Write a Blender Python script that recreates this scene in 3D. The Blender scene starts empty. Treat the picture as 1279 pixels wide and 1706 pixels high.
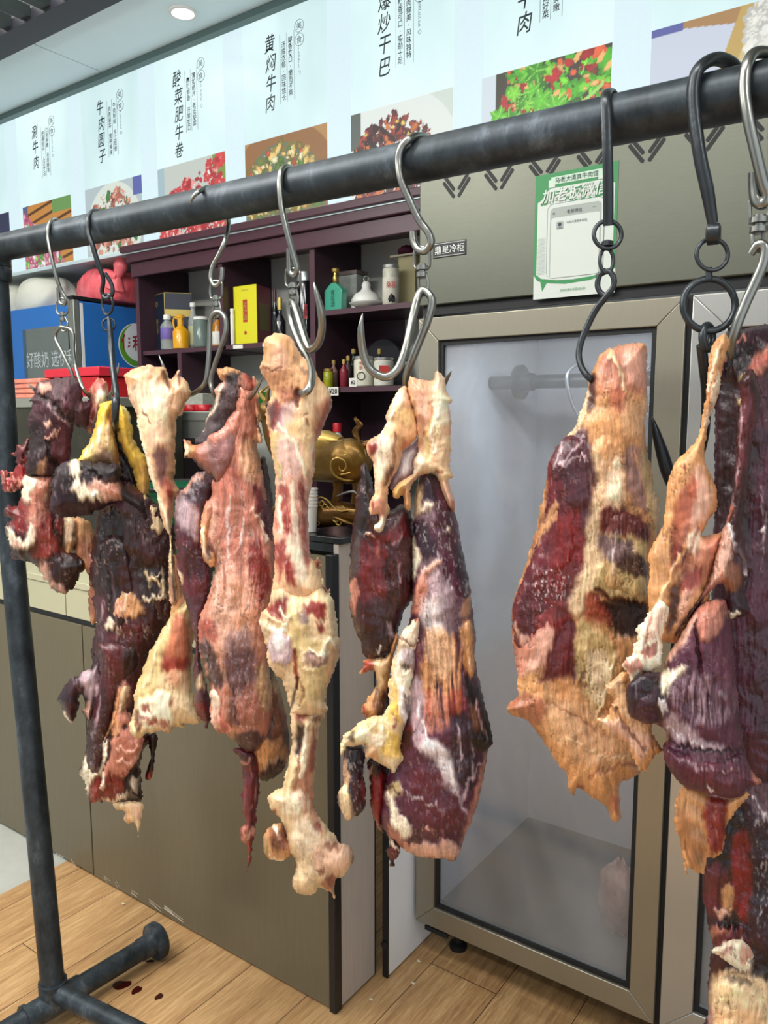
import bpy, bmesh, math, random
import numpy as np
from mathutils import Vector, Matrix

SC = bpy.context.scene
COL = SC.collection
# ------------------------------------------------------------------ camera
FPX = 1300.0
PSI = math.radians(35.4)
PIT = math.atan(158 / 1300)
CAMH = 1.5
cam_data = bpy.data.cameras.new('camera')
cam_data.sensor_fit = 'VERTICAL'
cam_data.sensor_height = 24.0
cam_data.lens = FPX / 1706 * 24.0
cam_data.clip_start = 0.02
cam = bpy.data.objects.new('camera', cam_data)
COL.objects.link(cam)
cam.location = (0, 0, CAMH)
cam.rotation_euler = (math.pi / 2 - PIT, 0, PSI)
SC.camera = cam
# ------------------------------------------------------------------ view
SC.view_settings.view_transform = 'Standard'
SC.view_settings.look = 'None'
SC.view_settings.gamma = 1.0
SC.view_settings.use_curve_mapping = False
SC.view_settings.exposure = 0.35
# ------------------------------------------------------------------ world: daylight coming in through the open shop front
world = bpy.data.worlds.new('daylight')
SC.world = world
world.use_nodes = True
wn = world.node_tree.nodes
wn['Background'].inputs[0].default_value = (0.86, 0.93, 1.0, 1)
wn['Background'].inputs[1].default_value = 0.62
_l = world.node_tree.links
_tc = wn.new('ShaderNodeTexCoord')
_sp = wn.new('ShaderNodeSeparateXYZ')
_mr = wn.new('ShaderNodeValToRGB')          # shaped for the light: bright to both sides, dark band dims header reflections
for _k, (_p, _v) in enumerate(((0.0, .8), (.24, .8), (.40, .22), (.52, .22), (.70, .95))):
    _e = _mr.color_ramp.elements[_k] if _k < 2 else _mr.color_ramp.elements.new(_p)
    _e.position = _p
    _e.color = (_v, _v, _v, 1)
_hf = wn.new('ShaderNodeMath')
_hf.operation = 'MULTIPLY_ADD'
_hf.inputs[1].default_value = .5
_hf.inputs[2].default_value = .5
_l.new(_tc.outputs['Generated'], _sp.inputs[0])
_l.new(_sp.outputs['X'], _hf.inputs[0])
_l.new(_hf.outputs[0], _mr.inputs[0])
_l.new(_mr.outputs[0], wn['Background'].inputs[1])


def area(name, loc, rot, sx, sy, power, col=(1, 1, 1), spread=180):
    d = bpy.data.lights.new(name, 'AREA')
    d.shape = 'RECTANGLE'
    d.size = sx
    d.size_y = sy
    d.energy = power
    d.color = col
    d.spread = math.radians(spread)
    o = bpy.data.objects.new(name, d)
    COL.objects.link(o)
    o.location = loc
    o.rotation_euler = rot
    return o


area('fill_panel', (-1.9, 0.25, 2.93), (0, 0, 0), 1.1, 0.28, 20, (1.0, 0.98, 0.94))  # unseen panel lights added overhead to light the rack and meat
area('fill_panel', (-0.5, 0.25, 2.93), (0, 0, 0), 1.1, 0.28, 20, (1.0, 0.98, 0.94))
for _x, _y in ((-2.8, .4), (-1.75, .2), (.9, .1)):      # unseen fill lights added to brighten the soffit and the meat
    _d = bpy.data.lights.new('fill_point', 'POINT')
    _d.energy = 17
    _d.shadow_soft_size = .06
    _d.color = (1.0, .97, .92)
    _o = bpy.data.objects.new('fill_point', _d)
    COL.objects.link(_o)
    _o.location = (_x, _y, 2.62)
area('fill_panel', (-1.2, -1.1, 2.93), (0, 0, 0), 1.1, 0.28, 32, (1.0, 0.98, 0.94))  # further added fill panels, out of view behind the camera
area('fill_panel', (-3.0, -0.6, 2.93), (0, 0, 0), 1.1, 0.28, 30, (1.0, 0.98, 0.94))

# ------------------------------------------------------------------ helpers: pixels of the photograph to points in the shop
RV = Vector((math.cos(PSI), math.sin(PSI), 0))
FH = Vector((-math.sin(PSI), math.cos(PSI), 0))
ZV = Vector((0, 0, 1))
FV = FH * math.cos(PIT) - ZV * math.sin(PIT)
UV = ZV * math.cos(PIT) + FH * math.sin(PIT)
CV = Vector((0, 0, CAMH))


def ray(x, y):
    return FV + RV * ((x - 639.5) / FPX) + UV * ((853 - y) / FPX)


def onY(x, y, Y):
    d = ray(x, y)
    return CV + d * (Y / d[1])


def onX(x, y, X):
    d = ray(x, y)
    return CV + d * (X / d[0])


def onZ(x, y, z):
    d = ray(x, y)
    return CV + d * ((z - CAMH) / d[2])


def lin(h):
    if not isinstance(h, str):
        return h
    v = [int(h[i:i + 2], 16) / 255 for i in (0, 2, 4)]
    return tuple(c / 12.92 if c <= .04045 else ((c + .055) / 1.055) ** 2.4 for c in v)


# ------------------------------------------------------------------ helpers: materials
def mat(name, color, rough=.5, metal=0.0, var=0.0, vscale=20.0, stretch=(1, 1, 1), bump=0.0, bscale=80.0,
        spec=.5, emit=0.0, ecol=None, coat=0.0, alpha=1.0, color2=None, trans=0.0, ior=1.45, contrast=1.0):
    m = bpy.data.materials.new(name)
    m.use_nodes = True
    nt = m.node_tree
    N, L = nt.nodes, nt.links
    b = N['Principled BSDF']
    c = tuple(lin(color)) + (1,)
    b.inputs['Base Color'].default_value = c
    b.inputs['Roughness'].default_value = rough
    b.inputs['Metallic'].default_value = metal
    b.inputs['Specular IOR Level'].default_value = spec
    b.inputs['Coat Weight'].default_value = coat
    b.inputs['IOR'].default_value = ior
    b.inputs['Transmission Weight'].default_value = trans
    b.inputs['Alpha'].default_value = alpha
    if emit:
        b.inputs['Emission Color'].default_value = tuple(lin(ecol or color)) + (1,)
        b.inputs['Emission Strength'].default_value = emit
    if var or bump:
        tc = N.new('ShaderNodeTexCoord')
        mp = N.new('ShaderNodeMapping')
        mp.inputs['Scale'].default_value = stretch
        L.new(tc.outputs['Object'], mp.inputs['Vector'])
    if var:
        nz = N.new('ShaderNodeTexNoise')
        nz.inputs['Scale'].default_value = vscale
        nz.inputs['Detail'].default_value = 6
        nz.inputs['Roughness'].default_value = .65
        L.new(mp.outputs[0], nz.inputs['Vector'])
        rp = N.new('ShaderNodeValToRGB')
        w = .28 / contrast
        rp.color_ramp.elements[0].position = .5 - w
        rp.color_ramp.elements[1].position = .5 + w
        if color2:
            c2 = tuple(lin(color2)) + (1,)
            rp.color_ramp.elements[0].color = c
            rp.color_ramp.elements[1].color = c2
        else:
            rp.color_ramp.elements[0].color = tuple(max(0, x * (1 - var)) for x in c[:3]) + (1,)
            rp.color_ramp.elements[1].color = tuple(min(1, x * (1 + var)) for x in c[:3]) + (1,)
        L.new(nz.outputs['Fac'], rp.inputs[0])
        L.new(rp.outputs[0], b.inputs['Base Color'])
    if bump:
        nb = N.new('ShaderNodeTexNoise')
        nb.inputs['Scale'].default_value = bscale
        nb.inputs['Detail'].default_value = 5
        L.new(mp.outputs[0], nb.inputs['Vector'])
        bp = N.new('ShaderNodeBump')
        bp.inputs['Strength'].default_value = bump
        bp.inputs['Distance'].default_value = .004
        L.new(nb.outputs['Fac'], bp.inputs['Height'])
        L.new(bp.outputs[0], b.inputs['Normal'])
    return m


# ------------------------------------------------------------------ helpers: meshes
class MB:
    def __init__(s):
        s.v = []
        s.f = []
        s.mi = []
        s.cur = 0

    def add(s, vs, fs):
        o = len(s.v)
        s.v += [tuple(p) for p in vs]
        s.f += [tuple(i + o for i in f) for f in fs]
        s.mi += [s.cur] * len(fs)
        return s

    def box(s, a, b):
        x0, y0, z0 = [min(p, q) for p, q in zip(a, b)]
        x1, y1, z1 = [max(p, q) for p, q in zip(a, b)]
        return s.add([(x0, y0, z0), (x1, y0, z0), (x1, y1, z0), (x0, y1, z0), (x0, y0, z1), (x1, y0, z1), (x1, y1, z1), (x0, y1, z1)],
                     [(0, 3, 2, 1), (4, 5, 6, 7), (0, 1, 5, 4), (1, 2, 6, 5), (2, 3, 7, 6), (3, 0, 4, 7)])

    def quad(s, *p):
        return s.add(p, [tuple(range(len(p)))])

    def tube(s, pts, r, n=12, closed=False, sub=5, flat=None, caps=True):
        P = [Vector(p) for p in pts]
        rr = list(r) if isinstance(r, (list, tuple)) else [r] * len(P)
        if sub > 1 and len(P) > 2:
            Q, RR = [], []
            m = len(P)
            for i in range(m if closed else m - 1):
                if closed:
                    a, b, c, d = P[(i - 1) % m], P[i], P[(i + 1) % m], P[(i + 2) % m]
                else:
                    a, b, c, d = P[max(i - 1, 0)], P[i], P[i + 1], P[min(i + 2, m - 1)]
                for k in range(sub):
                    t = k / sub
                    Q.append(.5 * ((2 * b) + (c - a) * t + (2 * a - 5 * b + 4 * c - d) * t * t + (3 * b - a - 3 * c + d) * t ** 3))
                    RR.append(rr[i] * (1 - t) + rr[(i + 1) % m] * t)
            if not closed:
                Q.append(P[-1])
                RR.append(rr[-1])
            P, rr = Q, RR
        m = len(P)
        vs, fs = [], []
        T = []
        for i in range(m):
            a = P[(i - 1) % m] if closed else P[max(i - 1, 0)]
            b = P[(i + 1) % m] if closed else P[min(i + 1, m - 1)]
            t = (b - a)
            T.append(t.normalized() if t.length > 1e-9 else Vector((0, 0, 1)))
        nrm = T[0].orthogonal().normalized()
        if flat:
            nrm = Vector(flat[0])
            nrm = (nrm - T[0] * nrm.dot(T[0])).normalized()
        frames = []
        for i in range(m):
            nrm = (nrm - T[i] * nrm.dot(T[i]))
            nrm = nrm.normalized() if nrm.length > 1e-9 else T[i].orthogonal().normalized()
            frames.append((nrm.copy(), T[i].cross(nrm)))
        tw = 0
        if closed:
            n0, b0 = frames[0]
            t = T[0]
            last = (frames[-1][0] - t * frames[-1][0].dot(t)).normalized()
            tw = math.atan2(last.dot(b0), last.dot(n0))
        fl = flat[1] if flat else 1.0
        for i in range(m):
            a, b = frames[i]
            for k in range(n):
                th = 2 * math.pi * k / n - (tw * i / m if closed else 0)
                vs.append(P[i] + (a * math.cos(th) * fl + b * math.sin(th)) * rr[i])
        for i in range(m if closed else m - 1):
            j = (i + 1) % m
            for k in range(n):
                l = (k + 1) % n
                fs.append((i * n + k, i * n + l, j * n + l, j * n + k))
        if not closed and caps:
            fs.append(tuple(range(n))[::-1])
            fs.append(tuple((m - 1) * n + k for k in range(n)))
        return s.add(vs, fs)

    def lathe(s, prof, base=(0, 0, 0), axis=(0, 0, 1), n=20, sx=1.0):
        ax = Vector(axis).normalized()
        a = ax.orthogonal().normalized() if abs(ax.z) < .99 else Vector((1, 0, 0))
        b = ax.cross(a)
        B = Vector(base)
        vs, fs = [], []
        for r, h in prof:
            for k in range(n):
                th = 2 * math.pi * k / n
                vs.append(B + ax * h + (a * math.cos(th) * sx + b * math.sin(th)) * max(r, 1e-5))
        for i in range(len(prof) - 1):
            for k in range(n):
                l = (k + 1) % n
                fs.append((i * n + k, i * n + l, (i + 1) * n + l, (i + 1) * n + k))
        fs.append(tuple(range(n))[::-1])
        fs.append(tuple((len(prof) - 1) * n + k for k in range(n)))
        return s.add(vs, fs)

    def torus(s, c, R, r, n1, n2=None, major=28, minor=10):
        a, b = Vector(n1).normalized(), Vector(n2).normalized()
        C = Vector(c)
        pts = [C + (a * math.cos(t) * (R if not isinstance(R, tuple) else R[0]) + b * math.sin(t) * (R if not isinstance(R, tuple) else R[1]))
               for t in [2 * math.pi * k / major for k in range(major)]]
        return s.tube(pts, r, minor, True, 1)

    def prism(s, pts, d):
        """closed outline of 3D points, pushed along vector d"""
        P = [Vector(p) for p in pts]
        d = Vector(d)
        n = len(P)
        return s.add(P + [p + d for p in P],
                     [tuple(range(n))[::-1], tuple(range(n, 2 * n))] + [(i, (i + 1) % n, n + (i + 1) % n, n + i) for i in range(n)])

    def sweep_ball(s, c, r, seg=16, rings=10, noise=0, seed=0):
        rx, ry, rz = r if isinstance(r, tuple) else (r, r, r)
        rnd = random.Random(seed)
        ph = [rnd.uniform(0, 6.28) for _ in range(9)]
        C = Vector(c)
        vs, fs = [], []
        for i in range(1, rings):
            for k in range(seg):
                u, v = math.pi * i / rings, 2 * math.pi * k / seg
                q = 1 + noise * (math.sin(3 * v + ph[0]) * math.sin(2 * u + ph[1]) + .6 * math.sin(5 * v + ph[2] + 3 * u) + .4 * math.sin(9 * v + ph[3]) * math.sin(7 * u + ph[4]))
                vs.append(C + Vector((rx * q * math.sin(u) * math.cos(v), ry * q * math.sin(u) * math.sin(v), rz * q * math.cos(u))))
        vs += [C + Vector((0, 0, rz)), C - Vector((0, 0, rz))]
        t, b = len(vs) - 2, len(vs) - 1
        for i in range(rings - 2):
            for k in range(seg):
                l = (k + 1) % seg
                fs.append((i * seg + k, (i + 1) * seg + k, (i + 1) * seg + l, i * seg + l))
        for k in range(seg):
            l = (k + 1) % seg
            fs.append((t, k, l))
            fs.append((b, (rings - 2) * seg + l, (rings - 2) * seg + k))
        return s.add(vs, fs)

    def build(s, name, m, parent=None, smooth=True, bevel=0.0, ang=40, kind=None):
        me = bpy.data.meshes.new(name)
        org = Vector((0, 0, 0))
        if parent is None and s.v:
            xs = [p[0] for p in s.v]
            ys = [p[1] for p in s.v]
            zs = [p[2] for p in s.v]
            org = Vector(((min(xs) + max(xs)) / 2, (min(ys) + max(ys)) / 2, min(zs)))
        elif parent is not None:
            org = wloc(parent)
        me.from_pydata([tuple(Vector(p) - org) for p in s.v], [], s.f)
        ms = m if isinstance(m, (list, tuple)) else [m]
        for q in ms:
            me.materials.append(q)
        if len(ms) > 1:
            me.polygons.foreach_set('material_index', s.mi)
        bm = bmesh.new()
        bm.from_mesh(me)
        bmesh.ops.recalc_face_normals(bm, faces=bm.faces)
        bm.to_mesh(me)
        bm.free()
        if smooth:
            me.polygons.foreach_set('use_smooth', [True] * len(me.polygons))
            me.set_sharp_from_angle(angle=math.radians(ang))
        o = bpy.data.objects.new(name, me)
        COL.objects.link(o)
        if parent is None:
            o.location = org
        else:
            o.parent = parent
        if bevel:
            md = o.modifiers.new('bevel', 'BEVEL')
            md.width = bevel
            md.segments = 2
            md.limit_method = 'ANGLE'
        if kind:
            o['kind'] = kind
        return o


def wloc(o):
    p = Vector((0, 0, 0))
    while o is not None:
        p = p + Vector(o.location)
        o = o.parent
    return p


def thing(name, loc, label, cat, group=None):
    o = bpy.data.objects.new(name, None)
    o.empty_display_size = .05
    COL.objects.link(o)
    o.location = loc
    return tag(o, label, cat, group)


def tag(o, label=None, cat=None, group=None, kind=None):
    if label:
        o['label'] = label
    if cat:
        o['category'] = cat
    if group:
        o['group'] = group
    if kind:
        o['kind'] = kind
    return o


def B(name, a, b, m, parent=None, bevel=0.0, kind=None):
    return MB().box(a, b).build(name, m, parent, smooth=bool(bevel), bevel=bevel, kind=kind)


def text(name, body, size, center, right, up, m, parent, sx=1.0, shear=0.0, thick=.0006, bold=0.0, kind=None):
    """lettering set on a surface; centre, reading direction and up direction in the shop"""
    c = bpy.data.curves.new(name, 'FONT')
    c.body = body
    c.size = 1.0
    c.align_x = 'CENTER'
    c.align_y = 'CENTER'
    c.space_line = 0.98
    c.shear = shear
    c.offset = bold
    c.resolution_u = 2
    o = bpy.data.objects.new(name, c)
    COL.objects.link(o)
    bpy.context.view_layer.update()
    me = bpy.data.meshes.new_from_object(o.evaluated_get(bpy.context.evaluated_depsgraph_get()))
    bpy.data.objects.remove(o)
    bpy.data.curves.remove(c)
    r, u = Vector(right).normalized(), Vector(up).normalized()
    nrm = r.cross(u)
    xs = [v.co.x for v in me.vertices]
    ys = [v.co.y for v in me.vertices]
    if not xs:
        return None
    mx, my = (min(xs) + max(xs)) / 2, (min(ys) + max(ys)) / 2
    C0 = Vector(center) - (wloc(parent) if parent else Vector((0, 0, 0)))
    for v in me.vertices:
        v.co = C0 + r * ((v.co.x - mx) * size * sx) + u * ((v.co.y - my) * size) + nrm * thick
    me.materials.append(m)
    me.name = name
    t = bpy.data.objects.new(name, me)
    COL.objects.link(t)
    if parent:
        t.parent = parent
    if kind:
        t['kind'] = kind
    return t


# ------------------------------------------------------------------ helpers: noise on arrays
def _hash(ix, iy, seed):
    h = (ix.astype(np.int64) * 374761393 + iy.astype(np.int64) * 668265263 + seed * 1442695041) & 0xFFFFFFFF
    h = ((h ^ (h >> 13)) * 1274126177) & 0xFFFFFFFF
    h = (h ^ (h >> 16)) & 0xFFFFFFFF
    return h / 4294967295.0


def vnoise(x, y, seed=0):
    ix, iy = np.floor(x), np.floor(y)
    fx, fy = x - ix, y - iy
    fx, fy = fx * fx * (3 - 2 * fx), fy * fy * (3 - 2 * fy)
    a, b = _hash(ix, iy, seed), _hash(ix + 1, iy, seed)
    c, d = _hash(ix, iy + 1, seed), _hash(ix + 1, iy + 1, seed)
    return ((a * (1 - fx) + b * fx) * (1 - fy) + (c * (1 - fx) + d * fx) * fy) * 2 - 1


def fbm(x, y, seed=0, o=4):
    t, a, s = 0, 1.0, 0
    for k in range(o):
        c_, s_ = math.cos(.6 + 1.1 * k), math.sin(.6 + 1.1 * k)
        t = t + a * vnoise((x * c_ - y * s_) * 2 ** k + 17.3 * k, (x * s_ + y * c_) * 2 ** k - 9.1 * k, seed + k * 7)
        s += a
        a *= .55
    return t / s * 1.6


def segdist(px, py, pts, closed):
    d2 = np.full(px.shape, 1e18)
    n = len(pts)
    for i in range(n if closed else n - 1):
        x0, y0 = pts[i]
        x1, y1 = pts[(i + 1) % n]
        dx, dy = x1 - x0, y1 - y0
        q = dx * dx + dy * dy + 1e-9
        t = np.clip(((px - x0) * dx + (py - y0) * dy) / q, 0, 1)
        e = (px - x0 - t * dx) ** 2 + (py - y0 - t * dy) ** 2
        np.minimum(d2, e, out=d2)
    return np.sqrt(d2)


def inpoly(px, py, pts):
    r = np.zeros(px.shape, bool)
    n = len(pts)
    for i in range(n):
        x0, y0 = pts[i]
        x1, y1 = pts[(i + 1) % n]
        if y0 == y1:
            continue
        c = ((y0 > py) != (y1 > py)) & (px < (x1 - x0) * (py - y0) / (y1 - y0) + x0)
        r ^= c
    return r


def crom(P, sub=4, closed=True):
    n = len(P)
    out = []
    for i in range(n if closed else n - 1):
        if closed:
            a, b, c, d = P[i - 1], P[i], P[(i + 1) % n], P[(i + 2) % n]
        else:
            a, b, c, d = P[max(i - 1, 0)], P[i], P[i + 1], P[min(i + 2, n - 1)]
        for k in range(sub):
            t = k / sub
            out.append(tuple(.5 * (2 * b[j] + (c[j] - a[j]) * t + (2 * a[j] - 5 * b[j] + 4 * c[j] - d[j]) * t * t + (3 * b[j] - a[j] - 3 * c[j] + d[j]) * t ** 3) for j in (0, 1)))
    if not closed:
        out.append(P[-1])
    return out

# ================================================================== the shop itself
YC, YL, YS, YB = 1.405, 2.29, 2.32, 2.62      # counter front, light box, cabinet front, back wall


def wood_floor():
    m = bpy.data.materials.new('wood_planks')
    m.use_nodes = True
    N, L = m.node_tree.nodes, m.node_tree.links
    b = N['Principled BSDF']
    tc = N.new('ShaderNodeTexCoord')
    mp = N.new('ShaderNodeMapping')
    mp.inputs['Rotation'].default_value = (0, 0, math.pi / 2)
    mp.inputs['Location'].default_value = (.42, .085, 0)
    L.new(tc.outputs['Object'], mp.inputs[0])
    br = N.new('ShaderNodeTexBrick')
    br.inputs['Scale'].default_value = 1
    br.inputs['Brick Width'].default_value = 1.22
    br.inputs['Row Height'].default_value = .2
    br.inputs['Mortar Size'].default_value = .0012
    br.inputs['Mortar Smooth'].default_value = 0
    br.inputs['Color1'].default_value = (0, 0, 0, 1)
    br.inputs['Color2'].default_value = (1, 1, 1, 1)
    br.inputs['Mortar'].default_value = (.5, .5, .5, 1)
    L.new(mp.outputs[0], br.inputs['Vector'])
    # grain: stretched noise, shifted per plank
    vm = N.new('ShaderNodeVectorMath')
    vm.operation = 'MULTIPLY'
    vm.inputs[1].default_value = (22, 1.6, 1)
    L.new(tc.outputs['Object'], vm.inputs[0])
    va = N.new('ShaderNodeVectorMath')
    va.operation = 'ADD'
    L.new(vm.outputs[0], va.inputs[0])
    sc = N.new('ShaderNodeVectorMath')
    sc.operation = 'SCALE'
    sc.inputs['Scale'].default_value = 7
    L.new(br.outputs['Color'], sc.inputs[0])
    L.new(sc.outputs[0], va.inputs[1])
    n1 = N.new('ShaderNodeTexNoise')
    n1.inputs['Scale'].default_value = 1.0
    n1.inputs['Detail'].default_value = 8
    n1.inputs['Roughness'].default_value = .7
    n1.inputs['Distortion'].default_value = .6
    L.new(va.outputs[0], n1.inputs['Vector'])
    n2 = N.new('ShaderNodeTexNoise')
    n2.inputs['Scale'].default_value = 7
    n2.inputs['Detail'].default_value = 6
    n2.inputs['Roughness'].default_value = .8
    L.new(va.outputs[0], n2.inputs['Vector'])
    mx = N.new('ShaderNodeMath')
    mx.operation = 'MULTIPLY_ADD'
    mx.inputs[1].default_value = .55
    L.new(n2.outputs['Fac'], mx.inputs[0])
    ad = N.new('ShaderNodeMath')
    ad.operation = 'MULTIPLY'
    ad.inputs[1].default_value = .5
    L.new(n1.outputs['Fac'], ad.inputs[0])
    L.new(ad.outputs[0], mx.inputs[2])
    rp = N.new('ShaderNodeValToRGB')
    e = rp.color_ramp.elements
    e[0].position, e[0].color = .36, lin('866544') + (1,)
    e[1].position, e[1].color = .64, lin('cca878') + (1,)
    x = e.new(.5)
    x.color = lin('ae875a') + (1,)
    L.new(mx.outputs[0], rp.inputs[0])
    mm = N.new('ShaderNodeMixRGB')
    mm.inputs[2].default_value = lin('4a3320') + (1,)
    L.new(br.outputs['Fac'], mm.inputs[0])
    L.new(rp.outputs[0], mm.inputs[1])
    L.new(mm.outputs[0], b.inputs['Base Color'])
    b.inputs['Roughness'].default_value = .42
    bp = N.new('ShaderNodeBump')
    bp.inputs['Strength'].default_value = .15
    bp.inputs['Distance'].default_value = .002
    L.new(mx.outputs[0], bp.inputs['Height'])
    L.new(bp.outputs[0], b.inputs['Normal'])
    return m


m_floor = wood_floor()
m_tile = mat('grey_stone_tile', 'b4b6ae', .35, var=.12, vscale=9, bump=.05)
m_wall = mat('painted_wall', 'c0c2ba', .75, var=.04, vscale=4)
m_ceil = mat('white_ceiling_panel', 'd8eaf0', .5, var=.02, vscale=3)
m_trim = mat('dark_grey_trim', '2e2e37', .5)
m_slat = mat('dark_slat', '2c3636', .5)
m_plenum = mat('white_plenum', 'e4e4de', .8)

B('floor', (-2.325, -2.5, -.04), (1.6, 2.62, 0), m_floor, kind='structure')
B('floor_tile', (-6, -2.5, -.04), (-2.3255, 2.62, 0), m_tile, kind='structure')
B('wall_back', (-6, YB, 0), (1.6, YB + .1, 3.6), m_wall, kind='structure')
B('wall_left', (-6.1, -2.5, 0), (-6, YB, 3.6), m_wall, kind='structure')
B('wall_right', (1.6, 1.0, 0), (1.7, YB, 3.6), m_wall, kind='structure')
# soffit over the counter with its panel joints, and the dark beam along its front edge
for i, (a, b) in enumerate([(-6, -3.134), (-3.127, -.9), (-.893, 1.6)]):
    B('ceiling' if i == 0 else 'ceiling_panel', (a, 1.912, 3.012), (b, YB, 3.03), m_ceil, kind='structure')
B('ceiling_backing', (-6, 1.912, 3.031), (1.6, YB, 3.06), m_slat, kind='structure')
B('trim_1', (-6, 1.795, 2.99), (1.6, 1.9095, 3.03), m_trim, kind='structure')
B('trim_2', (-6, 1.902, 3.0), (1.6, 1.9115, 3.02), mat('pale_edge', 'b8b4b4', .3, .6), kind='structure')
B('trim_3', (-6, 2.255, 2.985), (1.6, 2.288, 3.0115), mat('grey_green_edge', '566a68', .4, .3), kind='structure')
area('plenum_fill', (-3.0, .9, 3.14), (math.pi, 0, 0), 3.4, 1.2, 90)  # unseen uplight added to brighten the ceiling above the slats
B('ceiling_upper', (-6, -2.5, 3.5), (1.6, 2.62, 3.55), m_plenum, kind='structure')
sl = MB()
for i in range(58):
    x = -5.95 + i * .13
    sl.box((x, -2.5, 3.0), (x + .05, 1.794, 3.04))
tag(sl.build('ceiling_slats', m_slat, smooth=False), kind='structure')

# ceiling lamps
m_lamp = mat('lamp_glow', 'ffffff', .5, emit=6, ecol='fff6e4')
m_white_plastic = mat('white_plastic', 'dcdcd8', .4)


def downlight(p):
    t = thing('ceiling_downlight', p, 'small round recessed spotlight glowing in the pale ceiling panel', 'ceiling light')
    MB().lathe([(.052, 0), (.052, -.006), (.042, -.008), (.04, 0)], p, n=28).build('rim', m_white_plastic, t)
    MB().lathe([(.039, -.002), (.039, -.004), (.0, -.005)], p, n=28).build('lens', m_lamp, t)
    d = bpy.data.lights.new('spot', 'SPOT')
    d.energy = 3
    d.spot_size = 2.0
    d.shadow_soft_size = .04
    o = bpy.data.objects.new('spot', d)
    COL.objects.link(o)
    o.location = (p[0], p[1], p[2] - .03)


downlight((-2.433, 2.12, 3.012))

# ================================================================== menu light box
def lightbox_mat():
    m = bpy.data.materials.new('backlit_film')
    m.use_nodes = True
    N, L = m.node_tree.nodes, m.node_tree.links
    b = N['Principled BSDF']
    tc = N.new('ShaderNodeTexCoord')
    nz = N.new('ShaderNodeTexNoise')
    nz.inputs['Scale'].default_value = 2.2
    nz.inputs['Detail'].default_value = 3
    mp = N.new('ShaderNodeMapping')
    mp.inputs['Scale'].default_value = (1.4, 1, .7)
    L.new(tc.outputs['Object'], mp.inputs[0])
    L.new(mp.outputs[0], nz.inputs['Vector'])
    rp = N.new('ShaderNodeValToRGB')
    rp.color_ramp.elements[0].position = .3
    rp.color_ramp.elements[0].color = lin('c9e4e6') + (1,)
    rp.color_ramp.elements[1].position = .72
    rp.color_ramp.elements[1].color = lin('e4fbfb') + (1,)
    L.new(nz.outputs['Fac'], rp.inputs[0])
    b.inputs['Base Color'].default_value = (.05, .055, .055, 1)
    L.new(rp.outputs[0], b.inputs['Emission Color'])
    b.inputs['Emission Strength'].default_value = .8
    b.inputs['Roughness'].default_value = .4
    return m


m_film = lightbox_mat()
m_film2 = mat('backlit_grey_stripe', '3c4244', .4, emit=.8, ecol='d6ecf2', var=.3, vscale=60)
m_ink = mat('dark_grey_ink', '3a4446', .7)
m_ink2 = mat('soft_grey_ink', '6d7c80', .7)
lb = thing('menu_light_box', (-1.9, 2.45, 2.235), 'long glowing white menu light box with dish photos running above the cabinet', 'sign')
MB().box((-4.6, YL + .006, 2.237), (1.2, YB - .002, 3.01)).build('housing', mat('light_box_housing', 'b9c2c4', .5), lb, smooth=False)
MB().box((-4.6, YL, 2.235), (1.2, YL + .005, 3.01)).build('backlit_face', m_film, lb, smooth=False)
m_frame = mat('light_box_frame', 'd3e6ea', .3, .2)
MB().box((-4.6, YL - .006, 2.228), (1.2, YL - .0005, 2.243)).build('bottom_frame', m_frame, lb, smooth=False)

RX, UX = (1, 0, 0), (0, 0, 1)
RE = [-4.0, -3.455, -2.926, -2.403, -1.877, -1.354, -.835, -.31]      # right edges of the dish photos
HEAD = ['', '涮牛肉', '牛肉圆子', '酸菜肥牛卷', '黄焖牛肉', '爆炒干巴', '小炒牛肉', '']
SUBS = [None, ('口感鲜嫩，汤底醇香', '肥瘦相间，入口难忘'), ('牛肉新鲜，手工现做', '肉质紧实，营养美味'), ('薄如纸片，老坛酸菜', '麻辣鲜香，开胃爽口'),
        ('醇香爽口，嫩而不柴', '汤底浓郁，回味悠长'), ('牛肉鲜美，风味独特', '辣香可口，嚼劲十足'), ('青椒爽脆，牛肉鲜嫩', '家常风味，下饭好菜'), None]


def vert(s):
    return '\n'.join('·' if c == '，' else c for c in s)


FOOD = {  # ground colour, then (colour, count, size) dabs, then feature polygons
    0: ('2a3050', [('d8902c', 30, .05), ('402010', 20, .08)], 'flat'),
    1: ('c98a3c', [('e09a3a', 12, .12), ('c86a28', 14, .08)], 'grill'),
    2: ('b9c8cc', [('b06a58', 60, .06), ('dc9c86', 60, .035), ('8c4438', 40, .02), ('3c7a38', 14, .05)], 'ring'),
    3: ('c8d0c8', [('d23c40', 90, .065), ('f0a8a0', 70, .03), ('b8202c', 60, .035), ('f8e4dc', 40, .02)], 'heap'),
    4: ('b88c54', [('8a7a3a', 40, .05), ('e2c070', 40, .045), ('5c7a34', 26, .04), ('c05034', 16, .025), ('f0e2b0', 24, .03)], 'pot'),
    5: ('d6e2d8', [('5c2426', 90, .055), ('a03a2c', 80, .035), ('d87a3a', 24, .04), ('e8c860', 24, .02), ('2c1416', 60, .035)], 'dish'),
    6: ('3c3a2c', [('4cb020', 70, .06), ('7ee034', 50, .035), ('e06438', 45, .05), ('f0b870', 40, .03), ('b01c24', 26, .05), ('2c5c14', 30, .03)], 'full'),
    7: ('cfd8e8', [('f4f4ec', 40, .08), ('ecece2', 30, .05)], 'tofu'),
}


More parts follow.
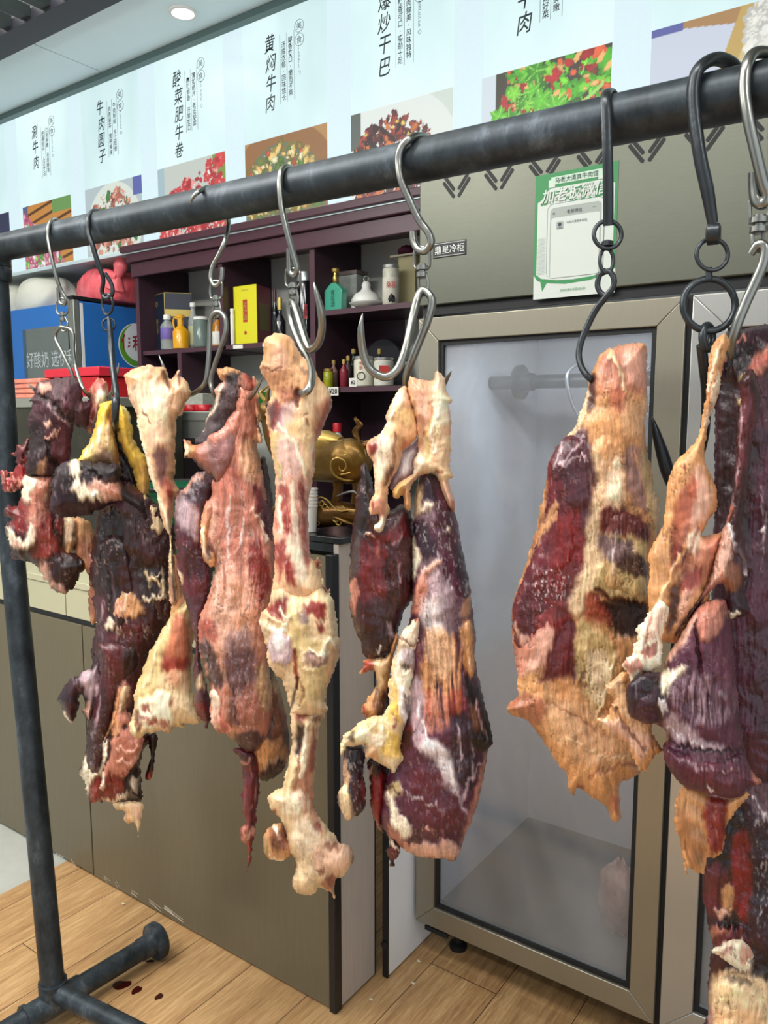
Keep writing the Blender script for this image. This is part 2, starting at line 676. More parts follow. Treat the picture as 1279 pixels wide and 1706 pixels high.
def food_photo(i, xr):
    rnd = np.random.RandomState(11 + i)
    w, h = .415, .305
    z0 = 2.247
    nx, ny = 132, 98
    U, V = np.meshgrid(np.linspace(0, 1, nx), np.linspace(0, 1, ny))
    ground, dabs, style = FOOD[i]
    C = np.zeros((ny, nx, 3)) + np.array(lin(ground))
    A = w / h
    cx, cy = .5, .45
    if style in ('pot',):
        r = np.hypot((U - .45) * A, V - .2)
        C[r < .95] = lin('9a6a3c')
        C[r < .72] = lin('6c7a5c')
        r2 = np.hypot((U - .1) * A, V - .1)
        mask = (r < .7)
    elif style == 'dish':
        r = np.hypot((U - .42) * A, V - .25)
        C[r < .9] = lin('e8f0ea')
        mask = (r < .62)
        C[(U < .1) & (V > .6)] = lin('5c6660')
    elif style == 'ring':
        r = np.hypot((U - .5) * A, V - .35)
        C[r < .66] = lin('dfe8dc')
        mask = (r < .56)
        C[(U > .85) & (V > .75)] = lin('5c66b0')
    elif style == 'heap':
        C[(U > .82)] = lin('7c9a44')
        C[(U < .1)] = lin('a8c4cc')
        mask = (V < .55 + .45 * U) & (U < .95)
    elif style == 'grill':
        s = np.sin((V * 1.0 - U * .25) * 40)
        C[s > .6] = lin('5c3416')
        C[(V > .8) & (U > .62)] = lin('6c9a54')
        C[(V > .8) & (U < .1)] = lin('56608c')
        k = (V < .95 - U * 1.1)
        mask = k
        dabs = [('b8486c', 60, .045), ('e0a0b4', 50, .03), ('4c9c34', 26, .04), ('8ccc54', 20, .03), ('ece4e4', 20, .03)]
        C[k] = lin('c46c84')
    elif style == 'full':
        C[(U < .12)] = lin('d8e4ec')
        mask = (U > .1 + .12 * V)
    elif style == 'tofu':
        C[(V > .99 - .22 * U) & (U < .6)] = lin('b08858')
        C[(V > .93) & (U < .2)] = lin('5c64a8')
        g = (U > .3 + .25 * V) & (U < .62)
        C[g] = lin('c8a860')
        C[(U > .42 + .22 * V) & (U < .7)] = lin('d8c48c')
        mask = (U > .5 + .15 * V) & (V > .15)
        C[mask] = lin('f0f0ea')
    else:
        mask = V < .45
    ys, xs = np.where(mask)
    for col, n, s in dabs:
        c = np.array(lin(col))
        for _ in range(int(n * 1.8)):
            if not len(ys):
                break
            k = rnd.randint(len(ys))
            px, py = U[ys[k], xs[k]], V[ys[k], xs[k]]
            a = rnd.rand() * 3.14
            dx, dy = (U - px) * A, V - py
            e1, e2 = dx * math.cos(a) + dy * math.sin(a), -dx * math.sin(a) + dy * math.cos(a)
            ss = s * (.35 + 1.7 * rnd.rand() ** 2)
            q = (e1 / ss) ** 2 + (e2 / (ss * (.4 + .4 * rnd.rand()))) ** 2 + .25 * np.sin(7 * np.arctan2(e2, e1) + 6 * rnd.rand())
            C[(q < 1)] = c * (.6 + .5 * rnd.rand())
            C[(q < .35)] = c * (.9 + .5 * rnd.rand())
    if i == 6:
        for _ in range(46):
            px, py, s = .14 + .6 * rnd.rand(), rnd.rand() * .95, .05 + .09 * rnd.rand()
            if px > .55 and py > .6:
                continue
            a = rnd.rand() * 6.28
            dx, dy = (U - px) * A, V - py
            th = np.arctan2(dy, dx) + a
            r = np.hypot(dx, dy) / (s * (.62 + .38 * np.abs(np.sin(2.5 * th)) + .12 * np.sin(11 * th)))
            q = r < 1
            c = np.array(lin(['3f9c18', '62c828', '2c7412', '84dc3c'][rnd.randint(4)]))
            C[q] = c * (.75 + .45 * (1 - r[q]))[:, None]
            C[q & (np.abs(np.sin(2.5 * th)) > .985)] = lin('9ce45c')
        C[(np.abs(V - (.35 + .9 * (U - .6))) < .02) & (U > .7) & (U < .95)] = lin('a8dc6c')
    C = np.clip(C, 0, 1)
    X = xr - w + U * w
    Z = z0 + V * h
    vs = [(X.flat[k], YL - .0012, Z.flat[k]) for k in range(nx * ny)]
    fs = [(j * nx + k, j * nx + k + 1, (j + 1) * nx + k + 1, (j + 1) * nx + k) for j in range(ny - 1) for k in range(nx - 1)]
    o = MB().add(vs, fs).build('dish_photo', m_photo, lb, smooth=False)
    at = o.data.color_attributes.new('Col', 'FLOAT_COLOR', 'POINT')
    buf = np.ones((nx * ny, 4), np.float32)
    buf[:, :3] = C.reshape(-1, 3)
    at.data.foreach_set('color', buf.ravel())


m_photo = bpy.data.materials.new('backlit_photo')
m_photo.use_nodes = True
_n, _l = m_photo.node_tree.nodes, m_photo.node_tree.links
_a = _n.new('ShaderNodeVertexColor')
_a.layer_name = 'Col'
_l.new(_a.outputs[0], _n['Principled BSDF'].inputs['Emission Color'])
_n['Principled BSDF'].inputs['Base Color'].default_value = (.03, .03, .03, 1)
_n['Principled BSDF'].inputs['Emission Strength'].default_value = .72
_n['Principled BSDF'].inputs['Roughness'].default_value = .4

for i, xr in enumerate(RE):
    food_photo(i, xr)
    MB().box((xr + .002, YL - .0012, 2.244), (xr + .108, YL - .0002, 3.0)).build('grey_stripe', m_film2, lb, smooth=False)
    if HEAD[i]:
        n = len(HEAD[i])
        for k, ch in enumerate(HEAD[i]):
            rnd = random.Random(i * 7 + k)
            text('heading', ch, .066, (xr - .272 + rnd.uniform(-.004, .006), YL - .001, 2.888 - .07 * k), (1, 0, .06), UX, m_ink, lb, sx=.8, shear=.16, bold=.008)
        a, b = SUBS[i]
        text('description', vert(a), .0235, (xr - .172, YL - .001, 2.785), RX, UX, m_ink, lb, sx=.9, bold=.012)
        text('description', vert(b), .0235, (xr - .206, YL - .001, 2.775), RX, UX, m_ink, lb, sx=.9, bold=.012)
        rl = MB()
        for dx in (-.19, -.154, -.224):
            rl.box((xr + dx - .0006, YL - .001, 2.665), (xr + dx + .0006, YL - .0004, 2.905))
        rl.build('rule_line', m_ink2, lb, smooth=False)
        for k, ch in enumerate('美食'):
            c = (xr - .128, YL - .0012, 2.912 - .047 * k)
            MB().torus(c, .0215, .0008, RX, UX, 28, 4).build('circle', m_ink, lb)
            text('circled_word', ch, .027, c, RX, UX, m_ink, lb)
        MB().torus((xr - .13, YL - .0012, 2.752), .006, .0007, RX, UX, 14, 4).build('circle', m_ink2, lb)
        dd = MB()
        rnd = random.Random(i)
        for k in range(16):
            dd.box((xr - .136, YL - .001, 2.845 - k * .005), (xr - .136 + rnd.uniform(.004, .012), YL - .0004, 2.8465 - k * .005))
        dd.build('fine_print', m_ink2, lb, smooth=False)

# ================================================================== counter
m_lam = mat('brown_grey_laminate', '6b634f', .42, var=.09, vscale=6, stretch=(26, 26, 1.2), bump=.05, bscale=8)
m_cream = mat('cream_laminate', 'b9b698', .45, var=.04, vscale=5)
m_black = mat('black_edge_strip', '16181b', .35)
m_blacktop = mat('black_stone_top', '1d1f20', .22, var=.5, vscale=40)
ct = thing('service_counter', (-2.0, 1.6, 0), 'long low service counter with brown grey laminate doors and a cream drawer band', 'counter')
B('carcass', (-3.9, YC + .02, .0), (-1.553, 1.9, .925), m_lam, ct)
for a, b in ((-3.9, -2.783), (-2.777, -2.171)):
    B('door', (a + .001, YC, .008), (b - .001, YC + .018, .848), m_lam, ct, bevel=.001)
B('black_groove', (-3.9, YC + .004, .85), (-1.553, YC + .019, .866), m_black, ct)
for a, b in ((-3.9, -2.853), (-2.849, -2.2525), (-2.2485, -1.553)):
    B('drawer_front', (a + .001, YC, .867), (b - .001, YC + .018, .962), m_cream, ct, bevel=.001)
B('worktop', (-3.92, YC - .004, .9635), (-1.553, 1.9, .985), m_cream, ct, bevel=.002)
sc_ = MB()
rnd = random.Random(4)
for px0, py0, px1, py1 in [(92, 1421, 107, 1428), (115, 1430, 128, 1440), (172, 1459, 184, 1468), (190, 1467, 200, 1477), (216, 1483, 230, 1490), (246, 1498, 270, 1514), (270, 1508, 308, 1532), (272, 1510, 290, 1520)]:
    for k in range(3):
        a = onY(px0 + rnd.uniform(0, 4), py0 + k * 2.4, YC - .0006)
        b = onY(px1 - rnd.uniform(0, 6), py1 + k * 2.4, YC - .0006)
        u = Vector((0, 0, .0006))
        sc_.quad(a - u, b - u, b + u, a + u)
sc_.build('scuff_mark', mat('worn_edge_white', 'f0ece0', .8), ct, smooth=False)

ec = thing('counter_end_cabinet', (-1.35, 1.5, 0), 'tall wood grain end cabinet of the counter with black corner strip', 'cabinet')
m_lam_lit = mat('laminate_lit_side', 'b4aaa0', .42, var=.1, vscale=6, stretch=(26, 26, 1.2), bump=.05, bscale=8)  # same laminate as the front, made paler for light on the end face
MB().prism([Vector(p) for p in ((-2.165, YC, .006), (-1.166, YC, .006), (-1.166, YC, 1.17), (-1.551, YC, 1.17), (-1.551, YC, .848), (-2.165, YC, .848))], (0, .018, 0)).build('front_panel', m_lam, ec, smooth=False)
B('side_panel', (-1.162, YC + .0225, .006), (-1.147, 1.57, 1.2), m_lam_lit, ec)
B('back_panel', (-1.551, 1.552, .006), (-1.163, 1.57, 1.2), m_lam, ec)
MB().box((-1.1655, YC - .006, 0), (-1.144, YC + .022, 1.178)).build('corner_strip', m_black, ec, bevel=.003)
B('gap_shade', (-1.4, 1.571, 0), (-1.15, 1.58, 1.18), m_black, ec)  # black strip added to stand for the shade in the gap
B('top_slab', (-1.57, YC + .02, 1.2005), (-1.137, 1.585, 1.216), m_blacktop, ec, bevel=.002)
B('top_edge', (-1.551, YC + .0205, 1.18), (-1.163, 1.551, 1.1995), m_blacktop, ec)
wp = thing('white_partition_panel', (-1.12, 1.68, 0), 'glossy white upright panel with black front edge between end cabinet and fridge', 'panel')
B('panel', (-1.128, 1.5875, .004), (-1.112, 1.84, 1.1), mat('white_gloss_board', 'f0f4f8', .25), wp, bevel=.002)
B('edge_strip', (-1.1285, 1.581, 0), (-1.1115, 1.587, 1.1), m_black, wp)
MB().lathe([(.011, 0), (.011, .004), (.005, .006)], (-1.12, 1.581, .095), (0, -1, 0), 14).build('stud', m_black, wp)

# ================================================================== stainless display fridge
m_ss = mat('brushed_stainless', '5e6056', .4, .8, var=.08, vscale=10, stretch=(2, 2, 60), bump=.04, bscale=40)
m_ssv = mat('brushed_stainless_door', '959080', .34, .7, var=.06, vscale=10, stretch=(60, 60, 2))
m_al = mat('pale_aluminium', 'b4b4b0', .3, .7, var=.05, vscale=10, stretch=(80, 80, 1))
m_dark = mat('black_gasket', '141618', .6)
m_liner = mat('fridge_liner', 'b4b6bc', .5)
FX0, FXM, FX1, FY = -1.1, -.437, .225, 1.70
fr = thing('display_fridge', (-.44, 2.0, 0), 'tall stainless steel display fridge with fogged glass doors standing on the right', 'fridge')
body = MB()
body.box((FX0, FY + .02, .1), (FX0 + .03, 2.4, 2.17)).box((FX1 - .03, FY + .02, .1), (FX1, 2.4, 2.17))
body.box((FX0 + .031, 2.36, .1), (FX1 - .031, 2.4, 2.17)).box((FX0 + .031, FY + .045, .1), (FX1 - .031, 2.359, .135)).box((FX0 + .031, FY + .02, 1.76), (FX1 - .031, 2.359, 1.79))
body.build('body', m_ss, fr, smooth=False)
lin_ = MB()
lin_.box((FX0 + .0305, 2.34, .136), (FX1 - .0305, 2.359, 1.759)).box((FX0 + .0305, FY + .06, .1355), (FX0 + .04, 2.339, 1.7595)).box((FX1 - .04, FY + .06, .1355), (FX1 - .0305, 2.339, 1.7595))
B('bottom_pan', (FX0 + .041, FY + .06, .1355), (FX1 - .041, 2.339, .145), mat('grey_pan', '5c5a56', .5), fr)
lin_.build('liner', m_liner, fr, smooth=False)
B('header_panel', (FX0, FY, 1.778), (FX1, FY + .018, 2.17), m_ss, fr, bevel=.003)
B('header_gap', (FX0 + .004, FY + .012, 1.755), (FX1 - .004, FY + .02, 1.777), m_dark, fr)


def slot(x, z, ang, ln=.046, w=.0052):
    d = Vector((math.cos(ang), 0, math.sin(ang)))
    q = Vector((-d.z, 0, d.x))
    c = Vector((x, FY - .0006, z))
    P = []
    for t in range(7):
        th = -math.pi / 2 + math.pi * t / 6
        P.append(c + d * (ln / 2 + w * .5 * math.cos(th) * 1.0) + q * (w / 2 * math.sin(th) * 1.6))
    for t in range(7):
        th = math.pi / 2 + math.pi * t / 6
        P.append(c + d * (-ln / 2 + w * .5 * math.cos(th)) + q * (w / 2 * math.sin(th) * 1.6))
    MB().prism(P, (0, .0004, 0)).build('vent_slot', m_dark, fr, smooth=False)


for k in range(9):
    x = onY(760, 328, FY).x + k * .1135
    for s in (-1, 1):
        for j in (0, 1):
            slot(x + s * (.021 + .0 * j), 2.047 + j * .017, s * math.radians(52))
B('nameplate', (-1.058, FY - .002, 1.89), (-.965, FY - .0002, 1.926), m_black, fr, bevel=.002)
np_ = MB()
for z in (1.8925, 1.9225):
    np_.box((-1.056, FY - .0026, z), (-.967, FY - .0021, z + .001))
np_.build('nameplate_line', m_al, fr, smooth=False)
text('nameplate_text', '鼎星冷柜', .021, (-1.011, FY - .0022, 1.908), RX, UX, mat('silver_letters', 'd8dcd8', .4), fr)


def fog_glass():
    m = bpy.data.materials.new('fogged_glass')
    m.use_nodes = True
    N, L = m.node_tree.nodes, m.node_tree.links
    for n in list(N):
        if n.type != 'OUTPUT_MATERIAL':
            N.remove(n)
    out = [n for n in N if n.type == 'OUTPUT_MATERIAL'][0]
    tr = N.new('ShaderNodeBsdfTransparent')
    tr.inputs[0].default_value = (.93, .95, .96, 1)
    df = N.new('ShaderNodeBsdfDiffuse')
    df.inputs[0].default_value = lin('a6a9ae') + (1,)
    gl = N.new('ShaderNodeBsdfGlossy')
    gl.inputs['Roughness'].default_value = .12
    tc = N.new('ShaderNodeTexCoord')
    nz = N.new('ShaderNodeTexNoise')
    nz.inputs['Scale'].default_value = 1.7
    nz.inputs['Detail'].default_value = 3
    nz.inputs['Distortion'].default_value = .8
    mp = N.new('ShaderNodeMapping')
    mp.inputs['Scale'].default_value = (1.6, 1, .9)
    L.new(tc.outputs['Object'], mp.inputs[0])
    L.new(mp.outputs[0], nz.inputs['Vector'])
    rp = N.new('ShaderNodeMapRange')
    rp.inputs['From Min'].default_value = .3
    rp.inputs['From Max'].default_value = .7
    rp.inputs['To Min'].default_value = .05
    rp.inputs['To Max'].default_value = .42
    L.new(nz.outputs['Fac'], rp.inputs['Value'])
    m1 = N.new('ShaderNodeMixShader')
    L.new(rp.outputs[0], m1.inputs[0])
    L.new(tr.outputs[0], m1.inputs[1])
    L.new(df.outputs[0], m1.inputs[2])
    m2 = N.new('ShaderNodeMixShader')
    m2.inputs[0].default_value = .07
    L.new(m1.outputs[0], m2.inputs[1])
    L.new(gl.outputs[0], m2.inputs[2])
    L.new(m2.outputs[0], out.inputs[0])
    return m


m_fog = fog_glass()


def fridge_door(x0, x1, m_fr, w=.058):
    z0, z1, y0, y1 = .108, 1.748, FY, FY + .04
    d = MB().box((x0 + w, y0 + .016, z0 + w), (x1 - w, y0 + .02, z1 - w)).build('door', m_fog, fr, smooth=False)
    f = MB()
    def bar(p, q):     # mitred member
        f.prism([Vector((a, y0, b)) for a, b in (p + q)], (0, y1 - y0, 0))
    bar([(x0, z1), (x1, z1)], [(x1 - w, z1 - w), (x0 + w, z1 - w)])
    bar([(x0, z0), (x0 + w, z0 + w)], [(x1 - w, z0 + w), (x1, z0)])
    bar([(x0, z0), (x0, z1)], [(x0 + w, z1 - w), (x0 + w, z0 + w)])
    bar([(x1, z0), (x1 - w, z0 + w)], [(x1 - w, z1 - w), (x1, z1)])
    f.build('door_frame', m_fr, d, smooth=True, bevel=.002)
    g = MB()
    a, b, c, e = x0 + w, x1 - w, z0 + w, z1 - w
    for q in (((a + .0005, y0 + .008, c), (a + .011, y0 + .0155, e)), ((b - .011, y0 + .008, c), (b - .0005, y0 + .0155, e)),
              ((a + .0115, y0 + .008, c + .0005), (b - .0115, y0 + .0155, c + .011)), ((a + .0115, y0 + .008, e - .011), (b - .0115, y0 + .0155, e - .0005))):
        g.box(*q)
    g.build('gasket', m_dark, d, smooth=False)
    return d


fridge_door(FX0, -.4465, m_ssv)
fridge_door(-.4335, FX1, m_al, .07)
B('door_gap', (-.446, FY + .012, .105), (-.434, FY + .04, 1.75), m_dark, fr)
feet = MB()
for x in (FX0 + .08, FXM, FX1 - .08):
    for y in (FY + .1, 2.3):
        MB().lathe([(.025, 0), (.025, .012), (.012, .02), (.012, .0995)], (x, y, 0), n=14).build('foot', m_dark, fr)
B('hinge', (FX0 + .03, FY + .0, .0925), (FX0 + .1, FY + .03, .1045), m_dark, fr)
# inside: rail with end flange, hooks, lamp tube and cold meat behind the fog
rail_c = onY(900, 636, 2.02)
ir = MB().tube([(FX0 + .041, 2.02, rail_c.z), (FX1 - .041, 2.02, rail_c.z)], .019, 20, sub=1).build('inner_rail', mat('dull_steel', '1c2022', .4, .3), fr)
fl = onY(872, 636, 2.02)
MB().lathe([(.045, 0), (.048, .005), (.048, .018), (.028, .022), (.024, .05)], (fl.x - .02, 2.02, rail_c.z), (1, 0, 0), 26).build('rail_flange', mat('dark_flange', '0c0e10', .4, .2), ir)
for px_, top in ((965, 612), (1092, 612)):
    p = onY(px_, top, 2.02)
    pts = [(p.x + .02, 2.05, p.z - .01), (p.x, 2.02, p.z + .01), (p.x - .022, 1.99, p.z - .02), (p.x - .012, 2.0, p.z - .09), (p.x + .01, 2.02, p.z - .15), (p.x + .015, 2.02, p.z - .22), (p.x - .02, 2.02, p.z - .25)]
    tag(MB().tube(pts, .0055, 10).build('hook_inside_fridge', mat('steel_dull', '8a8e92', .4, .7)),
        'steel hook hanging on the rail inside the fridge, ' + ('left of the big hind cut' if px_ < 1000 else 'right of the big hind cut'), 'hook', 'hooks inside the fridge')
B('inner_lamp', (FX0 + .2, FY + .065, 1.70), (FX1 - .2, FY + .085, 1.715), mat('cold_tube', 'ffffff', .5, emit=3, ecol='f0f6ff'), fr)
area('fridge_tube', (FXM, FY + .1, 1.69), (math.radians(25), 0, 0), 1.0, .03, 5, (.92, .96, 1))
m_cold = mat('cold_meat', '8c5a50', .6, var=.4, vscale=18, color2='c9a79a')
for q, (px_, py_, r, lab) in enumerate([(1046, 1450, (.06, .05, .085), 'blurred pinkish meat lump lying low behind the fogged glass door, right side'),
                                        ]):
    p = onY(px_, py_, 2.0)
    p.z = .145 + .1
    MB_ = MB().sweep_ball((p.x, 1.92, p.z), (.05, .045, .098), 22, 16, .12, q)
    tag(MB_.build('meat_lump', m_cold), lab, 'meat')

# 冷藏 sticker on the right door
lbp = thing('door_sticker', onY(1236, 550, FY + .0155), 'pale sticker with two black characters on the right fridge door glass', 'sticker')
a, b = onY(1204, 575, FY + .015), onY(1262, 525, FY + .015)
B('backing', (a.x, FY + .0145, b.z - .062), (b.x + .02, FY + .0155, b.z), mat('sticker_grey', 'b9bcc0', .5), lbp)
text('lettering', '冷 藏', .034, ((a.x + b.x + .02) / 2, FY + .0144, b.z - .024), RX, UX, m_black, lbp, bold=.01)

# poster on the header
m_pg = mat('poster_green', '2f8048', .5)
m_pw = mat('poster_white', 'c0c8c0', .5)
m_pm = mat('poster_mint', 'b4ccb8', .5)
m_pgr = mat('poster_grey', '969e98', .5)
x0, x1, z0, z1 = -.787, -.597, 1.768, 2.04
po = thing('contact_poster', ((x0 + x1) / 2, FY, z0), 'green and white contact poster with a phone drawing stuck on the fridge header', 'poster')
yy = FY - .0006
B('sheet', (x0, yy, z0), (x1, FY - .0001, z1), m_pw, po)


def flat(name, pts, m, k):
    P = [Vector((x0 + u * (x1 - x0), yy - .0004 * k, z0 + v * (z1 - z0))) for u, v in pts]
    MB().prism(P, (0, .0003, 0)).build(name, m, po, smooth=False)


def rrect(a, b, c, d, r, ry=None, n=6):
    ry = ry or r
    P = []
    for (cx, cy, s) in ((c - r, d - ry, 0), (a + r, d - ry, 1), (a + r, b + ry, 2), (c - r, b + ry, 3)):
        for k in range(n + 1):
            th = math.pi / 2 * (s + k / n)
            P.append((cx + r * math.cos(th), cy + ry * math.sin(th)))
    return P


flat('green_field', [(0, .2), (.05, .15), (.09, .14), (.115, .06), (.17, .125), (.4, .105), (.7, .115), (.9, .15), (1, .19), (1, 1), (0, 1)], m_pg, 1)
flat('bubble', [(.035, .2), (.1, .165), (.3, .14), (.5, .135), (.75, .145), (.965, .2), (.965, .84), (.9, .85), (.85, .88), (.2, .88), (.12, .85), (.09, .8), (.035, .78)], m_pw, 2)
flat('ribbon', [(.2, .905), (.82, .905), (.82, .965), (.2, .965)], m_pm, 3)
flat('ribbon_tail', [(.17, .885), (.25, .885), (.25, .905), (.2, .905), (.2, .945), (.17, .945)], m_pw, 3)
flat('ribbon_tail', [(.85, .885), (.77, .885), (.77, .905), (.82, .905), (.82, .945), (.85, .945)], m_pw, 3)
text('ribbon_text', '马老大清真牛肉馆', .0125, (x0 + .51 * .19, yy - .0018, z0 + .935 * .272), RX, UX, m_ink, po)
text('title_shadow', '加老板微信', .0305, (x0 + .49 * .19 - .001, yy - .0012, z0 + .815 * .272 - .0015), RX, UX, m_pg, po, bold=.055, shear=.15)
text('title', '加老板微信', .0305, (x0 + .49 * .19, yy - .0022, z0 + .82 * .272), RX, UX, m_pw, po, shear=.15, bold=.018)
flat('phone', rrect(.16, .16, .86, .755, .08, .055), m_ink2, 3)
flat('phone_face', rrect(.168, .16, .852, .75, .075, .05), m_pw, 4)
flat('screen', rrect(.2, .16, .82, .72, .05, .035), m_pgr, 5)
flat('page', rrect(.215, .16, .805, .64, .03, .02), m_pw, 6)
text('screen_title', '老板微信', .009, (x0 + .5 * .19, yy - .0028, z0 + .675 * .272), RX, UX, m_ink, po)
text('back_arrow', '<', .012, (x0 + .245 * .19, yy - .0028, z0 + .675 * .272), RX, UX, m_ink, po)
text('menu_dots', '...', .012, (x0 + .74 * .19, yy - .0028, z0 + .68 * .272), RX, UX, m_ink, po)
flat('avatar', rrect(.28, .545, .37, .605, .008), m_pgr, 7)
flat('avatar_head', [(.325 + .022 * math.cos(t * .6), .582 + .016 * math.sin(t * .6)) for t in range(10)], m_ink, 8)
flat('avatar_shoulders', [(.29, .547), (.3, .56), (.35, .56), (.362, .547)], m_ink2, 8)
text('contact_name', '马老大清真牛肉馆', .006, (x0 + .53 * .19, yy - .0032, z0 + .59 * .272), RX, UX, m_ink, po)
text('footer_text', '加微信更多优惠请扫码', .006, (x0 + .5 * .19, yy - .0018, z0 + .055 * .272), RX, UX, m_pg, po)
dots = MB()
for r in range(26):
    for c in range(7):
        u, v = .05 + c * .014 + (r % 2) * .007, .2 + r * .0115
        if u > .16:
            continue
        P = [Vector((x0 + (u + .004 * math.cos(t)) * .19, yy - .0016, z0 + (v + .003 * math.sin(t)) * .272)) for t in (0, 1.57, 3.14, 4.71)]
        dots.quad(*P)
dots.build('halftone_dots', m_ink2, po, smooth=False)

# ================================================================== wooden wall cabinet
m_cab = mat('dark_plum_wood', '3f2b35', .38, var=.15, vscale=5, stretch=(1.5, 8, 12))
m_cabe = mat('plum_wood_edge', '4c303a', .35, var=.08, vscale=5)
cb = thing('wall_shelf_cabinet', (-2.05, 2.45, 1.2), 'dark plum wooden open shelf cabinet full of bottles behind the counter', 'cabinet')
YK = YB - .004
B('crown', (-3.06, YL - .0, 2.192), (-1.102, YK, 2.232), m_cabe, cb, bevel=.004)
B('crown_lip', (-3.075, YL - .02, 2.2325), (-1.102, YL + .02, 2.262), m_cabe, cb, bevel=.004)
B('fascia', (-3.05, YS - .012, 2.13), (-1.102, YS + .006, 2.1915), m_cabe, cb, bevel=.003)
zt = 2.19


def panel(x, za, zb, nm='upright'):
    p = B(nm, (x - .012, YS + .008, za), (x + .012, YK, zb), m_cab, cb)
    B('edge_band', (x - .0125, YS + .003, za), (x + .0125, YS + .0075, zb), m_cabe, p)


def board(xa, xb, z, nm='shelf'):
    p = B(nm, (xa, YS + .02, z - .018), (xb, YK, z), m_cab, cb)
    B('edge_band', (xa, YS + .014, z - .0185), (xb, YS + .0195, z + .0005), m_cabe, p)


panel(-3.03, 1.0, zt - .001)
panel(-2.485, 1.8005, zt - .001)
panel(-1.985, 1.0, zt - .001)
panel(-2.755, 1.0, 1.7815)
board(-3.0175, -2.4975, 1.80)
board(-2.4725, -1.9975, 1.80)
board(-1.9725, -1.115, 1.90)
board(-1.9725, -1.115, 1.612)
board(-1.9725, -1.115, 1.34)
panel(-1.1085, 1.0, zt - .001)
B('back_board', (-3.0175, YK - .006, 1.30), (-2.7675, YK, 1.78), m_cab, cb)
B('back_board', (-1.9725, YK - .006, 1.0), (-1.76, YK, 1.88), m_cab, cb)

# ================================================================== goods on the cabinet shelves
m_glass = mat('clear_glass', 'c8d2d0', .1, alpha=.38, spec=.8)
m_cap = mat('white_cap', 'e2e2dc', .4)
m_gold = mat('gold_metal', 'b59a52', .3, .8)
m_paper = mat('white_paper', 'd8d8d0', .7)
m_navy = mat('navy_box', '1d2636', .35)
m_golds = mat('gold_print', 'b8a45c', .4, .4)
m_yel = mat('yellow_ceramic', 'e0a212', .25, coat=.5)
m_yelbox = mat('yellow_box', 'd9d32c', .35)
m_maroon = mat('maroon_box', '7a2430', .4)
m_redl = mat('red_label', 'b5342c', .5)
m_dkbot = mat('dark_wine_glass', '14161c', .12, spec=.8)
m_tealb = mat('teal_ceramic', '3f9c82', .3, coat=.4)
m_cork = mat('cork_gold', 'a8904c', .5)
m_liq = mat('yellow_liquor', 'a89a1c', .2, alpha=.85)


def bottle(px, ytop, ybot, Y, zb, wpx, label, cat, name, gm, capm, body=.62, neck=.3, caph=.12, group=None, lab=None, lw=(.12, .5), extra=None):
    """a turned bottle between two heights of the picture, standing at depth Y on height zb"""
    c = onY(px, ybot, Y)
    top = onY(px, ytop, Y)
    h = top.z - c.z
    r = wpx / 2 * (c - CV).dot(FV) / FPX
    base = (c.x, Y, zb + .0006)
    t = thing(name, base, label, cat, group)
    nr = r * neck
    MB().lathe([(r * .85, 0), (r, .01 * h + .002), (r, body * h), (r * .92, body * h + .04 * h), (nr, (body + .18) * h), (nr, (1 - caph) * h - .0006)], base, n=24).build('glass_body', gm, t)
    MB().lathe([(nr * 1.25, (1 - caph) * h), (nr * 1.3, (1 - caph * .2) * h), (nr * 1.1, h)], base, n=20).build('cap', capm, t)
    if lab:
        MB().lathe([(r * 1.015, lw[0] * h), (r * 1.02, (lw[0] + .002) * h), (r * 1.02, lw[1] * h), (r * 1.015, (lw[1] + .002) * h)], base, n=24).build('label', lab, t)
    return t, base, r, h


def jar(px, ytop, ybot, Y, zb, wpx, label, cat, name, gm, lidm, lidh=.1, lab=None, lw=(.2, .7)):
    c = onY(px, ybot, Y)
    h = onY(px, ytop, Y).z - c.z
    r = wpx / 2 * (c - CV).dot(FV) / FPX
    base = (c.x, Y, zb + .0006)
    t = thing(name, base, label, cat)
    MB().lathe([(r * .9, 0), (r, .004), (r, (1 - lidh) * h * .95), (r * .9, (1 - lidh) * h - .0006)], base, n=28).build('jar_body', gm, t)
    MB().lathe([(r * .96, (1 - lidh) * h), (r * .98, h * .985), (r * .9, h)], base, n=28).build('lid', lidm, t)
    if lab:
        MB().lathe([(r * 1.01, lw[0] * h), (r * 1.02, (lw[0] + .003) * h), (r * 1.02, lw[1] * h), (r * 1.01, (lw[1] + .003) * h)], base, n=28).build('label', lab, t)
    return t, base, r, h


def gift_box(pl, pc, pr, yt, yb, Yc, zb, label, name, mf, ms, depthL, depthR):
    """a carton standing corner-on: pl, pc, pr = picture columns of its left edge, near corner and right edge"""
    c = onY(pc, yb, Yc)
    h = onY(pc, yt, Yc).z - c.z
    c.z = zb + .0006
    l = onY(pl, yb, Yc + depthL)
    r = onY(pr, yb, Yc + depthR)
    l.z = r.z = c.z
    k = l + r - c
    t = thing(name, (c.x, c.y, c.z), label, 'box')
    b = MB()
    b.prism([c, r, k, l], (0, 0, h))
    b.build('carton', ms, t, bevel=.0015)
    u = (l - c)
    nn = Vector((0, 0, 1)).cross(u).normalized()
    if nn.dot(CV - c) < 0:
        nn = -nn
    MB().prism([c + nn * .0006, l + nn * .0006, l + nn * .0006 + Vector((0, 0, h)), c + nn * .0006 + Vector((0, 0, h))], nn * .0006).build('front_face', mf, t, smooth=False)
    return t, c, l, r, h, nn


zA, zB_, zC = 1.80, 1.90, 1.612
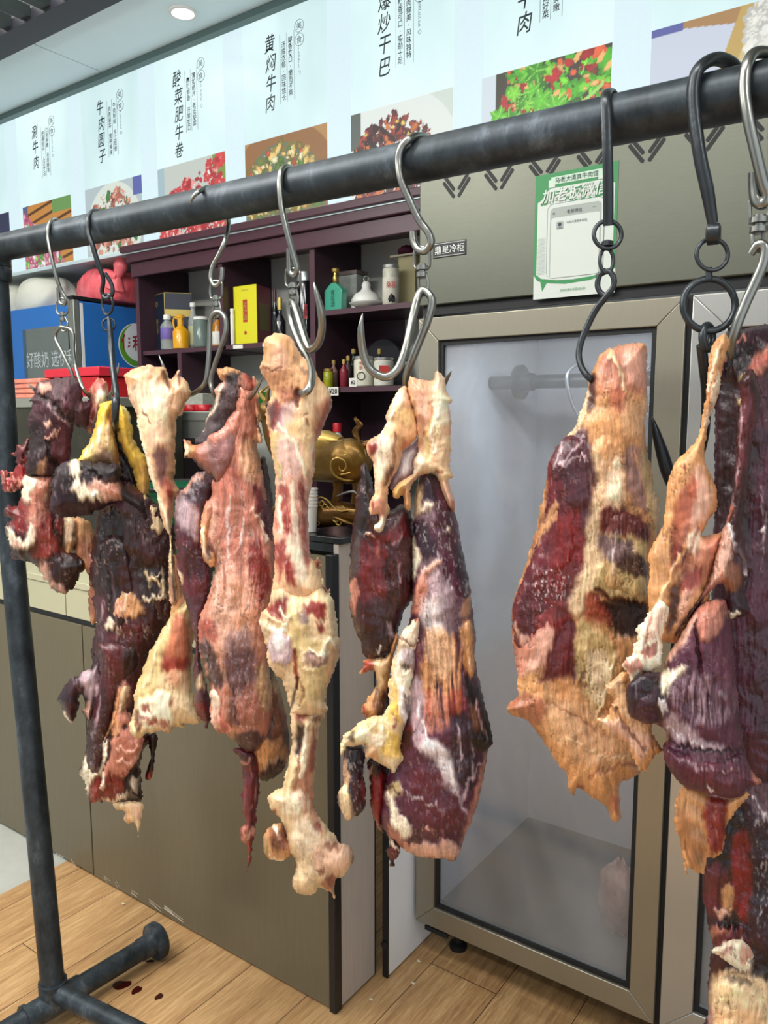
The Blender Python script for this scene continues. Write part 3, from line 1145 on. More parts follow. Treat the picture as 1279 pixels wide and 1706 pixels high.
# navy carton
t, c, l, r, h, nn = gift_box(252, 277, 322, 486, 584, 2.39, zA, 'tall navy gift carton with gold edges at the left end of the shelf', 'gift_carton', m_navy, m_navy, .045, .09)
e = MB()
for p in (c, l):
    e.tube([p + nn * .0015, p + nn * .0015 + Vector((0, 0, h))], .0018, 6, sub=1)
e.tube([c + Vector((0, 0, h)), l + Vector((0, 0, h))], .0018, 6, sub=1)
e.tube([c + Vector((0, 0, h)), r + Vector((0, 0, h))], .0018, 6, sub=1)
e.build('gold_edging', m_golds, t)
n2 = Vector((0, 0, 1)).cross(r - c).normalized()
n2 = n2 if n2.dot(CV - c) > 0 else -n2
text('side_lettering', '国\n台\n酒', .022, (c + l) / 2 + Vector((0, 0, h * .45)) + nn * .0015, (c - l), UX, m_golds, t)
text('crest', '◎', .03, (c + l) / 2 + Vector((0, 0, h * .83)) + nn * .0015, (c - l), UX, m_golds, t)
MB().prism([c + n2 * .0004 + Vector((0, 0, h * .60)), r + n2 * .0004 + Vector((0, 0, h * .60)), r + n2 * .0004 + Vector((0, 0, h * .72)), c + n2 * .0004 + Vector((0, 0, h * .72))], n2 * .0006).build('gold_band', m_golds, t, smooth=False)
# yellow carton
t, c, l, r, h, nn = gift_box(391, 429, 452, 471, 571, 2.37, zA, 'tall yellow liquor carton with maroon side and red name strip', 'liquor_carton', m_yelbox, m_maroon, .0, .12)
mc = (c + l) / 2 + nn * .0014
wv = (c - l).normalized()
MB().prism([mc + wv * s * .0125 + Vector((0, 0, h * z)) for s, z in ((-1, .38), (1, .38), (1, .76), (-1, .76))], nn * .0005).build('red_strip', m_redl, t, smooth=False)
text('name_lettering', '金\n沙\n酒', .026, mc + Vector((0, 0, h * .57)) + nn * .0006, wv, UX, m_golds, t)
text('round_seal', '◉', .02, mc + Vector((0, 0, h * .2)), wv, UX, m_redl, t)
text('small_lettering', '酱香型白酒', .008, mc + Vector((0, 0, h * .92)), wv, UX, m_golds, t)
q = Vector((0, 0, 1)).cross(r - c).normalized()
q = q if q.dot(CV - c) > 0 else -q
MB().prism([c + (r - c) * a + Vector((0, 0, h * z)) + q * .0006 for a, z in ((.15, .25), (.85, .25), (.85, .7), (.15, .7))], q * .0005).build('side_window', mat('olive_print', '6c6430', .5), t, smooth=False)

t, base, r, h = bottle(280, 523, 582, 2.36, zA, 23, 'small clear bottle with white cap and violet label at shelf left', 'bottle', 'clear_bottle', m_glass, m_cap, .66, .42, .14, lab=mat('violet_label', '6a5aa0', .5), lw=(.3, .62))
t, base, r, h = bottle(302, 522, 580, 2.37, zA, 27, 'rounded yellow ceramic jug with a curled handle', 'jug', 'yellow_jug', m_yel, m_yel, .5, .38, .1)
MB().tube([(base[0] - r * .3, base[1] - .004, base[2] + h * .88), (base[0] - r * .9, base[1] - .006, base[2] + h * .93), (base[0] - r * 1.15, base[1] - .006, base[2] + h * .78), (base[0] - r * .85, base[1] - .006, base[2] + h * .52)], .004, 8).build('handle', m_yel, t)
MB().tube([(base[0] + r * .2, base[1], base[2] + h * .86), (base[0] + r * .7, base[1] - .01, base[2] + h * .92)], [.007, .003], 8, sub=1).build('spout', m_yel, t)
bottle(323, 500, 579, 2.42, zA, 17, 'tall slim clear bottle with white cap behind the yellow jug', 'bottle', 'clear_bottle', m_glass, m_cap, .6, .45, .09, lab=mat('pale_label', 'a8aa80', .5), lw=(.1, .5))
jar(336, 528, 579, 2.36, zA, 26, 'squat glass jar with pale lid right of the yellow jug', 'jar', 'glass_jar', mat('grey_green_glass', '6d7f78', .15, alpha=.8), m_cap, .1)
t, base, r, h = bottle(364, 526, 578, 2.40, zA, 20, 'amber bottle with white label behind the double steel hook', 'bottle', 'amber_bottle', mat('amber_glass', 'a86c14', .2), m_dark, .7, .4, .1, lab=m_paper, lw=(.08, .5))
bottle(388, 517, 578, 2.36, zA, 7, 'thin white tube standing left of the yellow carton', 'tube', 'white_tube', m_cap, m_cap, .8, .8, .1)
bottle(459, 474, 566, 2.43, zA, 12, 'dark wine bottle with red capsule beside the maroon carton side', 'bottle', 'wine_bottle', m_dkbot, mat('dark_red_capsule', '4c1420', .4), .55, .36, .22)
bottle(467, 492, 566, 2.37, zA, 19, 'squat black bottle with gold neck right of the yellow carton', 'bottle', 'black_bottle', m_dkbot, m_golds, .45, .34, .28)
t, base, r, h = bottle(509, 448, 562, 2.38, zA, 27, 'black cylinder bottle with silver cap and red characters', 'bottle', 'black_liquor_bottle', m_dkbot, mat('silver_cap', 'b8bcc0', .3, .8), .8, .8, .14)
text('lettering', '老\n窖\n酒', .02, Vector(base) + Vector((0, 0, h * .42)) + (CV - Vector(base)).normalized() * (r + .001), RV, UX, m_redl, t)

# upper right shelf
p = onY(559, 515, 2.38)
h = onY(559, 468, 2.38).z - p.z
b0 = Vector((p.x, 2.38, zB_ + .0006))
t = thing('teal_flask', b0, 'teal green flat liquor flask with gold neck and dark lettering', 'bottle')
R_ = Vector((.93, -.05, 0)).normalized()
D_ = Vector((0, 0, 1)).cross(R_)
w = .043
MB().prism([b0 + R_ * a * w + Vector((0, 0, h * z)) - D_ * .016 for a, z in ((-1, 0), (1, 0), (1.02, .74), (.6, .88), (.25, 1), (-.25, 1), (-.6, .88), (-1.02, .74))], D_ * .032).build('flask_body', m_tealb, t, bevel=.003)
MB().lathe([(.014, h + .0005), (.009, h + .006), (.012, h + .02), (.008, h + .03), (.008, h + .038), (.014, h + .042), (.015, h + .052), (.01, h + .056)], b0, n=18).build('gold_stopper', m_gold, t)
text('lettering', '青\n花\n酒', .022, b0 + Vector((0, 0, h * .45)) - D_ * .0166, R_, UX, mat('dark_teal_ink', '1c4a40', .6), t)
# slanted pale box behind
p = onY(583, 505, 2.5)
t = thing('patterned_carton', (p.x, 2.5, zB_), 'pale patterned carton leaning behind the teal flask', 'box')
MB().box((p.x - .05, 2.47, zB_ + .0006), (p.x + .055, 2.54, zB_ + .15)).build('carton', mat('pale_print', '8e948e', .6, var=.35, vscale=30), t, bevel=.002)
B('lid', (p.x - .052, 2.468, zB_ + .151), (p.x + .057, 2.542, zB_ + .166), mat('brown_print', '5f5550', .6, var=.3, vscale=40), t)
# white bell bottle, plate
p = onY(610, 503, 2.46)
b0 = (p.x, 2.46, zB_ + .0006)
t = thing('white_bell_lamp', b0, 'white bell shaped dispenser with a wire loop on top, on the upper shelf', 'dispenser')
MB().lathe([(.055, 0), (.06, .01), (.058, .045), (.045, .065), (.022, .078), (.016, .09), (.018, .1), (.012, .112)], b0, n=28).build('bell_body', m_cap, t)
MB().torus((b0[0], b0[1], b0[2] + .124), .011, .0016, RX, UX, 18, 6).build('wire_loop', m_al, t)
p = onY(612, 506, 2.385)
MBp = MB().lathe([(.03, 0), (.05, .002), (.078, .012), (.08, .015), (.05, .006), (.0, .004)], (p.x + .012, 2.41, zB_ + .0006), n=32)
t = thing('tray_dish', (p.x + .012, 2.385, zB_), 'shallow white dish lying in front of the bell shaped dispenser', 'dish')
MB().lathe([(.03, 0), (.045, .002), (.068, .014), (.07, .017), (.045, .007), (.0, .005)], (p.x + .012, 2.372, zB_ + .0006), n=32).build('dish', m_cap, t)
t, base, r, h = jar(651, 430, 499, 2.39, zB_, 28, 'tall glass jar with red characters and dark fruit on the upper shelf', 'jar', 'fruit_jar', mat('jar_glass', 'b8b8a8', .2, var=.2, vscale=60), m_al, .08, lab=mat('jar_label', 'c6c2b4', .5), lw=(.05, .68))
dirv = (CV - Vector(base)).normalized()
dirv.z = 0
dirv.normalize()
text('lettering', '桑葚', .026, Vector(base) + Vector((0, 0, h * .5)) + dirv * (r * 1.03 + .001), RV, UX, m_redl, t, sx=.7)
MB().sweep_ball(Vector(base) + Vector((0, 0, h * .17)) + dirv * (r * .86), (r * .5, r * .3, h * .11), 14, 8, .2, 3).build('fruit_picture', m_dark, t)
p = onY(674, 500, 2.45)
t = thing('tan_carton', (p.x, 2.45, zB_), 'tan carton beside the fruit jar at the fridge side', 'box')
B('carton', (p.x - .03, 2.45, zB_ + .0006), (p.x + .045, 2.52, zB_ + .185), mat('tan_board', '948c68', .6), t, bevel=.002)
B('lid', (p.x - .06, 2.44, zB_ + .1855), (p.x + .05, 2.53, zB_ + .192), mat('pale_board', 'a8a08c', .6), t)
tag(MB().sweep_ball((p.x - .01, 2.48, zB_ + .2115), (.04, .03, .019), 14, 8, .1, 2).build('plum_pouch', mat('plum_cloth', '5c2038', .7)), 'dark plum pouch lying on top of the tan carton', 'pouch')

# lower right shelf
jar(547, 613, 645, 2.37, zC, 17, 'little glass jar of yellow chillies at the left of the lower shelf', 'jar', 'chilli_jar', mat('yellow_contents', '8e9018', .25, var=.3, vscale=60), m_gold, .14)
for i, (px_, yt, w_, Y_, lab) in enumerate([(556, 597, 14, 2.42, 'slim pink spirit bottle with gold stopper, nearest the yellow chilli jar'), (573, 597, 14, 2.38, 'slim spirit bottle with red liquid and gold stopper in the middle of the lower shelf'),
                                            (580, 590, 14, 2.44, 'slim spirit bottle with gold stopper standing behind the red one')]):
    bottle(px_, yt, 644, Y_, zC, w_, lab, 'bottle', 'spirit_bottle', [mat('pink_liquor', '8f6a6a', .2), mat('red_liquor', '7a2430', .2), mat('smoky_liquor', '4a3a3c', .2)][i], m_cork, .6, .35, .16, 'spirit bottles on the lower shelf')
bottle(589, 578, 644, 2.48, zC, 15, 'tall dark green bottle behind the white sealed jar', 'bottle', 'dark_bottle', mat('dark_green_glass', '16281e', .15), m_cork, .6, .4, .12)
t, base, r, h = jar(606, 591, 642, 2.37, zC, 33, 'white jar with brown seal and characters left of the red label jar', 'jar', 'sealed_jar', mat('cream_jar', 'c9c7b4', .35), m_al, .1)
dv = (CV - Vector(base))
dv.z = 0
dv.normalize()
text('lettering', '陈\n酿', .016, Vector(base) + Vector((0, 0, h * .68)) + dv * (r + .001) - RV * .012, RV, UX, m_redl, t)
MB().torus(Vector(base) + Vector((0, 0, h * .34)) + dv * (r + .001) - RV * .01, .014, .0016, RV, UX, 22, 5).build('round_seal', m_dark, t)
t, base, r, h = jar(639, 592, 640, 2.37, zC, 33, 'white jar with orange red square label near the big free hook', 'jar', 'sealed_jar', mat('cream_jar_b', 'c9c9bd', .35), m_al, .1)
c = Vector(base) + Vector((0, 0, h * .58)) + dv * (r + .0012)
MB().prism([c + RV * a * .018 + UX[2] * Vector((0, 0, b * .013)) for a, b in ((-1, -1), (1, -1), (1, 1), (-1, 1))], dv * .001).build('square_label', m_redl, t, smooth=False)
p = onY(632, 560, 2.52)
t = thing('dark_hat', (p.x, 2.52, zC), 'dark arched cap standing against the wall behind the white jars', 'hat')
hp = [(p.x + .11 * math.cos(a), 2.54, zC + .002 + .19 * math.sin(a) ** .8) for a in [math.pi * k / 18 for k in range(19)]]
MB().prism(hp, (0, .03, 0)).build('hat_body', mat('black_cloth', '232329', .8), t)
bottle(632, 575, 640, 2.47, zC, 12, 'bottle with gold stopper standing behind the two white jars', 'bottle', 'spirit_bottle', m_dkbot, m_cork, .6, .4, .14)
p = onY(677, 640, 2.42)
t, base, r, h = bottle(678, 600, 641, 2.40, zC, 9, 'small green can at the fridge end of the lower shelf', 'can', 'green_can', mat('green_print', '3c5c38', .4), m_al, .8, .85, .1)
# price tags
for (px_, py_, w_, s, lab) in ((555, 652, 18, '¥20', 'small white price tag reading ¥20 under the lower shelf'), (588, 637, 13, '¥2', 'small white price tag reading ¥2 standing on the lower shelf')):
    Yt = YS + .006 if s == '¥20' else YS + .012
    p = onY(px_, py_, Yt)
    k = .5 * w_ * .0028
    t = thing('price_tag', p, lab, 'price tag')
    B('card', (p.x - k, Yt - .001, p.z - .016), (p.x + k, Yt, p.z + .016), m_paper, t)
    text('price', s, .026 if s == '¥20' else .02, (p.x, Yt - .0011, p.z), RX, UX, m_black, t, bold=.02)
for i, (xa, xb) in enumerate(((388, 404), (437, 446), (498, 502))):
    a, b = onY(xa, 575, YS + .012), onY(xb, 575, YS + .012)
    tag(B('shelf_label', (a.x, YS + .0122, zA - .018), (b.x, YS + .0135, zA - .003), m_paper),
        ['blank white label on the shelf edge below the yellow carton', 'blank white label on the shelf edge right of the yellow carton', 'blank white label on the shelf edge below the black bottle'][i], 'label')

# red capped white bottle behind the statue
bottle(562, 682, 742, 2.36, 1.34, 28, 'white plastic bottle with red cap behind the brass ox', 'bottle', 'white_bottle', m_cap, mat('red_cap', 'b41c28', .4), .5, .42, .26, lab=mat('red_print_label', 'a83434', .5), lw=(.1, .42))

# ================================================================== brass oxen on the end cabinet
m_brass = mat('aged_brass', '634816', .32, .6, var=.5, vscale=14, bump=.1, bscale=60)
m_brass2 = mat('brass_ornament', '9c8040', .32, .6)
m_brass3 = mat('dark_bronze', '65461e', .3, .7, var=.5, vscale=18, bump=.2, bscale=50)
ZT = 1.2165


def pe(px, py, Y):
    return onY(px, py, Y)


YO = 1.50
pb = pe(565, 885, YO)
ox = thing('brass_ox_statue', (pb.x, YO, ZT), 'large brass ox statue with spiral haunch and curled tail on the end cabinet', 'statue')
spine = [pe(452, 700, YO), pe(470, 745, YO), pe(505, 768, YO), pe(545, 770, YO), pe(580, 768, YO), pe(607, 775, YO)]
mpx = (pe(600, 770, YO) - pe(599, 770, YO)).length * .82
MB().tube(spine, [18 * mpx, 24 * mpx, 31 * mpx, 33 * mpx, 38 * mpx, 22 * mpx], 28, sub=6).build('ox_body', m_brass, ox)
MB().sweep_ball(pe(446, 688, YO), (.03, .025, .032), 18, 12, .05, 4).build('head', m_brass, ox)
for s in (-1, 1):
    MB().tube([pe(446, 672, YO + s * .012), pe(440 - 6 * s, 655, YO + s * .03), pe(452, 640, YO + s * .035)], [.007, .005, .001], 8).build('horn', m_brass2, ox)
hc = pe(582, 768, YO)
MB().sweep_ball(hc + (CV - hc).normalized() * .012, (38 * mpx, .034, 37 * mpx), 26, 18).build('haunch', m_brass, ox)
vd = (CV - hc).normalized()


def spiral(cx, cy, pts, rad, nm='spiral_ornament', base=hc, sph=(38 * mpx), par=None):
    P = []
    for (x, y) in pts:
        q = pe(x, y, YO)
        d = (q - base)
        d -= vd * d.dot(vd)
        k = max(0, 1 - (d.length / sph) ** 2) ** .5
        P.append(base + d + vd * (.012 + .036 * k))
    MB().tube(P, rad, 8, sub=4).build(nm, m_brass2, par or ox)


spiral(0, 0, [(597, 797), (580, 800), (562, 794), (553, 780), (554, 768), (563, 763), (574, 768), (577, 777), (572, 784), (566, 781), (566, 776)], [.0015] + [.003] * 8 + [.002, .001])
spiral(0, 0, [(564, 764), (577, 766), (588, 775), (589, 769), (584, 760), (577, 757), (573, 760), (576, 765), (581, 764)], [.002] * 9)
spiral(0, 0, [(568, 790), (582, 787), (590, 778), (592, 768), (586, 758)], [.0025] * 5)
# saddle cloth and its scrolls
MB().tube([pe(497, 742, YO), pe(520, 737, YO), pe(545, 737, YO), pe(568, 740, YO)], [.026, .03, .03, .018], 22, sub=5).build('saddle_cloth', m_brass2, ox)
for o in range(4):
    pts = [(526 + o * 4, 740 + o * 3.5), (540 + o * 5, 733 + o * 3), (552 + o * 6, 735 + o * 2.2), (572, 734 + o)]
    P = [pe(x, y, YO) + vd * (.03 - o * .001) for x, y in pts]
    MB().tube(P, .0016, 6, sub=4).build('saddle_cord', m_brass2, ox)
P = [pe(x, y, YO) + vd * .036 for x, y in ((525, 752), (536, 756), (543, 752), (541, 746), (536, 748))]
MB().tube(P, .0018, 6, sub=4).build('saddle_scroll', m_brass2, ox)
# tail
for o in range(3):
    pts = [(622 - o * 2, 731 + o * 3), (606, 737 + o * 3), (594 + o * 2, 730 + o * 2), (589 + o * 3, 718), (596 + o * 3, 708), (591 + o * 3, 699 + o), (593 + o, 694 + o * 2)]
    MB().tube([pe(x, y, YO + .01 - o * .005) for x, y in pts], [.003, .0035, .004, .004, .0035, .003, .001], 8, sub=4).build('tail_strand', m_brass3, ox)
for x in (470, 502, 560, 592):
    MB().tube([pe(x, 785, YO + .0), pe(x + 3, 812, YO), pe(x, 838, YO)], [.018, .012, .014], 12).build('leg', m_brass3, ox)
# rocky bronze base with a second reclining head
bs = thing('bronze_ox_base', (pb.x, YO, ZT), 'dark bronze carved base with a ridged horn and scroll reliefs below the brass ox', 'statue')
MB().tube([pe(448, 860, YO), pe(480, 858, YO), pe(530, 857, YO), (pe(575, 856, YO)), pe(612, 862, YO)], [.014, .028, .034, .03, .014], 26, sub=6).build('carved_base', m_brass3, bs)


def relief(pts, rad, m=m_brass2, nm='relief', out=.036):
    MB().tube([pe(x, y, YO) + vd * out for x, y in pts], rad, 8, sub=4).build(nm, m, bs)


relief([(524, 833), (534, 827), (546, 832), (556, 843), (568, 850), (580, 848), (596, 849)], [.0015, .002, .002, .002, .002, .002, .001])
relief([(570, 849), (566, 845), (571, 842), (576, 848)], .0014)
relief([(552, 858), (566, 863), (577, 868), (590, 872)], [.001, .004, .005, .001], m_brass)
relief([(524, 868), (530, 866), (533, 871), (528, 874)], .0013)
for k in range(7):
    x, y = 536 + k * 4.6, 836 + k * 5.2
    relief([(x - 4, y + 3), (x + 1, y - 3), (x + 5, y + 1), (x + 2, y + 6), (x - 3, y + 4)], .0022, m_brass2, 'horn_ridge', .034)
relief([(480, 850), (468, 842), (455, 846), (452, 858), (462, 866), (470, 860)], .0025)
relief([(560, 826), (575, 820), (590, 818), (598, 828)], [.001, .003, .003, .001], mat('pewter', '6c6c70', .4, .6), 'pewter_scroll')

# stack of paper cups
pc = pe(525, 893, 1.47)
cup0 = None
for k in range(6):
    z = ZT + .0008 + k * .0085
    b_ = (pc.x - .006, 1.462, z)
    m_ = MB().lathe([(.0125, 0), (.0125, .002), (.0165, .062), (.018, .063), (.018, .066), (.0155, .066), (.012, .006), (0, .005)], b_, n=24)
    o = tag(m_.build('paper_cup', m_cap), 'white paper cup, ' + ['bottom', 'second', 'third', 'fourth', 'fifth', 'top'][k] + ' one of the short stack beside the bronze base', 'cup', 'stacked paper cups')
# ================================================================== blue dairy fridge
m_blue = mat('blue_enamel', '2a6cb8', .3)
m_blued = mat('grey_fridge_glass', '646c6a', .15, var=.12, vscale=3)
XB, YBf = -3.26, 2.15
bf = thing('blue_dairy_fridge', (-3.65, 2.4, 0), 'tall blue drinks fridge with white round logo on its side and sliding glass door', 'fridge')
B('fridge_body', (-4.15, YBf + .03, .05), (XB, 2.6, 2.03), m_blue, bf, bevel=.006)
B('corner_profile', (XB - .055, YBf - .002, .05), (XB - .001, YBf + .029, 2.035), mat('grey_profile', '8a8e88', .35, .5), bf, bevel=.004)
B('white_edge', (XB - .0005, YBf + .03, .1), (XB + .0015, YBf + .045, 2.02), m_cap, bf)
B('top_rim', (XB - .06, YBf - .005, 2.0355), (XB + .002, YBf + .16, 2.05), m_dark, bf)
dr = B('door', (-3.87, YBf, .3), (XB - .056, YBf + .028, 2.02), m_blue, bf, bevel=.002)
gx0, gx1 = onY(46, 600, YBf).x, onY(118, 600, YBf).x
gz = onY(80, 545, YBf).z
B('glass_pane', (gx0, YBf - .002, .6), (gx1, YBf - .0004, gz), m_blued, dr)
B('glass_edge', (gx0 - .03, YBf - .0015, .6), (gx0 - .0006, YBf - .0003, gz + .0), mat('slate_frame', '3c5468', .3), dr)
B('side_rail', (-3.9, YBf - .004, .3), (-3.875, YBf + .028, 2.02), m_al, bf)
B('second_door', (-4.14, YBf, .3), (-3.905, YBf + .028, 2.02), m_blue, bf)
p = onY(83, 598, YBf - .003)
text('door_lettering', '好酸奶 选伊利', .083, (p.x, YBf - .0025, p.z), RX, UX, mat('frosted_letters', 'b4bcc0', .6), bf, sx=.78)
# logo on the side face (faces +X)
lc = onX(228, 576, XB)
SY = (0, 1, 0)
def disc(nm, c, ry, rz, m, off, cut=None):
    P = [Vector((XB + off, c.y + ry * math.cos(t), c.z + rz * math.sin(t))) for t in [2 * math.pi * k / 48 for k in range(48)]]
    MB().prism(P, (.0005, 0, 0)).build(nm, m, bf, smooth=False)
RL = .105
disc('logo_rim', lc, RL * 1.02, RL * 1.02, m_cap, .0003)
disc('logo_green', lc, RL * .97, RL * .97, mat('leaf_green', '5c9c34', .4), .0009)
disc('logo_white', lc + Vector((0, .01, .014)), RL * .86, RL * .86, mat('logo_white', 'dde2e6', .4), .0015)
text('logo_lettering', '伊利', .08, (XB + .0022, lc.y - .03, lc.z + .012), SY, UX, mat('logo_red', '9c2236', .4), bf, sx=.8, bold=.02)
wl = MB()
for (a, b, c, d) in ((182, 650, 238, 654), (203, 664, 207, 700), (220, 662, 224, 712), (182, 672, 186, 690)):
    q1, q2 = onX(a, b, XB + .001), onX(c, d, XB + .001)
    wl.box((XB + .0004, min(q1.y, q2.y), q2.z), (XB + .0012, max(q1.y, q2.y), q1.z))
wl.build('white_side_print', m_cap, bf, smooth=False)

# sacks and bag on top of it
m_sack = mat('white_woven_sack', 'd6d6c8', .7, var=.08, vscale=9, bump=.5, bscale=7)
m_bag = mat('red_plastic_bag', 'ea4450', .35, var=.12, vscale=6, stretch=(5, 5, 1), bump=.6, bscale=14, color2='f8888e')


def sack(cx, cy, Y, rx, rz, label, name, m, zb=2.031, seed=0, tilt=0):
    p = Vector((cx, Y, zb))
    v = MB()
    n1, n2 = 36, 20
    rnd = random.Random(seed)
    ph = [rnd.uniform(0, 6.3) for _ in range(8)]
    vs, fs = [], []
    for i in range(n2 + 1):
        for k in range(n1):
            u, w = math.pi * i / n2, 2 * math.pi * k / n1
            q = 1 + .07 * math.sin(3 * w + ph[0] + u) + .05 * math.sin(5 * w + 4 * u + ph[1]) + .03 * math.sin(11 * w + ph[2] + 3 * u)
            su = abs(math.sin(u)) ** .6
            x = rx * q * su * math.cos(w)
            y = .13 * q * su * math.sin(w)
            z = rz * (math.cos(u)) * (1 + .1 * math.sin(2 * w + ph[3])) + tilt * x
            z = max(z, -rz * .55)
            vs.append((p.x + x, Y + y, zb + rz * .55 + z))
    for i in range(n2):
        for k in range(n1):
            l = (k + 1) % n1
            fs.append((i * n1 + k, (i + 1) * n1 + k, (i + 1) * n1 + l, i * n1 + l))
    t = thing(name, (p.x, Y, zb), label, 'bag')
    v.add(vs, fs).build('sack_body', m, t, ang=80)
    return t, p


sack(-4.2, 500, 2.36, .17, .105, 'off-white sack lying on the left of the blue fridge top', 'woven_sack', m_sack, 2.0315, 1, .05)
sack(-3.82, 480, 2.36, .2, .112, 'larger pale sack in the middle of the blue fridge top', 'woven_sack', m_sack, 2.0315, 5, .06)
t, p = sack(-3.38, 490, 2.43, .18, .105, 'red plastic bag with a knotted top on the blue fridge', 'plastic_bag', m_bag, 2.0515, 9)
kx = onY(198, 455, 2.36)
MB().tube([kx + Vector((-.03, 0, -.07)), kx + Vector((-.01, 0, -.015)), kx + Vector((.015, 0, .03)), kx + Vector((.03, 0, .085))], [.05, .018, .034, .016], 16, sub=5).build('knot', m_bag, t)
MB().tube([kx + Vector((.0, -.01, -.02)), kx + Vector((-.07, -.02, .0)), kx + Vector((-.11, -.02, -.03))], [.016, .026, .006], 12, sub=5).build('bag_ear', m_bag, t)

# little navy notice on the wall
a, b = onY(14, 483, 2.6), onY(61, 462, 2.6)
t = thing('wall_notice', (a.x, 2.61, a.z), 'small navy notice plate with white characters under the light box', 'sign')
B('plate', (a.x, 2.605, b.z - .085), (b.x, 2.6185, b.z), mat('navy_plate', '2c2c5c', .4), t)
text('lettering', '食品公示栏', .05, ((a.x + b.x) / 2, 2.6045, b.z - .045), RX, UX, mat('pale_letters', 'a4a8c4', .5), t, sx=.9)

# ================================================================== work area behind the counter
m_st = mat('worktable_steel', 'b0b2aa', .3, .7)
wtb = thing('steel_side_table', (-2.6, 2.05, 0), 'stainless steel side table behind the counter carrying small red tubs', 'table')
q = onY(310, 686, 2.1)
zt2 = q.z
B('table_top', (-2.99, 1.98, zt2 - .035), (-2.03, 2.3, zt2), m_st, wtb, bevel=.003)
B('apron', (-2.98, 1.985, zt2 - .1), (-2.04, 2.0, zt2 - .036), m_st, wtb)
for x in (-2.97, -2.05):
    for y in (2.0, 2.28):
        B('leg', (x - .015, y - .015, 0), (x + .015, y + .015, zt2 - .1005), m_st, wtb)
m_redp = mat('red_plastic', 'b01c24', .3)
for i, (px_, lab) in enumerate(((297, 'round red tub on the steel side table, left of the pair'), (340, 'round red tub on the steel side table, right of the pair'), (318, 'round red tub on the steel side table, in the middle'))):
    p = onY(px_, 680, 2.06)
    tag(MB().lathe([(.03, 0), (.034, .004), (.034, .02), (.03, .026), (0, .026)], (p.x, 2.06, zt2 + .0006), n=24).build('red_tub', m_redp), lab, 'tub', 'red tubs on the side table')
p = onY(330, 668, 2.2)
t = thing('white_carton', (p.x, 2.2, zt2), 'small white printed carton standing behind the red tubs', 'box')
B('carton', (p.x - .06, 2.18, zt2 + .0006), (p.x + .05, 2.25, zt2 + .075), mat('grey_print', '9c9e94', .6, var=.25, vscale=50), t, bevel=.002)
p = onY(432, 640, 2.2)
t = thing('green_tub', (p.x, 2.2, zt2), 'small bright green lidded tub glimpsed between two joints', 'tub')
MB().lathe([(.05, 0), (.058, .05), (.06, .052), (.055, .07), (0, .075)], (p.x + .02, 2.15, zt2 + .0006), n=24).build('tub_body', mat('bright_green_plastic', '1c8c3c', .3), t)
p = onY(312, 775, 1.8)
t = thing('green_bin', (p.x, 1.8, .986), 'dark green plastic bin behind the shank bone', 'bin')
MB().lathe([(.13, 0), (.17, .27), (.18, .272), (.18, .285), (.15, .29), (0, .292)], (p.x + .03, 1.72, .986), n=32).build('bin_body', mat('green_plastic', '0f5a3a', .35), t)
MB().torus((p.x + .03, 1.72, 1.274), .182, .008, (1, 0, 0), (0, 1, 0)).build('rim', m_dark, t)

dc = thing('glass_counter_case', (-2.9, 1.75, .985), 'dark glass counter case with stainless top behind the leftmost joints', 'display case')
q = onY(90, 664, 1.66)
zc = q.z
xr = onY(168, 664, 1.6).x
B('case_glass', (-3.4, 1.58, .986), (xr, 1.94, zc - .034), mat('dark_glass', '1c1e1c', .1, var=.6, vscale=6, color2='3c3a2c'), dc)
B('case_top', (-3.42, 1.57, zc - .033), (xr + .01, 1.95, zc), m_st, dc, bevel=.003)


def pbox(x0, y0, x1, y1, Y, d, m, nm, par=None, zb=None, bev=.004):
    a, b = onY(x0, y1, Y), onY(x1, y0, Y)
    z0_ = a.z if zb is None else zb
    return MB().box((a.x, Y, z0_), (b.x, Y + d, b.z)).build(nm, m, par, bevel=bev)


t = thing('red_crate', (-2.5, 1.7, zc), 'red plastic tray crate behind the leftmost joint', 'crate')
pbox(75, 627, 163, 664, 1.66, .2, m_redp, 'lower_tray', t, zc + .0006)
zz = onY(100, 629, 1.66).z
pbox(74, 610, 164, 628, 1.655, .21, mat('red_plastic_light', 'c4283a', .3), 'upper_tray', t, zz)
m_wrap = mat('wrapped_red_packs', 'd0503c', .25, var=.5, vscale=14, stretch=(1, 1, 7), color2='dca48c', bump=.4, bscale=30, coat=.6)
for k in range(4):
    za = zc + .0008 + k * .0185
    a, b = onY(22, 650, 1.62), onY(73 - k * 2, 650, 1.62)
    tag(MB().box((a.x, 1.62, za), (b.x, 1.8, za + .0178)).build('wrapped_pack', m_wrap, bevel=.005), 'film wrapped red pack, ' + ['bottom', 'second', 'third', 'top'][k] + ' of the pile left of the red crate', 'pack', 'film wrapped red packs')
# snack packet on the counter, far left
a, b = onY(-20, 950, 1.46), onY(12, 868, 1.46)
t = thing('red_packet', (b.x - .05, 1.46, .9855), 'red and orange packet standing on the counter at the left edge', 'packet')
MB().box((b.x - .12, 1.46, .9858), (b.x, 1.485, b.z)).build('packet_body', m_redp, t, bevel=.006)
B('orange_panel', (b.x - .1, 1.4585, 1.0), (b.x - .012, 1.4596, b.z - .05), mat('orange_print', 'd0702c', .4), t)

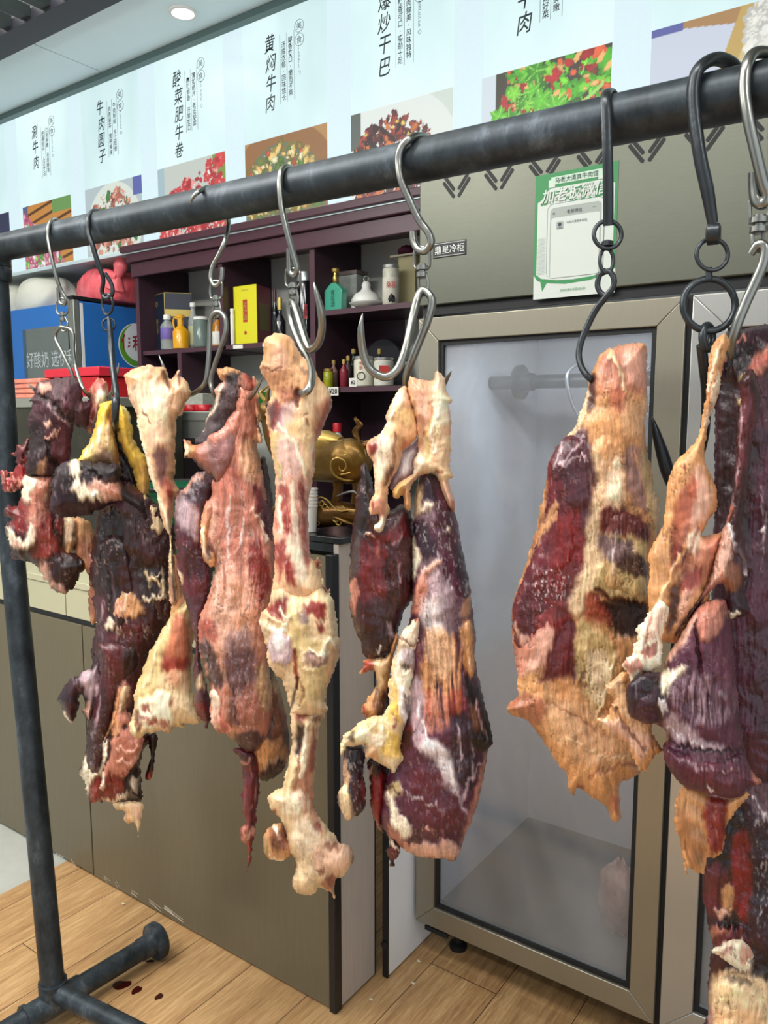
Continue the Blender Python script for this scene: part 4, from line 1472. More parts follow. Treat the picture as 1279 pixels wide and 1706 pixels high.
# ================================================================== the pipe rack
def pipe_mat():
    m = mat('worn_black_pipe', '30363c', .42, .5, var=.0)
    N, L = m.node_tree.nodes, m.node_tree.links
    b = N['Principled BSDF']
    tc = N.new('ShaderNodeTexCoord')
    mp = N.new('ShaderNodeMapping')
    mp.inputs['Scale'].default_value = (1, 1, .55)
    n1 = N.new('ShaderNodeTexNoise')
    n1.inputs['Scale'].default_value = 13
    n1.inputs['Detail'].default_value = 9
    n1.inputs['Roughness'].default_value = .72
    rp = N.new('ShaderNodeValToRGB')
    e = rp.color_ramp.elements
    e[0].position, e[0].color = .36, lin('22282c') + (1,)
    e[1].position, e[1].color = .74, lin('68727a') + (1,)
    x = e.new(.55)
    x.color = lin('3a4248') + (1,)
    L.new(tc.outputs['Object'], mp.inputs[0])
    L.new(mp.outputs[0], n1.inputs['Vector'])
    L.new(n1.outputs['Fac'], rp.inputs[0])
    L.new(rp.outputs[0], b.inputs['Base Color'])
    mr = N.new('ShaderNodeMapRange')
    mr.inputs['To Min'].default_value = .28
    mr.inputs['To Max'].default_value = .6
    L.new(n1.outputs['Fac'], mr.inputs[0])
    L.new(mr.outputs[0], b.inputs['Roughness'])
    bp = N.new('ShaderNodeBump')
    bp.inputs['Strength'].default_value = .25
    bp.inputs['Distance'].default_value = .002
    L.new(n1.outputs['Fac'], bp.inputs['Height'])
    L.new(bp.outputs[0], b.inputs['Normal'])
    return m


m_pipe = pipe_mat()
YR = 1.02
rk = thing('pipe_hanging_rack', (-1.80, YR, 0), 'black steel pipe rack on a cross foot carrying all the meat hooks', 'rack')
barL, barR = onY(0, 413, YR), onY(1250, 153, YR)
dirb = (barR - barL).normalized()
pL, pR = barL - dirb * .35, barR + dirb * .75
bar = MB().tube([pL, pR], .0305, 40, sub=1).build('bar', m_pipe, rk)


def bar_at(px):
    """centre of the bar seen in picture column px"""
    lo, hi = -.3, 3.2
    for _ in range(40):
        m = (lo + hi) / 2
        p = barL + dirb * m
        d = p - CV
        x = 639.5 + FPX * d.dot(RV) / d.dot(FV)
        if x < px:
            lo = m
        else:
            hi = m
    return barL + dirb * lo


top = onY(-8, 452, YR)
bot = onZ(88, 1640, .1)
postx = MB().tube([(top.x, YR, barL.z - .03), (top.x, YR, 1.2), (bot.x, bot.y, .0925)], .0285, 36, sub=1).build('post', m_pipe, rk)
MB().lathe([(.033, 0), (.036, .004), (.036, .03), (.033, .034)], (top.x, YR, barL.z - .075), n=32).build('post_collar', m_pipe, rk)
MB().tube([(top.x, YR, barL.z - .04), (top.x, YR, barL.z)], .034, 32, sub=1).build('elbow', m_pipe, rk)
f0 = onZ(262, 1566, .05)
b0 = Vector((bot.x, bot.y, .05))
fd = (f0 - b0)
fd.z = 0
fd.normalize()
flen = (f0 - b0).length
f0 = b0 + fd * flen
MB().tube([b0 - fd * .62, f0 - fd * .012], .0275, 32, sub=1).build('cross_foot', m_pipe, rk)
for e_, s in ((f0, 1), (b0 - fd * .62, -1)):
    MB().lathe([(.03, -.055), (.03, -.02), (.0495, -.014), (.0498, .004), (.044, .01), (.03, .012)], e_, fd * s, 34).build('foot_flange', m_pipe, rk)
MB().tube([b0 - fd * .075, b0 + fd * .07], .0315, 32, sub=1).build('tee_fitting', m_pipe, rk)
MB().tube([b0 - fd * .076, b0 - fd * .066], .035, 32, sub=1).build('tee_collar', m_pipe, rk)
MB().tube([b0, b0 + Vector((0, 0, .06))], .034, 32, sub=1).build('tee_neck', m_pipe, rk)
r0, r1 = onZ(118, 1652, .085), onZ(225, 1706, .085)
rd = (r1 - r0).normalized()
MB().tube([Vector((bot.x, bot.y, .085)), Vector((bot.x, bot.y, .085)) + rd * 2.2], .0235, 28, sub=1).build('lower_rail', m_pipe, rk)
b1 = Vector((bot.x, bot.y, .05)) + rd * 2.2
b1.z = .05
MB().tube([b1 - fd * .5, b1 + fd * .3], .0275, 24, sub=1).build('cross_foot', m_pipe, rk)
MB().tube([b1, (b1.x, b1.y, 1.0), (pR.x - .02, pR.y, pR.z - .02)], .0285, 24, sub=1).build('post', m_pipe, rk)

# blood drops on the floor by the foot
for i, (x, y, rx_, ry_) in enumerate(((203, 1641, .024, .010), (228, 1650, .012, .009), (265, 1661, .010, .007), (250, 1602, .012, .003))):
    p = onZ(x, y, 0)
    P = [Vector((p.x, p.y, .0006)) + RV * rx_ * math.cos(t) + FH * ry_ * 1.6 * math.sin(t) * (1 + .2 * math.sin(3 * t + i)) + RV * ry_ * .4 * math.sin(t) for t in [2 * math.pi * k / 22 for k in range(22)]]
    tag(MB().prism(P, (0, 0, .0007)).build('blood_drop', mat('dried_blood', '3a100c', .15), smooth=False),
        ['long dark blood drop nearest the rack foot tee', 'round dark blood drop in the middle of the row', 'small round blood drop farthest right on the planks', 'thin blood streak beside the foot flange'][i], 'blood drop')

m_crumb = mat('pale_crumb', 'd8ccb0', .7)
for i, (x, y, lab) in enumerate(((205, 1507, 'pale crumb on the planks at the foot of the counter front'), (697, 1603, 'pale crumb on the planks below the white panel'),
                                 (688, 1640, 'pale crumb on the planks nearest the fridge foot'), (618, 1667, 'pale crumb on the planks beside the end cabinet'))):
    p = onZ(x, y, 0)
    tag(MB().sweep_ball((p.x, p.y, .0032), (.0055, .004, .0025), 10, 6, .25, i).build('food_crumb', m_crumb), lab, 'crumb')

# ================================================================== hooks
m_steel = mat('hook_stainless', '8f908a', .3, .95, var=.1, vscale=25)
m_iron = mat('hook_dark_iron', '3c4043', .33, .7, var=.3, vscale=30, bump=.1, bscale=120)


def hp(pts, D0=0.0):
    """picture points with an offset in depth measured from the bar"""
    return [onY(p[0], p[1], YR + (p[2] if len(p) > 2 else D0)) for p in pts]


def hook(label, n, group=None):
    p = bar_at(n)
    return thing('meat_hook', p, label, 'hook', group)


def swivel(t, top, mid, bot, w, m, D=-.012):
    """clevis, turned barrel and lower loop between three picture points"""
    s = thing_child('swivel', t)
    x0, y0 = top
    x1, y1 = mid
    x2, y2 = bot
    P = hp([(x0 - w * .15, y0, D), (x0 + w * .35, y0 + 2, D), (x1 + w / 2, y0 + (y1 - y0) * .35, D), (x1 + w * .45, y1 - 3, D), (x1, y1, D), (x1 - w * .45, y1 - 3, D), (x1 - w / 2, y0 + (y1 - y0) * .35, D), (x0 - w * .4, y0 + 2, D)])
    MB().tube(P, .0022, 8, True, 4).build('clevis', m, s)
    c = onY(x1, y1 + 2, YR + D)
    k = w * .00075 * .5
    MB().lathe([(k * .5, -.012), (k * .9, -.01), (k * .9, -.004), (k * .55, -.003), (k * .55, -.001), (k * 1.0, 0), (k * 1.0, .006), (k * .6, .007), (k * .6, .009)], c, n=16).build('barrel', m, s)
    P = hp([(x1 - w * .2, y1 + 4, D), (x2 - w * .3, y1 + (y2 - y1) * .5, D), (x2 - w * .22, y2 - 3, D), (x2, y2, D), (x2 + w * .22, y2 - 3, D), (x2 + w * .3, y1 + (y2 - y1) * .5, D), (x1 + w * .2, y1 + 4, D)])
    MB().tube(P, .0022, 8, False, 4).build('lower_loop', m, s)
    return s


def thing_child(name, parent):
    o = bpy.data.objects.new(name, None)
    o.empty_display_size = .02
    COL.objects.link(o)
    o.parent = parent
    return o


FR, BK = -.036, .036
# 1 steel, far left
t = hook('steel hook on the far left holding the dark ragged joint by the post', 90)
MB().tube(hp([(100, 392, .036), (98, 372, .03), (90, 365, .0), (82, 374, -.03), (80, 395, FR), (86, 428, FR), (94, 462, -.03), (102, 484, -.02), (110, 498, -.014), (107, 507, -.012), (99, 502, -.012), (97, 479, -.016)]), [.0042] * 11 + [.004], 12).build('upper_hook', m_steel, t)
swivel(t, (106, 497), (104, 524), (107, 552), 19, m_steel)
MB().tube(hp([(46, 638, -.09), (62, 654, -.07), (80, 668, .0), (112, 670, .02), (125, 640, .0), (105, 590), (92, 562), (98, 547), (109, 546), (119, 550), (122, 562), (122, 585), (128, 618), (139, 648, -.03), (152, 662, .0), (172, 668, .03), (185, 656, .0), (190, 641, -.02)], -.012), [.0005, .0042] + [.0042] * 14 + [.004, .0006], 12).build('double_prong', m_steel, t)
# 2 iron
t = hook('dark flat iron hook with a ring holding the yellow fatted joint', 155)
MB().tube(hp([(170, 376, .036), (170, 358, .03), (158, 351, .0), (148, 362, -.03), (147, 385, FR), (154, 408, FR), (163, 438, -.03), (172, 464, -.02), (170, 484, -.014), (172, 493, -.012), (179, 497, -.012), (187, 490, -.012), (186, 474, -.012), (175, 455, -.02)]), [.0052] * 7 + [.0042] * 7, 12).build('upper_hook', m_iron, t)
MB().tube(hp([(172, 495), (170, 508), (173, 520), (179, 524), (186, 518), (188, 505), (185, 494), (178, 490)], -.012), .0028, 8, True, 4).build('link', m_iron, t)
MB().torus(onY(181, 541, YR - .012), .013, .0022, RV, UV).build('ring', m_iron, t)
MB().tube(hp([(181, 528, -.012), (183, 548, -.016), (185, 575, -.02), (187, 600, -.03), (190, 628, -.045), (194, 655, -.055), (193, 672, -.07), (192, 700, -.06), (195, 720, .0)]), [.003, .0055, .0068, .006, .006, .006, .0075, .007, .005], 12).build('flat_prong', m_iron, t)
MB().tube(hp([(187, 650, -.03), (191, 632, -.035), (196, 618, -.035), (198, 605, -.035)]), [.003, .004, .0035, .0003], 10).build('prong_tip', m_steel, t)
# 3 steel, double prong
t = hook('double pronged steel hook holding the pale shank and the broad pink flank', 345)
MB().tube(hp([(316, 341, -.045), (322, 328, -.045), (333, 318, -.035), (348, 312, .0), (362, 320, .036), (372, 345, .045), (381, 370, .03), (375, 400, .0), (366, 422, -.005), (354, 445, -.008), (351, 464, -.01), (358, 476, -.01), (367, 470, -.01), (370, 458, -.01), (370, 446, -.01)], 0), [.0008, .003] + [.0042] * 13, 12).build('upper_hook', m_steel, t)
swivel(t, (362, 468), (360, 498), (361, 528), 20, m_steel, -.01)
MB().tube(hp([(265, 592, -.035), (272, 610, -.035), (282, 640, -.02), (300, 659, .0), (318, 657, .0), (333, 648, -.01), (343, 634, -.012), (347, 602), (349, 568), (350, 536), (357, 522), (366, 520), (375, 530), (376, 552), (366, 584), (357, 610), (351, 635), (356, 655, -.01), (372, 672, .03), (398, 676, .02), (417, 662, -.05), (430, 643, -.065), (438, 628, -.07)], -.012), [.0004, .003] + [.0045] * 18 + [.004, .003, .0004], 12).build('double_prong', m_steel, t)
# 4 steel
t = hook('steel hook with one free sharp prong carrying the long bare leg bone', 479)
MB().tube(hp([(494, 312, .036), (493, 290, .033), (482, 279, .0), (470, 283, -.028), (466, 303, FR), (469, 345, FR), (479, 389, -.03), (489, 425, -.02), (495, 448, -.014), (490, 458, -.012), (483, 452, -.012), (482, 430, -.016), (482, 414, -.018)]), .0052, 12).build('upper_hook', m_steel, t)
swivel(t, (488, 447), (488, 478), (489, 512), 24, m_steel)
MB().tube(hp([(523, 470, -.08), (527, 488, -.08), (535, 520, -.07), (536, 550, -.06), (529, 574, -.05), (516, 582, -.045), (508, 565, -.04), (499, 535, -.03), (492, 512, -.02), (487, 503, -.012), (482, 512, -.01), (487, 540, -.012), (500, 572, -.03), (513, 600, -.05), (519, 622, -.07), (516, 645, -.09), (505, 655, -.09), (495, 648, -.05)], -.012), [.0004, .004] + [.0062] * 15 + [.005], 14).build('double_prong', m_steel, t)
# 5 steel
t = hook('big bright steel hook with a free upturned prong, centre of the bar', 695)
MB().tube(hp([(722, 255, .036), (718, 236, .03), (702, 227, .0), (683, 231, -.03), (668, 247, FR), (664, 270, FR), (668, 300, FR), (682, 332, -.03), (698, 366, -.02), (714, 388, -.016), (718, 405, -.014), (708, 418, -.012), (696, 415, -.012), (689, 402, -.012), (688, 386, -.012)]), .0058, 14).build('upper_hook', m_steel, t)
swivel(t, (703, 412), (703, 448), (705, 492), 26, m_steel)
MB().tube(hp([(604, 522, -.1), (601, 548, -.1), (604, 584, -.09), (616, 614, -.08), (641, 628, -.07), (662, 615, -.06), (676, 580, -.05), (687, 530, -.03), (695, 498, -.02), (703, 484, -.012), (713, 488), (720, 503), (712, 535), (698, 570), (684, 605), (676, 635, -.005), (686, 662, .02), (716, 668, .03), (738, 640, .0), (752, 618, -.01)], -.012), [.0004, .005] + [.0062] * 16 + [.005, .0004], 14).build('double_prong', m_steel, t)
# 6 iron strap
t = hook('dark flat strap hook in front of the poster carrying the big striped hind cut', 1012)
MB().tube(hp([(1026, 190, .036), (1022, 160, .025), (1015, 151, .0), (1009, 160, -.03), (1010, 190, FR), (1012, 260, FR), (1013, 320, -.03), (1013, 376, -.02)]), [.0065] * 8, 14, flat=((0, -1, 0), .55)).build('strap', m_iron, t)
MB().torus(onY(1012, 391, YR - .02), .0175, .0028, RV, UV).build('ring', m_iron, t)
MB().lathe([(.004, 0), (.008, .001), (.008, .006), (.004, .008)], onY(1011, 411, YR - .02), n=6).build('nut', m_iron, t)
MB().torus(onY(1010, 434, YR - .02), (.0085, .0155), .0024, RV, UV).build('link', m_iron, t)
MB().tube(hp([(1009, 450), (999, 458), (995, 474), (999, 486), (1009, 494)], -.02), .0036, 10).build('eye', m_iron, t)
MB().tube(hp([(1001, 456, -.02), (1014, 452, -.02), (1022, 463, -.02), (1021, 478, -.02), (1008, 496, -.02), (993, 515, -.02), (980, 540, -.02), (969, 566, -.022), (964, 592, -.025), (970, 615, -.03), (984, 632, -.03), (1000, 640, .0), (1020, 630, .02)], 0), [.0036] * 4 + [.0042] * 7 + [.004, .003], 12).build('prong', m_iron, t)
# 7 heavy iron
t = hook('heavy black iron hook with two rings near the right edge', 1175)
MB().tube(hp([(1225, 140, .04), (1222, 112, .03), (1194, 98, .0), (1166, 112, -.03), (1155, 142, FR), (1156, 190, FR), (1166, 262, -.035), (1178, 318, -.03), (1187, 372, -.02)]), [.0088] * 8 + [.007], 16, flat=((0, -1, 0), .8)).build('strap', m_iron, t)
MB().lathe([(.0085, -.008), (.0125, -.006), (.0125, .006), (.0085, .008)], onY(1188, 390, YR - .02), RV * .8 - FH * .4, 20).build('eye', m_iron, t)
MB().torus(onY(1186, 424, YR - .02), .0185, .0026, RV, UV).build('small_ring', m_iron, t)
MB().tube(hp([(1180, 446, -.02), (1181, 466, -.02)]), .004, 8, sub=1).build('link', m_iron, t)
MB().torus(onY(1181, 508, YR - .02), .031, .0042, RV, UV, 36, 12).build('big_ring', m_iron, t)
MB().torus(onY(1178, 562, YR - .02), (.010, .014), .005, RV * .8 + FH * .6, UV).build('prong_eye', m_iron, t)
MB().tube(hp([(1168, 575, -.02), (1172, 610, -.005), (1176, 660, .03), (1172, 730, .07), (1150, 790, .08), (1124, 808, .07), (1112, 785, .06), (1103, 755, .055), (1092, 718, .05), (1086, 694, .05)]), [.006, .0062, .0062, .0062, .0068, .0085, .0095, .0085, .0055, .0004], 14).build('prong', m_iron, t)
# 8 steel
t = hook('bright steel hook with swivel at the right edge carrying the dark purple joint', 1262)
MB().tube(hp([(1300, 130, .036), (1296, 100, .02), (1278, 88, .0), (1255, 90, -.02), (1243, 112, -.034), (1240, 150, FR), (1246, 196, FR), (1258, 250, -.03), (1270, 300, -.02), (1278, 325, -.014), (1270, 340, -.012), (1259, 333, -.012), (1256, 310, -.012), (1256, 287, -.014)]), .0066, 14).build('upper_hook', m_steel, t)
swivel(t, (1262, 332), (1264, 370), (1262, 418), 30, m_steel)
MB().tube(hp([(1250, 424, -.02), (1262, 408, -.02), (1274, 412, -.02), (1272, 436, -.02), (1258, 470, -.02), (1242, 505, -.02), (1226, 545, -.02), (1216, 580, -.01), (1230, 612, .02), (1256, 604, .02)]), [.004] + [.006] * 8 + [.003], 14).build('prong', m_steel, t)

# ================================================================== hanging beef
def meat_mat(name, rough, spec, bump, coat=0.0, grain=.2):
    m = bpy.data.materials.new(name)
    m.use_nodes = True
    N, L = m.node_tree.nodes, m.node_tree.links
    b = N['Principled BSDF']
    a = N.new('ShaderNodeVertexColor')
    a.layer_name = 'Col'
    tc = N.new('ShaderNodeTexCoord')
    mp = N.new('ShaderNodeMapping')
    mp.inputs['Scale'].default_value = (1, 1, .22)
    L.new(tc.outputs['Object'], mp.inputs[0])
    n1 = N.new('ShaderNodeTexNoise')           # fine fibres
    n1.inputs['Scale'].default_value = 620
    n1.inputs['Detail'].default_value = 4
    n1.inputs['Roughness'].default_value = .6
    L.new(mp.outputs[0], n1.inputs['Vector'])
    n2 = N.new('ShaderNodeTexNoise')           # lumpy surface
    n2.inputs['Scale'].default_value = 120
    n2.inputs['Detail'].default_value = 5
    n2.inputs['Roughness'].default_value = .65
    L.new(tc.outputs['Object'], n2.inputs['Vector'])
    mr = N.new('ShaderNodeMapRange')
    mr.inputs['From Min'].default_value = .3
    mr.inputs['From Max'].default_value = .7
    mr.inputs['To Min'].default_value = 1 - grain * 1.1
    mr.inputs['To Max'].default_value = 1 + grain * .9
    L.new(n1.outputs['Fac'], mr.inputs[0])
    vm = N.new('ShaderNodeVectorMath')
    vm.operation = 'SCALE'
    L.new(a.outputs[0], vm.inputs[0])
    L.new(mr.outputs[0], vm.inputs['Scale'])
    L.new(vm.outputs[0], b.inputs['Base Color'])
    ad = N.new('ShaderNodeMath')
    ad.operation = 'ADD'
    L.new(n1.outputs['Fac'], ad.inputs[0])
    L.new(n2.outputs['Fac'], ad.inputs[1])
    bp = N.new('ShaderNodeBump')
    bp.inputs['Strength'].default_value = bump
    bp.inputs['Distance'].default_value = .0016
    L.new(ad.outputs[0], bp.inputs['Height'])
    L.new(bp.outputs[0], b.inputs['Normal'])
    r2 = N.new('ShaderNodeMapRange')
    r2.inputs['From Min'].default_value = .35
    r2.inputs['From Max'].default_value = .65
    r2.inputs['To Min'].default_value = rough - .12
    r2.inputs['To Max'].default_value = rough + .14
    L.new(n2.outputs['Fac'], r2.inputs[0])
    L.new(r2.outputs[0], b.inputs['Roughness'])
    b.inputs['Specular IOR Level'].default_value = spec
    b.inputs['Coat Weight'].default_value = coat
    b.inputs['Coat Roughness'].default_value = .22
    return m


m_flesh = meat_mat('raw_beef', .36, .45, .4, .22, .22)
m_fat = meat_mat('beef_fat', .38, .45, .25, .15, .11)
m_dry = meat_mat('dried_beef', .5, .4, .8, 0, .34)

CROP = {'N': (0, 0, 1), 'A': (0, 560, 3.709), 'B': (80, 940, 3.709), 'C': (280, 560, 3.709), 'D': (380, 1000, 3.412),
        'E': (550, 600, 4.061), 'F': (550, 1000, 3.709), 'G': (820, 560, 2.786), 'H': (820, 1000, 2.416)}
PAL = {'K': '211416', 'D': '3e1519', 'M': '64222a', 'V': '4e2832', 'U': '301c28', 'G': '7c646a', 'S': 'bfa6aa', 'R': '82201f', 'r': '9c3c30',
       'P': 'bb7e6a', 'Q': 'dcae9a', 'F': 'dcc09a', 'C': 'f0dcc2', 'Y': 'd4b04c', 'L': 'c8b07e', 'O': 'cd9868', 'o': 'dab08a', 'T': 'c49468', 'N': '8c5a3c',
       'W': 'ecdfdb', 'X': '1c0e10', 'v': '58293c', 'u': '3a1927', 'B': '2a0e11', 'b': '5c4a48', 'p': '9e6450', 'n': '6c3c30'}
PALV = {k: np.array(lin(v)) for k, v in PAL.items()}
STEP = 1.8


def pts_of(s, crop):
    ox, oy, k = CROP[crop]
    return [(ox + float(a) / k, oy + float(b) / k) for a, b in (q.split(',') for q in s.split())]


def sstep(x):
    x = np.clip(x, 0, 1)
    return x * x * (3 - 2 * x)


def cut(name, label, hookpx, cat='meat', dy=0.0, group=None):
    """root of one hanging piece: a vertical plane through its hook, square to the viewing side of the rack"""
    p = onY(hookpx[0], hookpx[1], YR + dy)
    t = thing(name, p, label, cat, group)
    t_d = (p - CV).dot(FH)
    return (t, t_d)


def lobe(root, name, crop, base, outline, T=34, R=45, z=0, amp=2.5, flow=0, ops='', m=None, seed=1, mar=.0, streak=.2, Tb=None, rel=1.0, step=None, label=None, closed=True):
    t, D = root
    s = step or STEP
    P = crom(pts_of(outline, crop), 5)
    xs, ys = [p[0] for p in P], [p[1] for p in P]
    pad = 6
    X, Y = np.meshgrid(np.arange(min(xs) - pad, max(xs) + pad, s), np.arange(min(ys) - pad, max(ys) + pad, s))
    ny, nx = X.shape
    d = segdist(X, Y, P, True)
    sd = np.where(inpoly(X, Y, P), d, -d)
    sd0 = np.maximum(sd, 0)
    sd = sd + amp * (fbm(X / 11, Y / 11, seed, 3) * .8 + .5 * vnoise(X / 3.5, Y / 3.5, seed + 5))
    gy, gx = np.gradient(sd, s)
    gl = gx * gx + gy * gy + 1e-6
    keep = sd > -.75 * s
    Xp, Yp = X.copy(), Y.copy()
    out = keep & (sd < 0)
    k = np.clip(-sd / gl, 0, 2 * s)
    Xp[out] += (gx * k)[out]
    Yp[out] += (gy * k)[out]
    sdc = np.maximum(sd, 0)
    # flow aligned coordinates
    a = math.radians(flow)
    wx = X + 7 * fbm(X / 60, Y / 75, seed + 31, 2)
    wy = Y + 7 * fbm(X / 60, Y / 75, seed + 37, 2)
    u = wx * math.cos(a) - wy * math.sin(a)
    v = wx * math.sin(a) + wy * math.cos(a)
    big = fbm(X / 42, Y / 42, seed + 3, 3)
    mid = fbm(X / 13, Y / 13, seed + 9, 3)
    st = fbm(u / 3.4, v / 50, seed + 13, 4)
    st2 = fbm(u / 2.0, v / 22, seed + 17, 3)
    # colour
    C = np.zeros((ny, nx, 3)) + PALV[base]
    Hh = np.zeros((ny, nx))
    qx = X + 4.5 * fbm(X / 17, Y / 22, seed + 41, 4)
    qy = Y + 4.5 * fbm(X / 17, Y / 22, seed + 47, 4) + 6 * fbm(u / 5.5, v / 60, seed + 51, 3)
    fibre = sstep(.5 + .9 * st)
    for ln in ops.strip().split('\n'):
        ln = ln.strip()
        if not ln:
            continue
        hd, pp = ln.split('|')
        h = hd.split()
        cr = crop
        if h[0] in CROP and len(h) == 6:
            cr = h.pop(0)
        kind, col, w, op, hh = h[0], h[1], float(h[2]), float(h[3]), float(h[4])
        pl = pts_of(pp, cr)
        if kind in 'Pp':
            pl = crom(pl, 3)
            dd = segdist(qx, qy, pl, True)
            f = sstep(.5 + np.where(inpoly(qx, qy, pl), dd, -dd) / max(w * .8, .5) * .5)
        elif kind in 'Ll':
            if len(pl) > 2:
                pl = crom(pl, 3, False)
            dd = segdist(qx, qy, pl, False)
            f = sstep(1.25 - dd / max(w, .5))
        elif kind == 'S':      # scattered flecks over a region
            pl = crom(pl, 3)
            dd = segdist(X, Y, pl, True)
            ins = sstep(.5 + np.where(inpoly(X, Y, pl), dd, -dd) / 8)
            f = ins * sstep((fbm(u / w, v / (w * 3.2), seed + int(w * 7) + 3, 4) - .25) * 1.8) * .6
        if kind in 'pl':       # laid on along the fibres
            f = f * fibre
        f = f * op
        if col in PALV:
            C = C * (1 - f[..., None]) + PALV[col] * f[..., None]
        Hh += hh * f
    if mar:
        rg = 1 - np.abs(fbm(u / 7, v / 30, seed + 61, 4)) * 2.2
        f = np.clip(mar * 1.9 * sstep((rg - .82) * 6) * sstep(.5 + 1.2 * fbm(X / 30, Y / 30, seed + 63, 2)), 0, .75)[..., None]
        C = C * (1 - f) + np.array(lin('d8b8ac')) * f
    rk = 1 - np.abs(fbm(u / 9, v / 44, seed + 71, 4)) * 2.4          # tissue seams, with crevice shade put into their colour
    seam = sstep((rk - .84) * 7) * sstep(.4 + 1.3 * fbm(X / 26, Y / 34, seed + 73, 2))
    C = C * (1 - (.42 if streak > .14 else .22) * seam)[..., None]
    lum = C.mean(axis=2)
    kk = 1 + streak * (1.25 * st + .9 * st2) + .13 * mid + .16 * big
    C = C * np.clip(kk, .35, 1.7)[..., None]
    # redder in the darker fibres
    C[..., 0] *= 1 + .05 * st
    C = np.clip(1.2 * np.clip(C, 0, 1) ** 1.14, .003, .9)
    # relief
    q = np.clip((sd0 + .5) / R, 0, 1)
    prof = np.sqrt(np.clip(1 - (1 - q) ** 2, 0, 1)) * (1 - np.exp(-sdc / 2.2))
    soft = 1 - np.exp(-sdc / 5)
    relief = soft * rel * (5 * big + .7 * mid + .9 * st + .35 * st2 + Hh + 3 * np.minimum(lum, .6) - 1.6 * seam)
    hf = z + np.maximum(T * prof + relief, .35 * T * prof)
    hb = (Tb if Tb is not None else T * .8) * prof - z
    # to the shop
    rx = (Xp - 639.5) / FPX
    ry = (853 - Yp) / FPX
    rayv = np.array(FV)[None, None] + rx[..., None] * np.array(RV) + ry[..., None] * np.array(UV)
    dn = rayv @ np.array(FH)
    mpx = D / FPX
    loc = np.array(t.location)
    tf = (D - hf * mpx) / dn
    tb = (D + hb * mpx) / dn
    t0 = (D - z * mpx) / dn
    tf = np.where(sd <= 0, t0, tf)
    Vf = np.array(CV) + rayv * tf[..., None] - loc
    Vb = np.array(CV) + rayv * tb[..., None] - loc
    inn = sd > 0
    kf = keep
    c00, c10, c11, c01 = kf[:-1, :-1], kf[:-1, 1:], kf[1:, 1:], kf[1:, :-1]
    i00, i10, i11, i01 = inn[:-1, :-1], inn[:-1, 1:], inn[1:, 1:], inn[1:, :-1]
    quad = c00 & c10 & c11 & c01 & (i00 | i10 | i11 | i01)
    used = np.zeros((ny, nx), bool)
    for a_, b_ in ((slice(0, -1), slice(0, -1)), (slice(0, -1), slice(1, None)), (slice(1, None), slice(1, None)), (slice(1, None), slice(0, -1))):
        used[a_, b_] |= quad
    idf = -np.ones((ny, nx), np.int64)
    nF = int(used.sum())
    idf[used] = np.arange(nF)
    ib = used & inn
    idb = idf.copy()
    idb[ib] = nF + np.arange(int(ib.sum()))
    jj, ii = np.where(quad)
    F = np.stack([idf[jj, ii], idf[jj + 1, ii], idf[jj + 1, ii + 1], idf[jj, ii + 1]], 1)
    Bk = np.stack([idb[jj, ii], idb[jj, ii + 1], idb[jj + 1, ii + 1], idb[jj + 1, ii]], 1)
    V = np.concatenate([Vf[used], Vb[ib]])
    Cc = np.concatenate([C[used], C[ib]])
    Fa = np.concatenate([F, Bk]).astype(np.int32)
    me = bpy.data.meshes.new(name)
    me.vertices.add(len(V))
    me.vertices.foreach_set('co', V.astype(np.float32).ravel())
    me.loops.add(Fa.size)
    me.loops.foreach_set('vertex_index', Fa.ravel())
    me.polygons.add(len(Fa))
    me.polygons.foreach_set('loop_start', np.arange(len(Fa), dtype=np.int32) * 4)
    me.polygons.foreach_set('loop_total', np.full(len(Fa), 4, np.int32))
    me.update(calc_edges=True)
    me.validate()
    me.polygons.foreach_set('use_smooth', [True] * len(me.polygons))
    at = me.color_attributes.new('Col', 'FLOAT_COLOR', 'POINT')
    buf = np.ones((len(V), 4), np.float32)
    buf[:, :3] = Cc
    at.data.foreach_set('color', buf.ravel())
    me.materials.append(m or m_flesh)
    o = bpy.data.objects.new(name, me)
    COL.objects.link(o)
    o.parent = t
    if label:
        o['label'] = label
    return o


GB = 'hanging beef cuts on the rack'
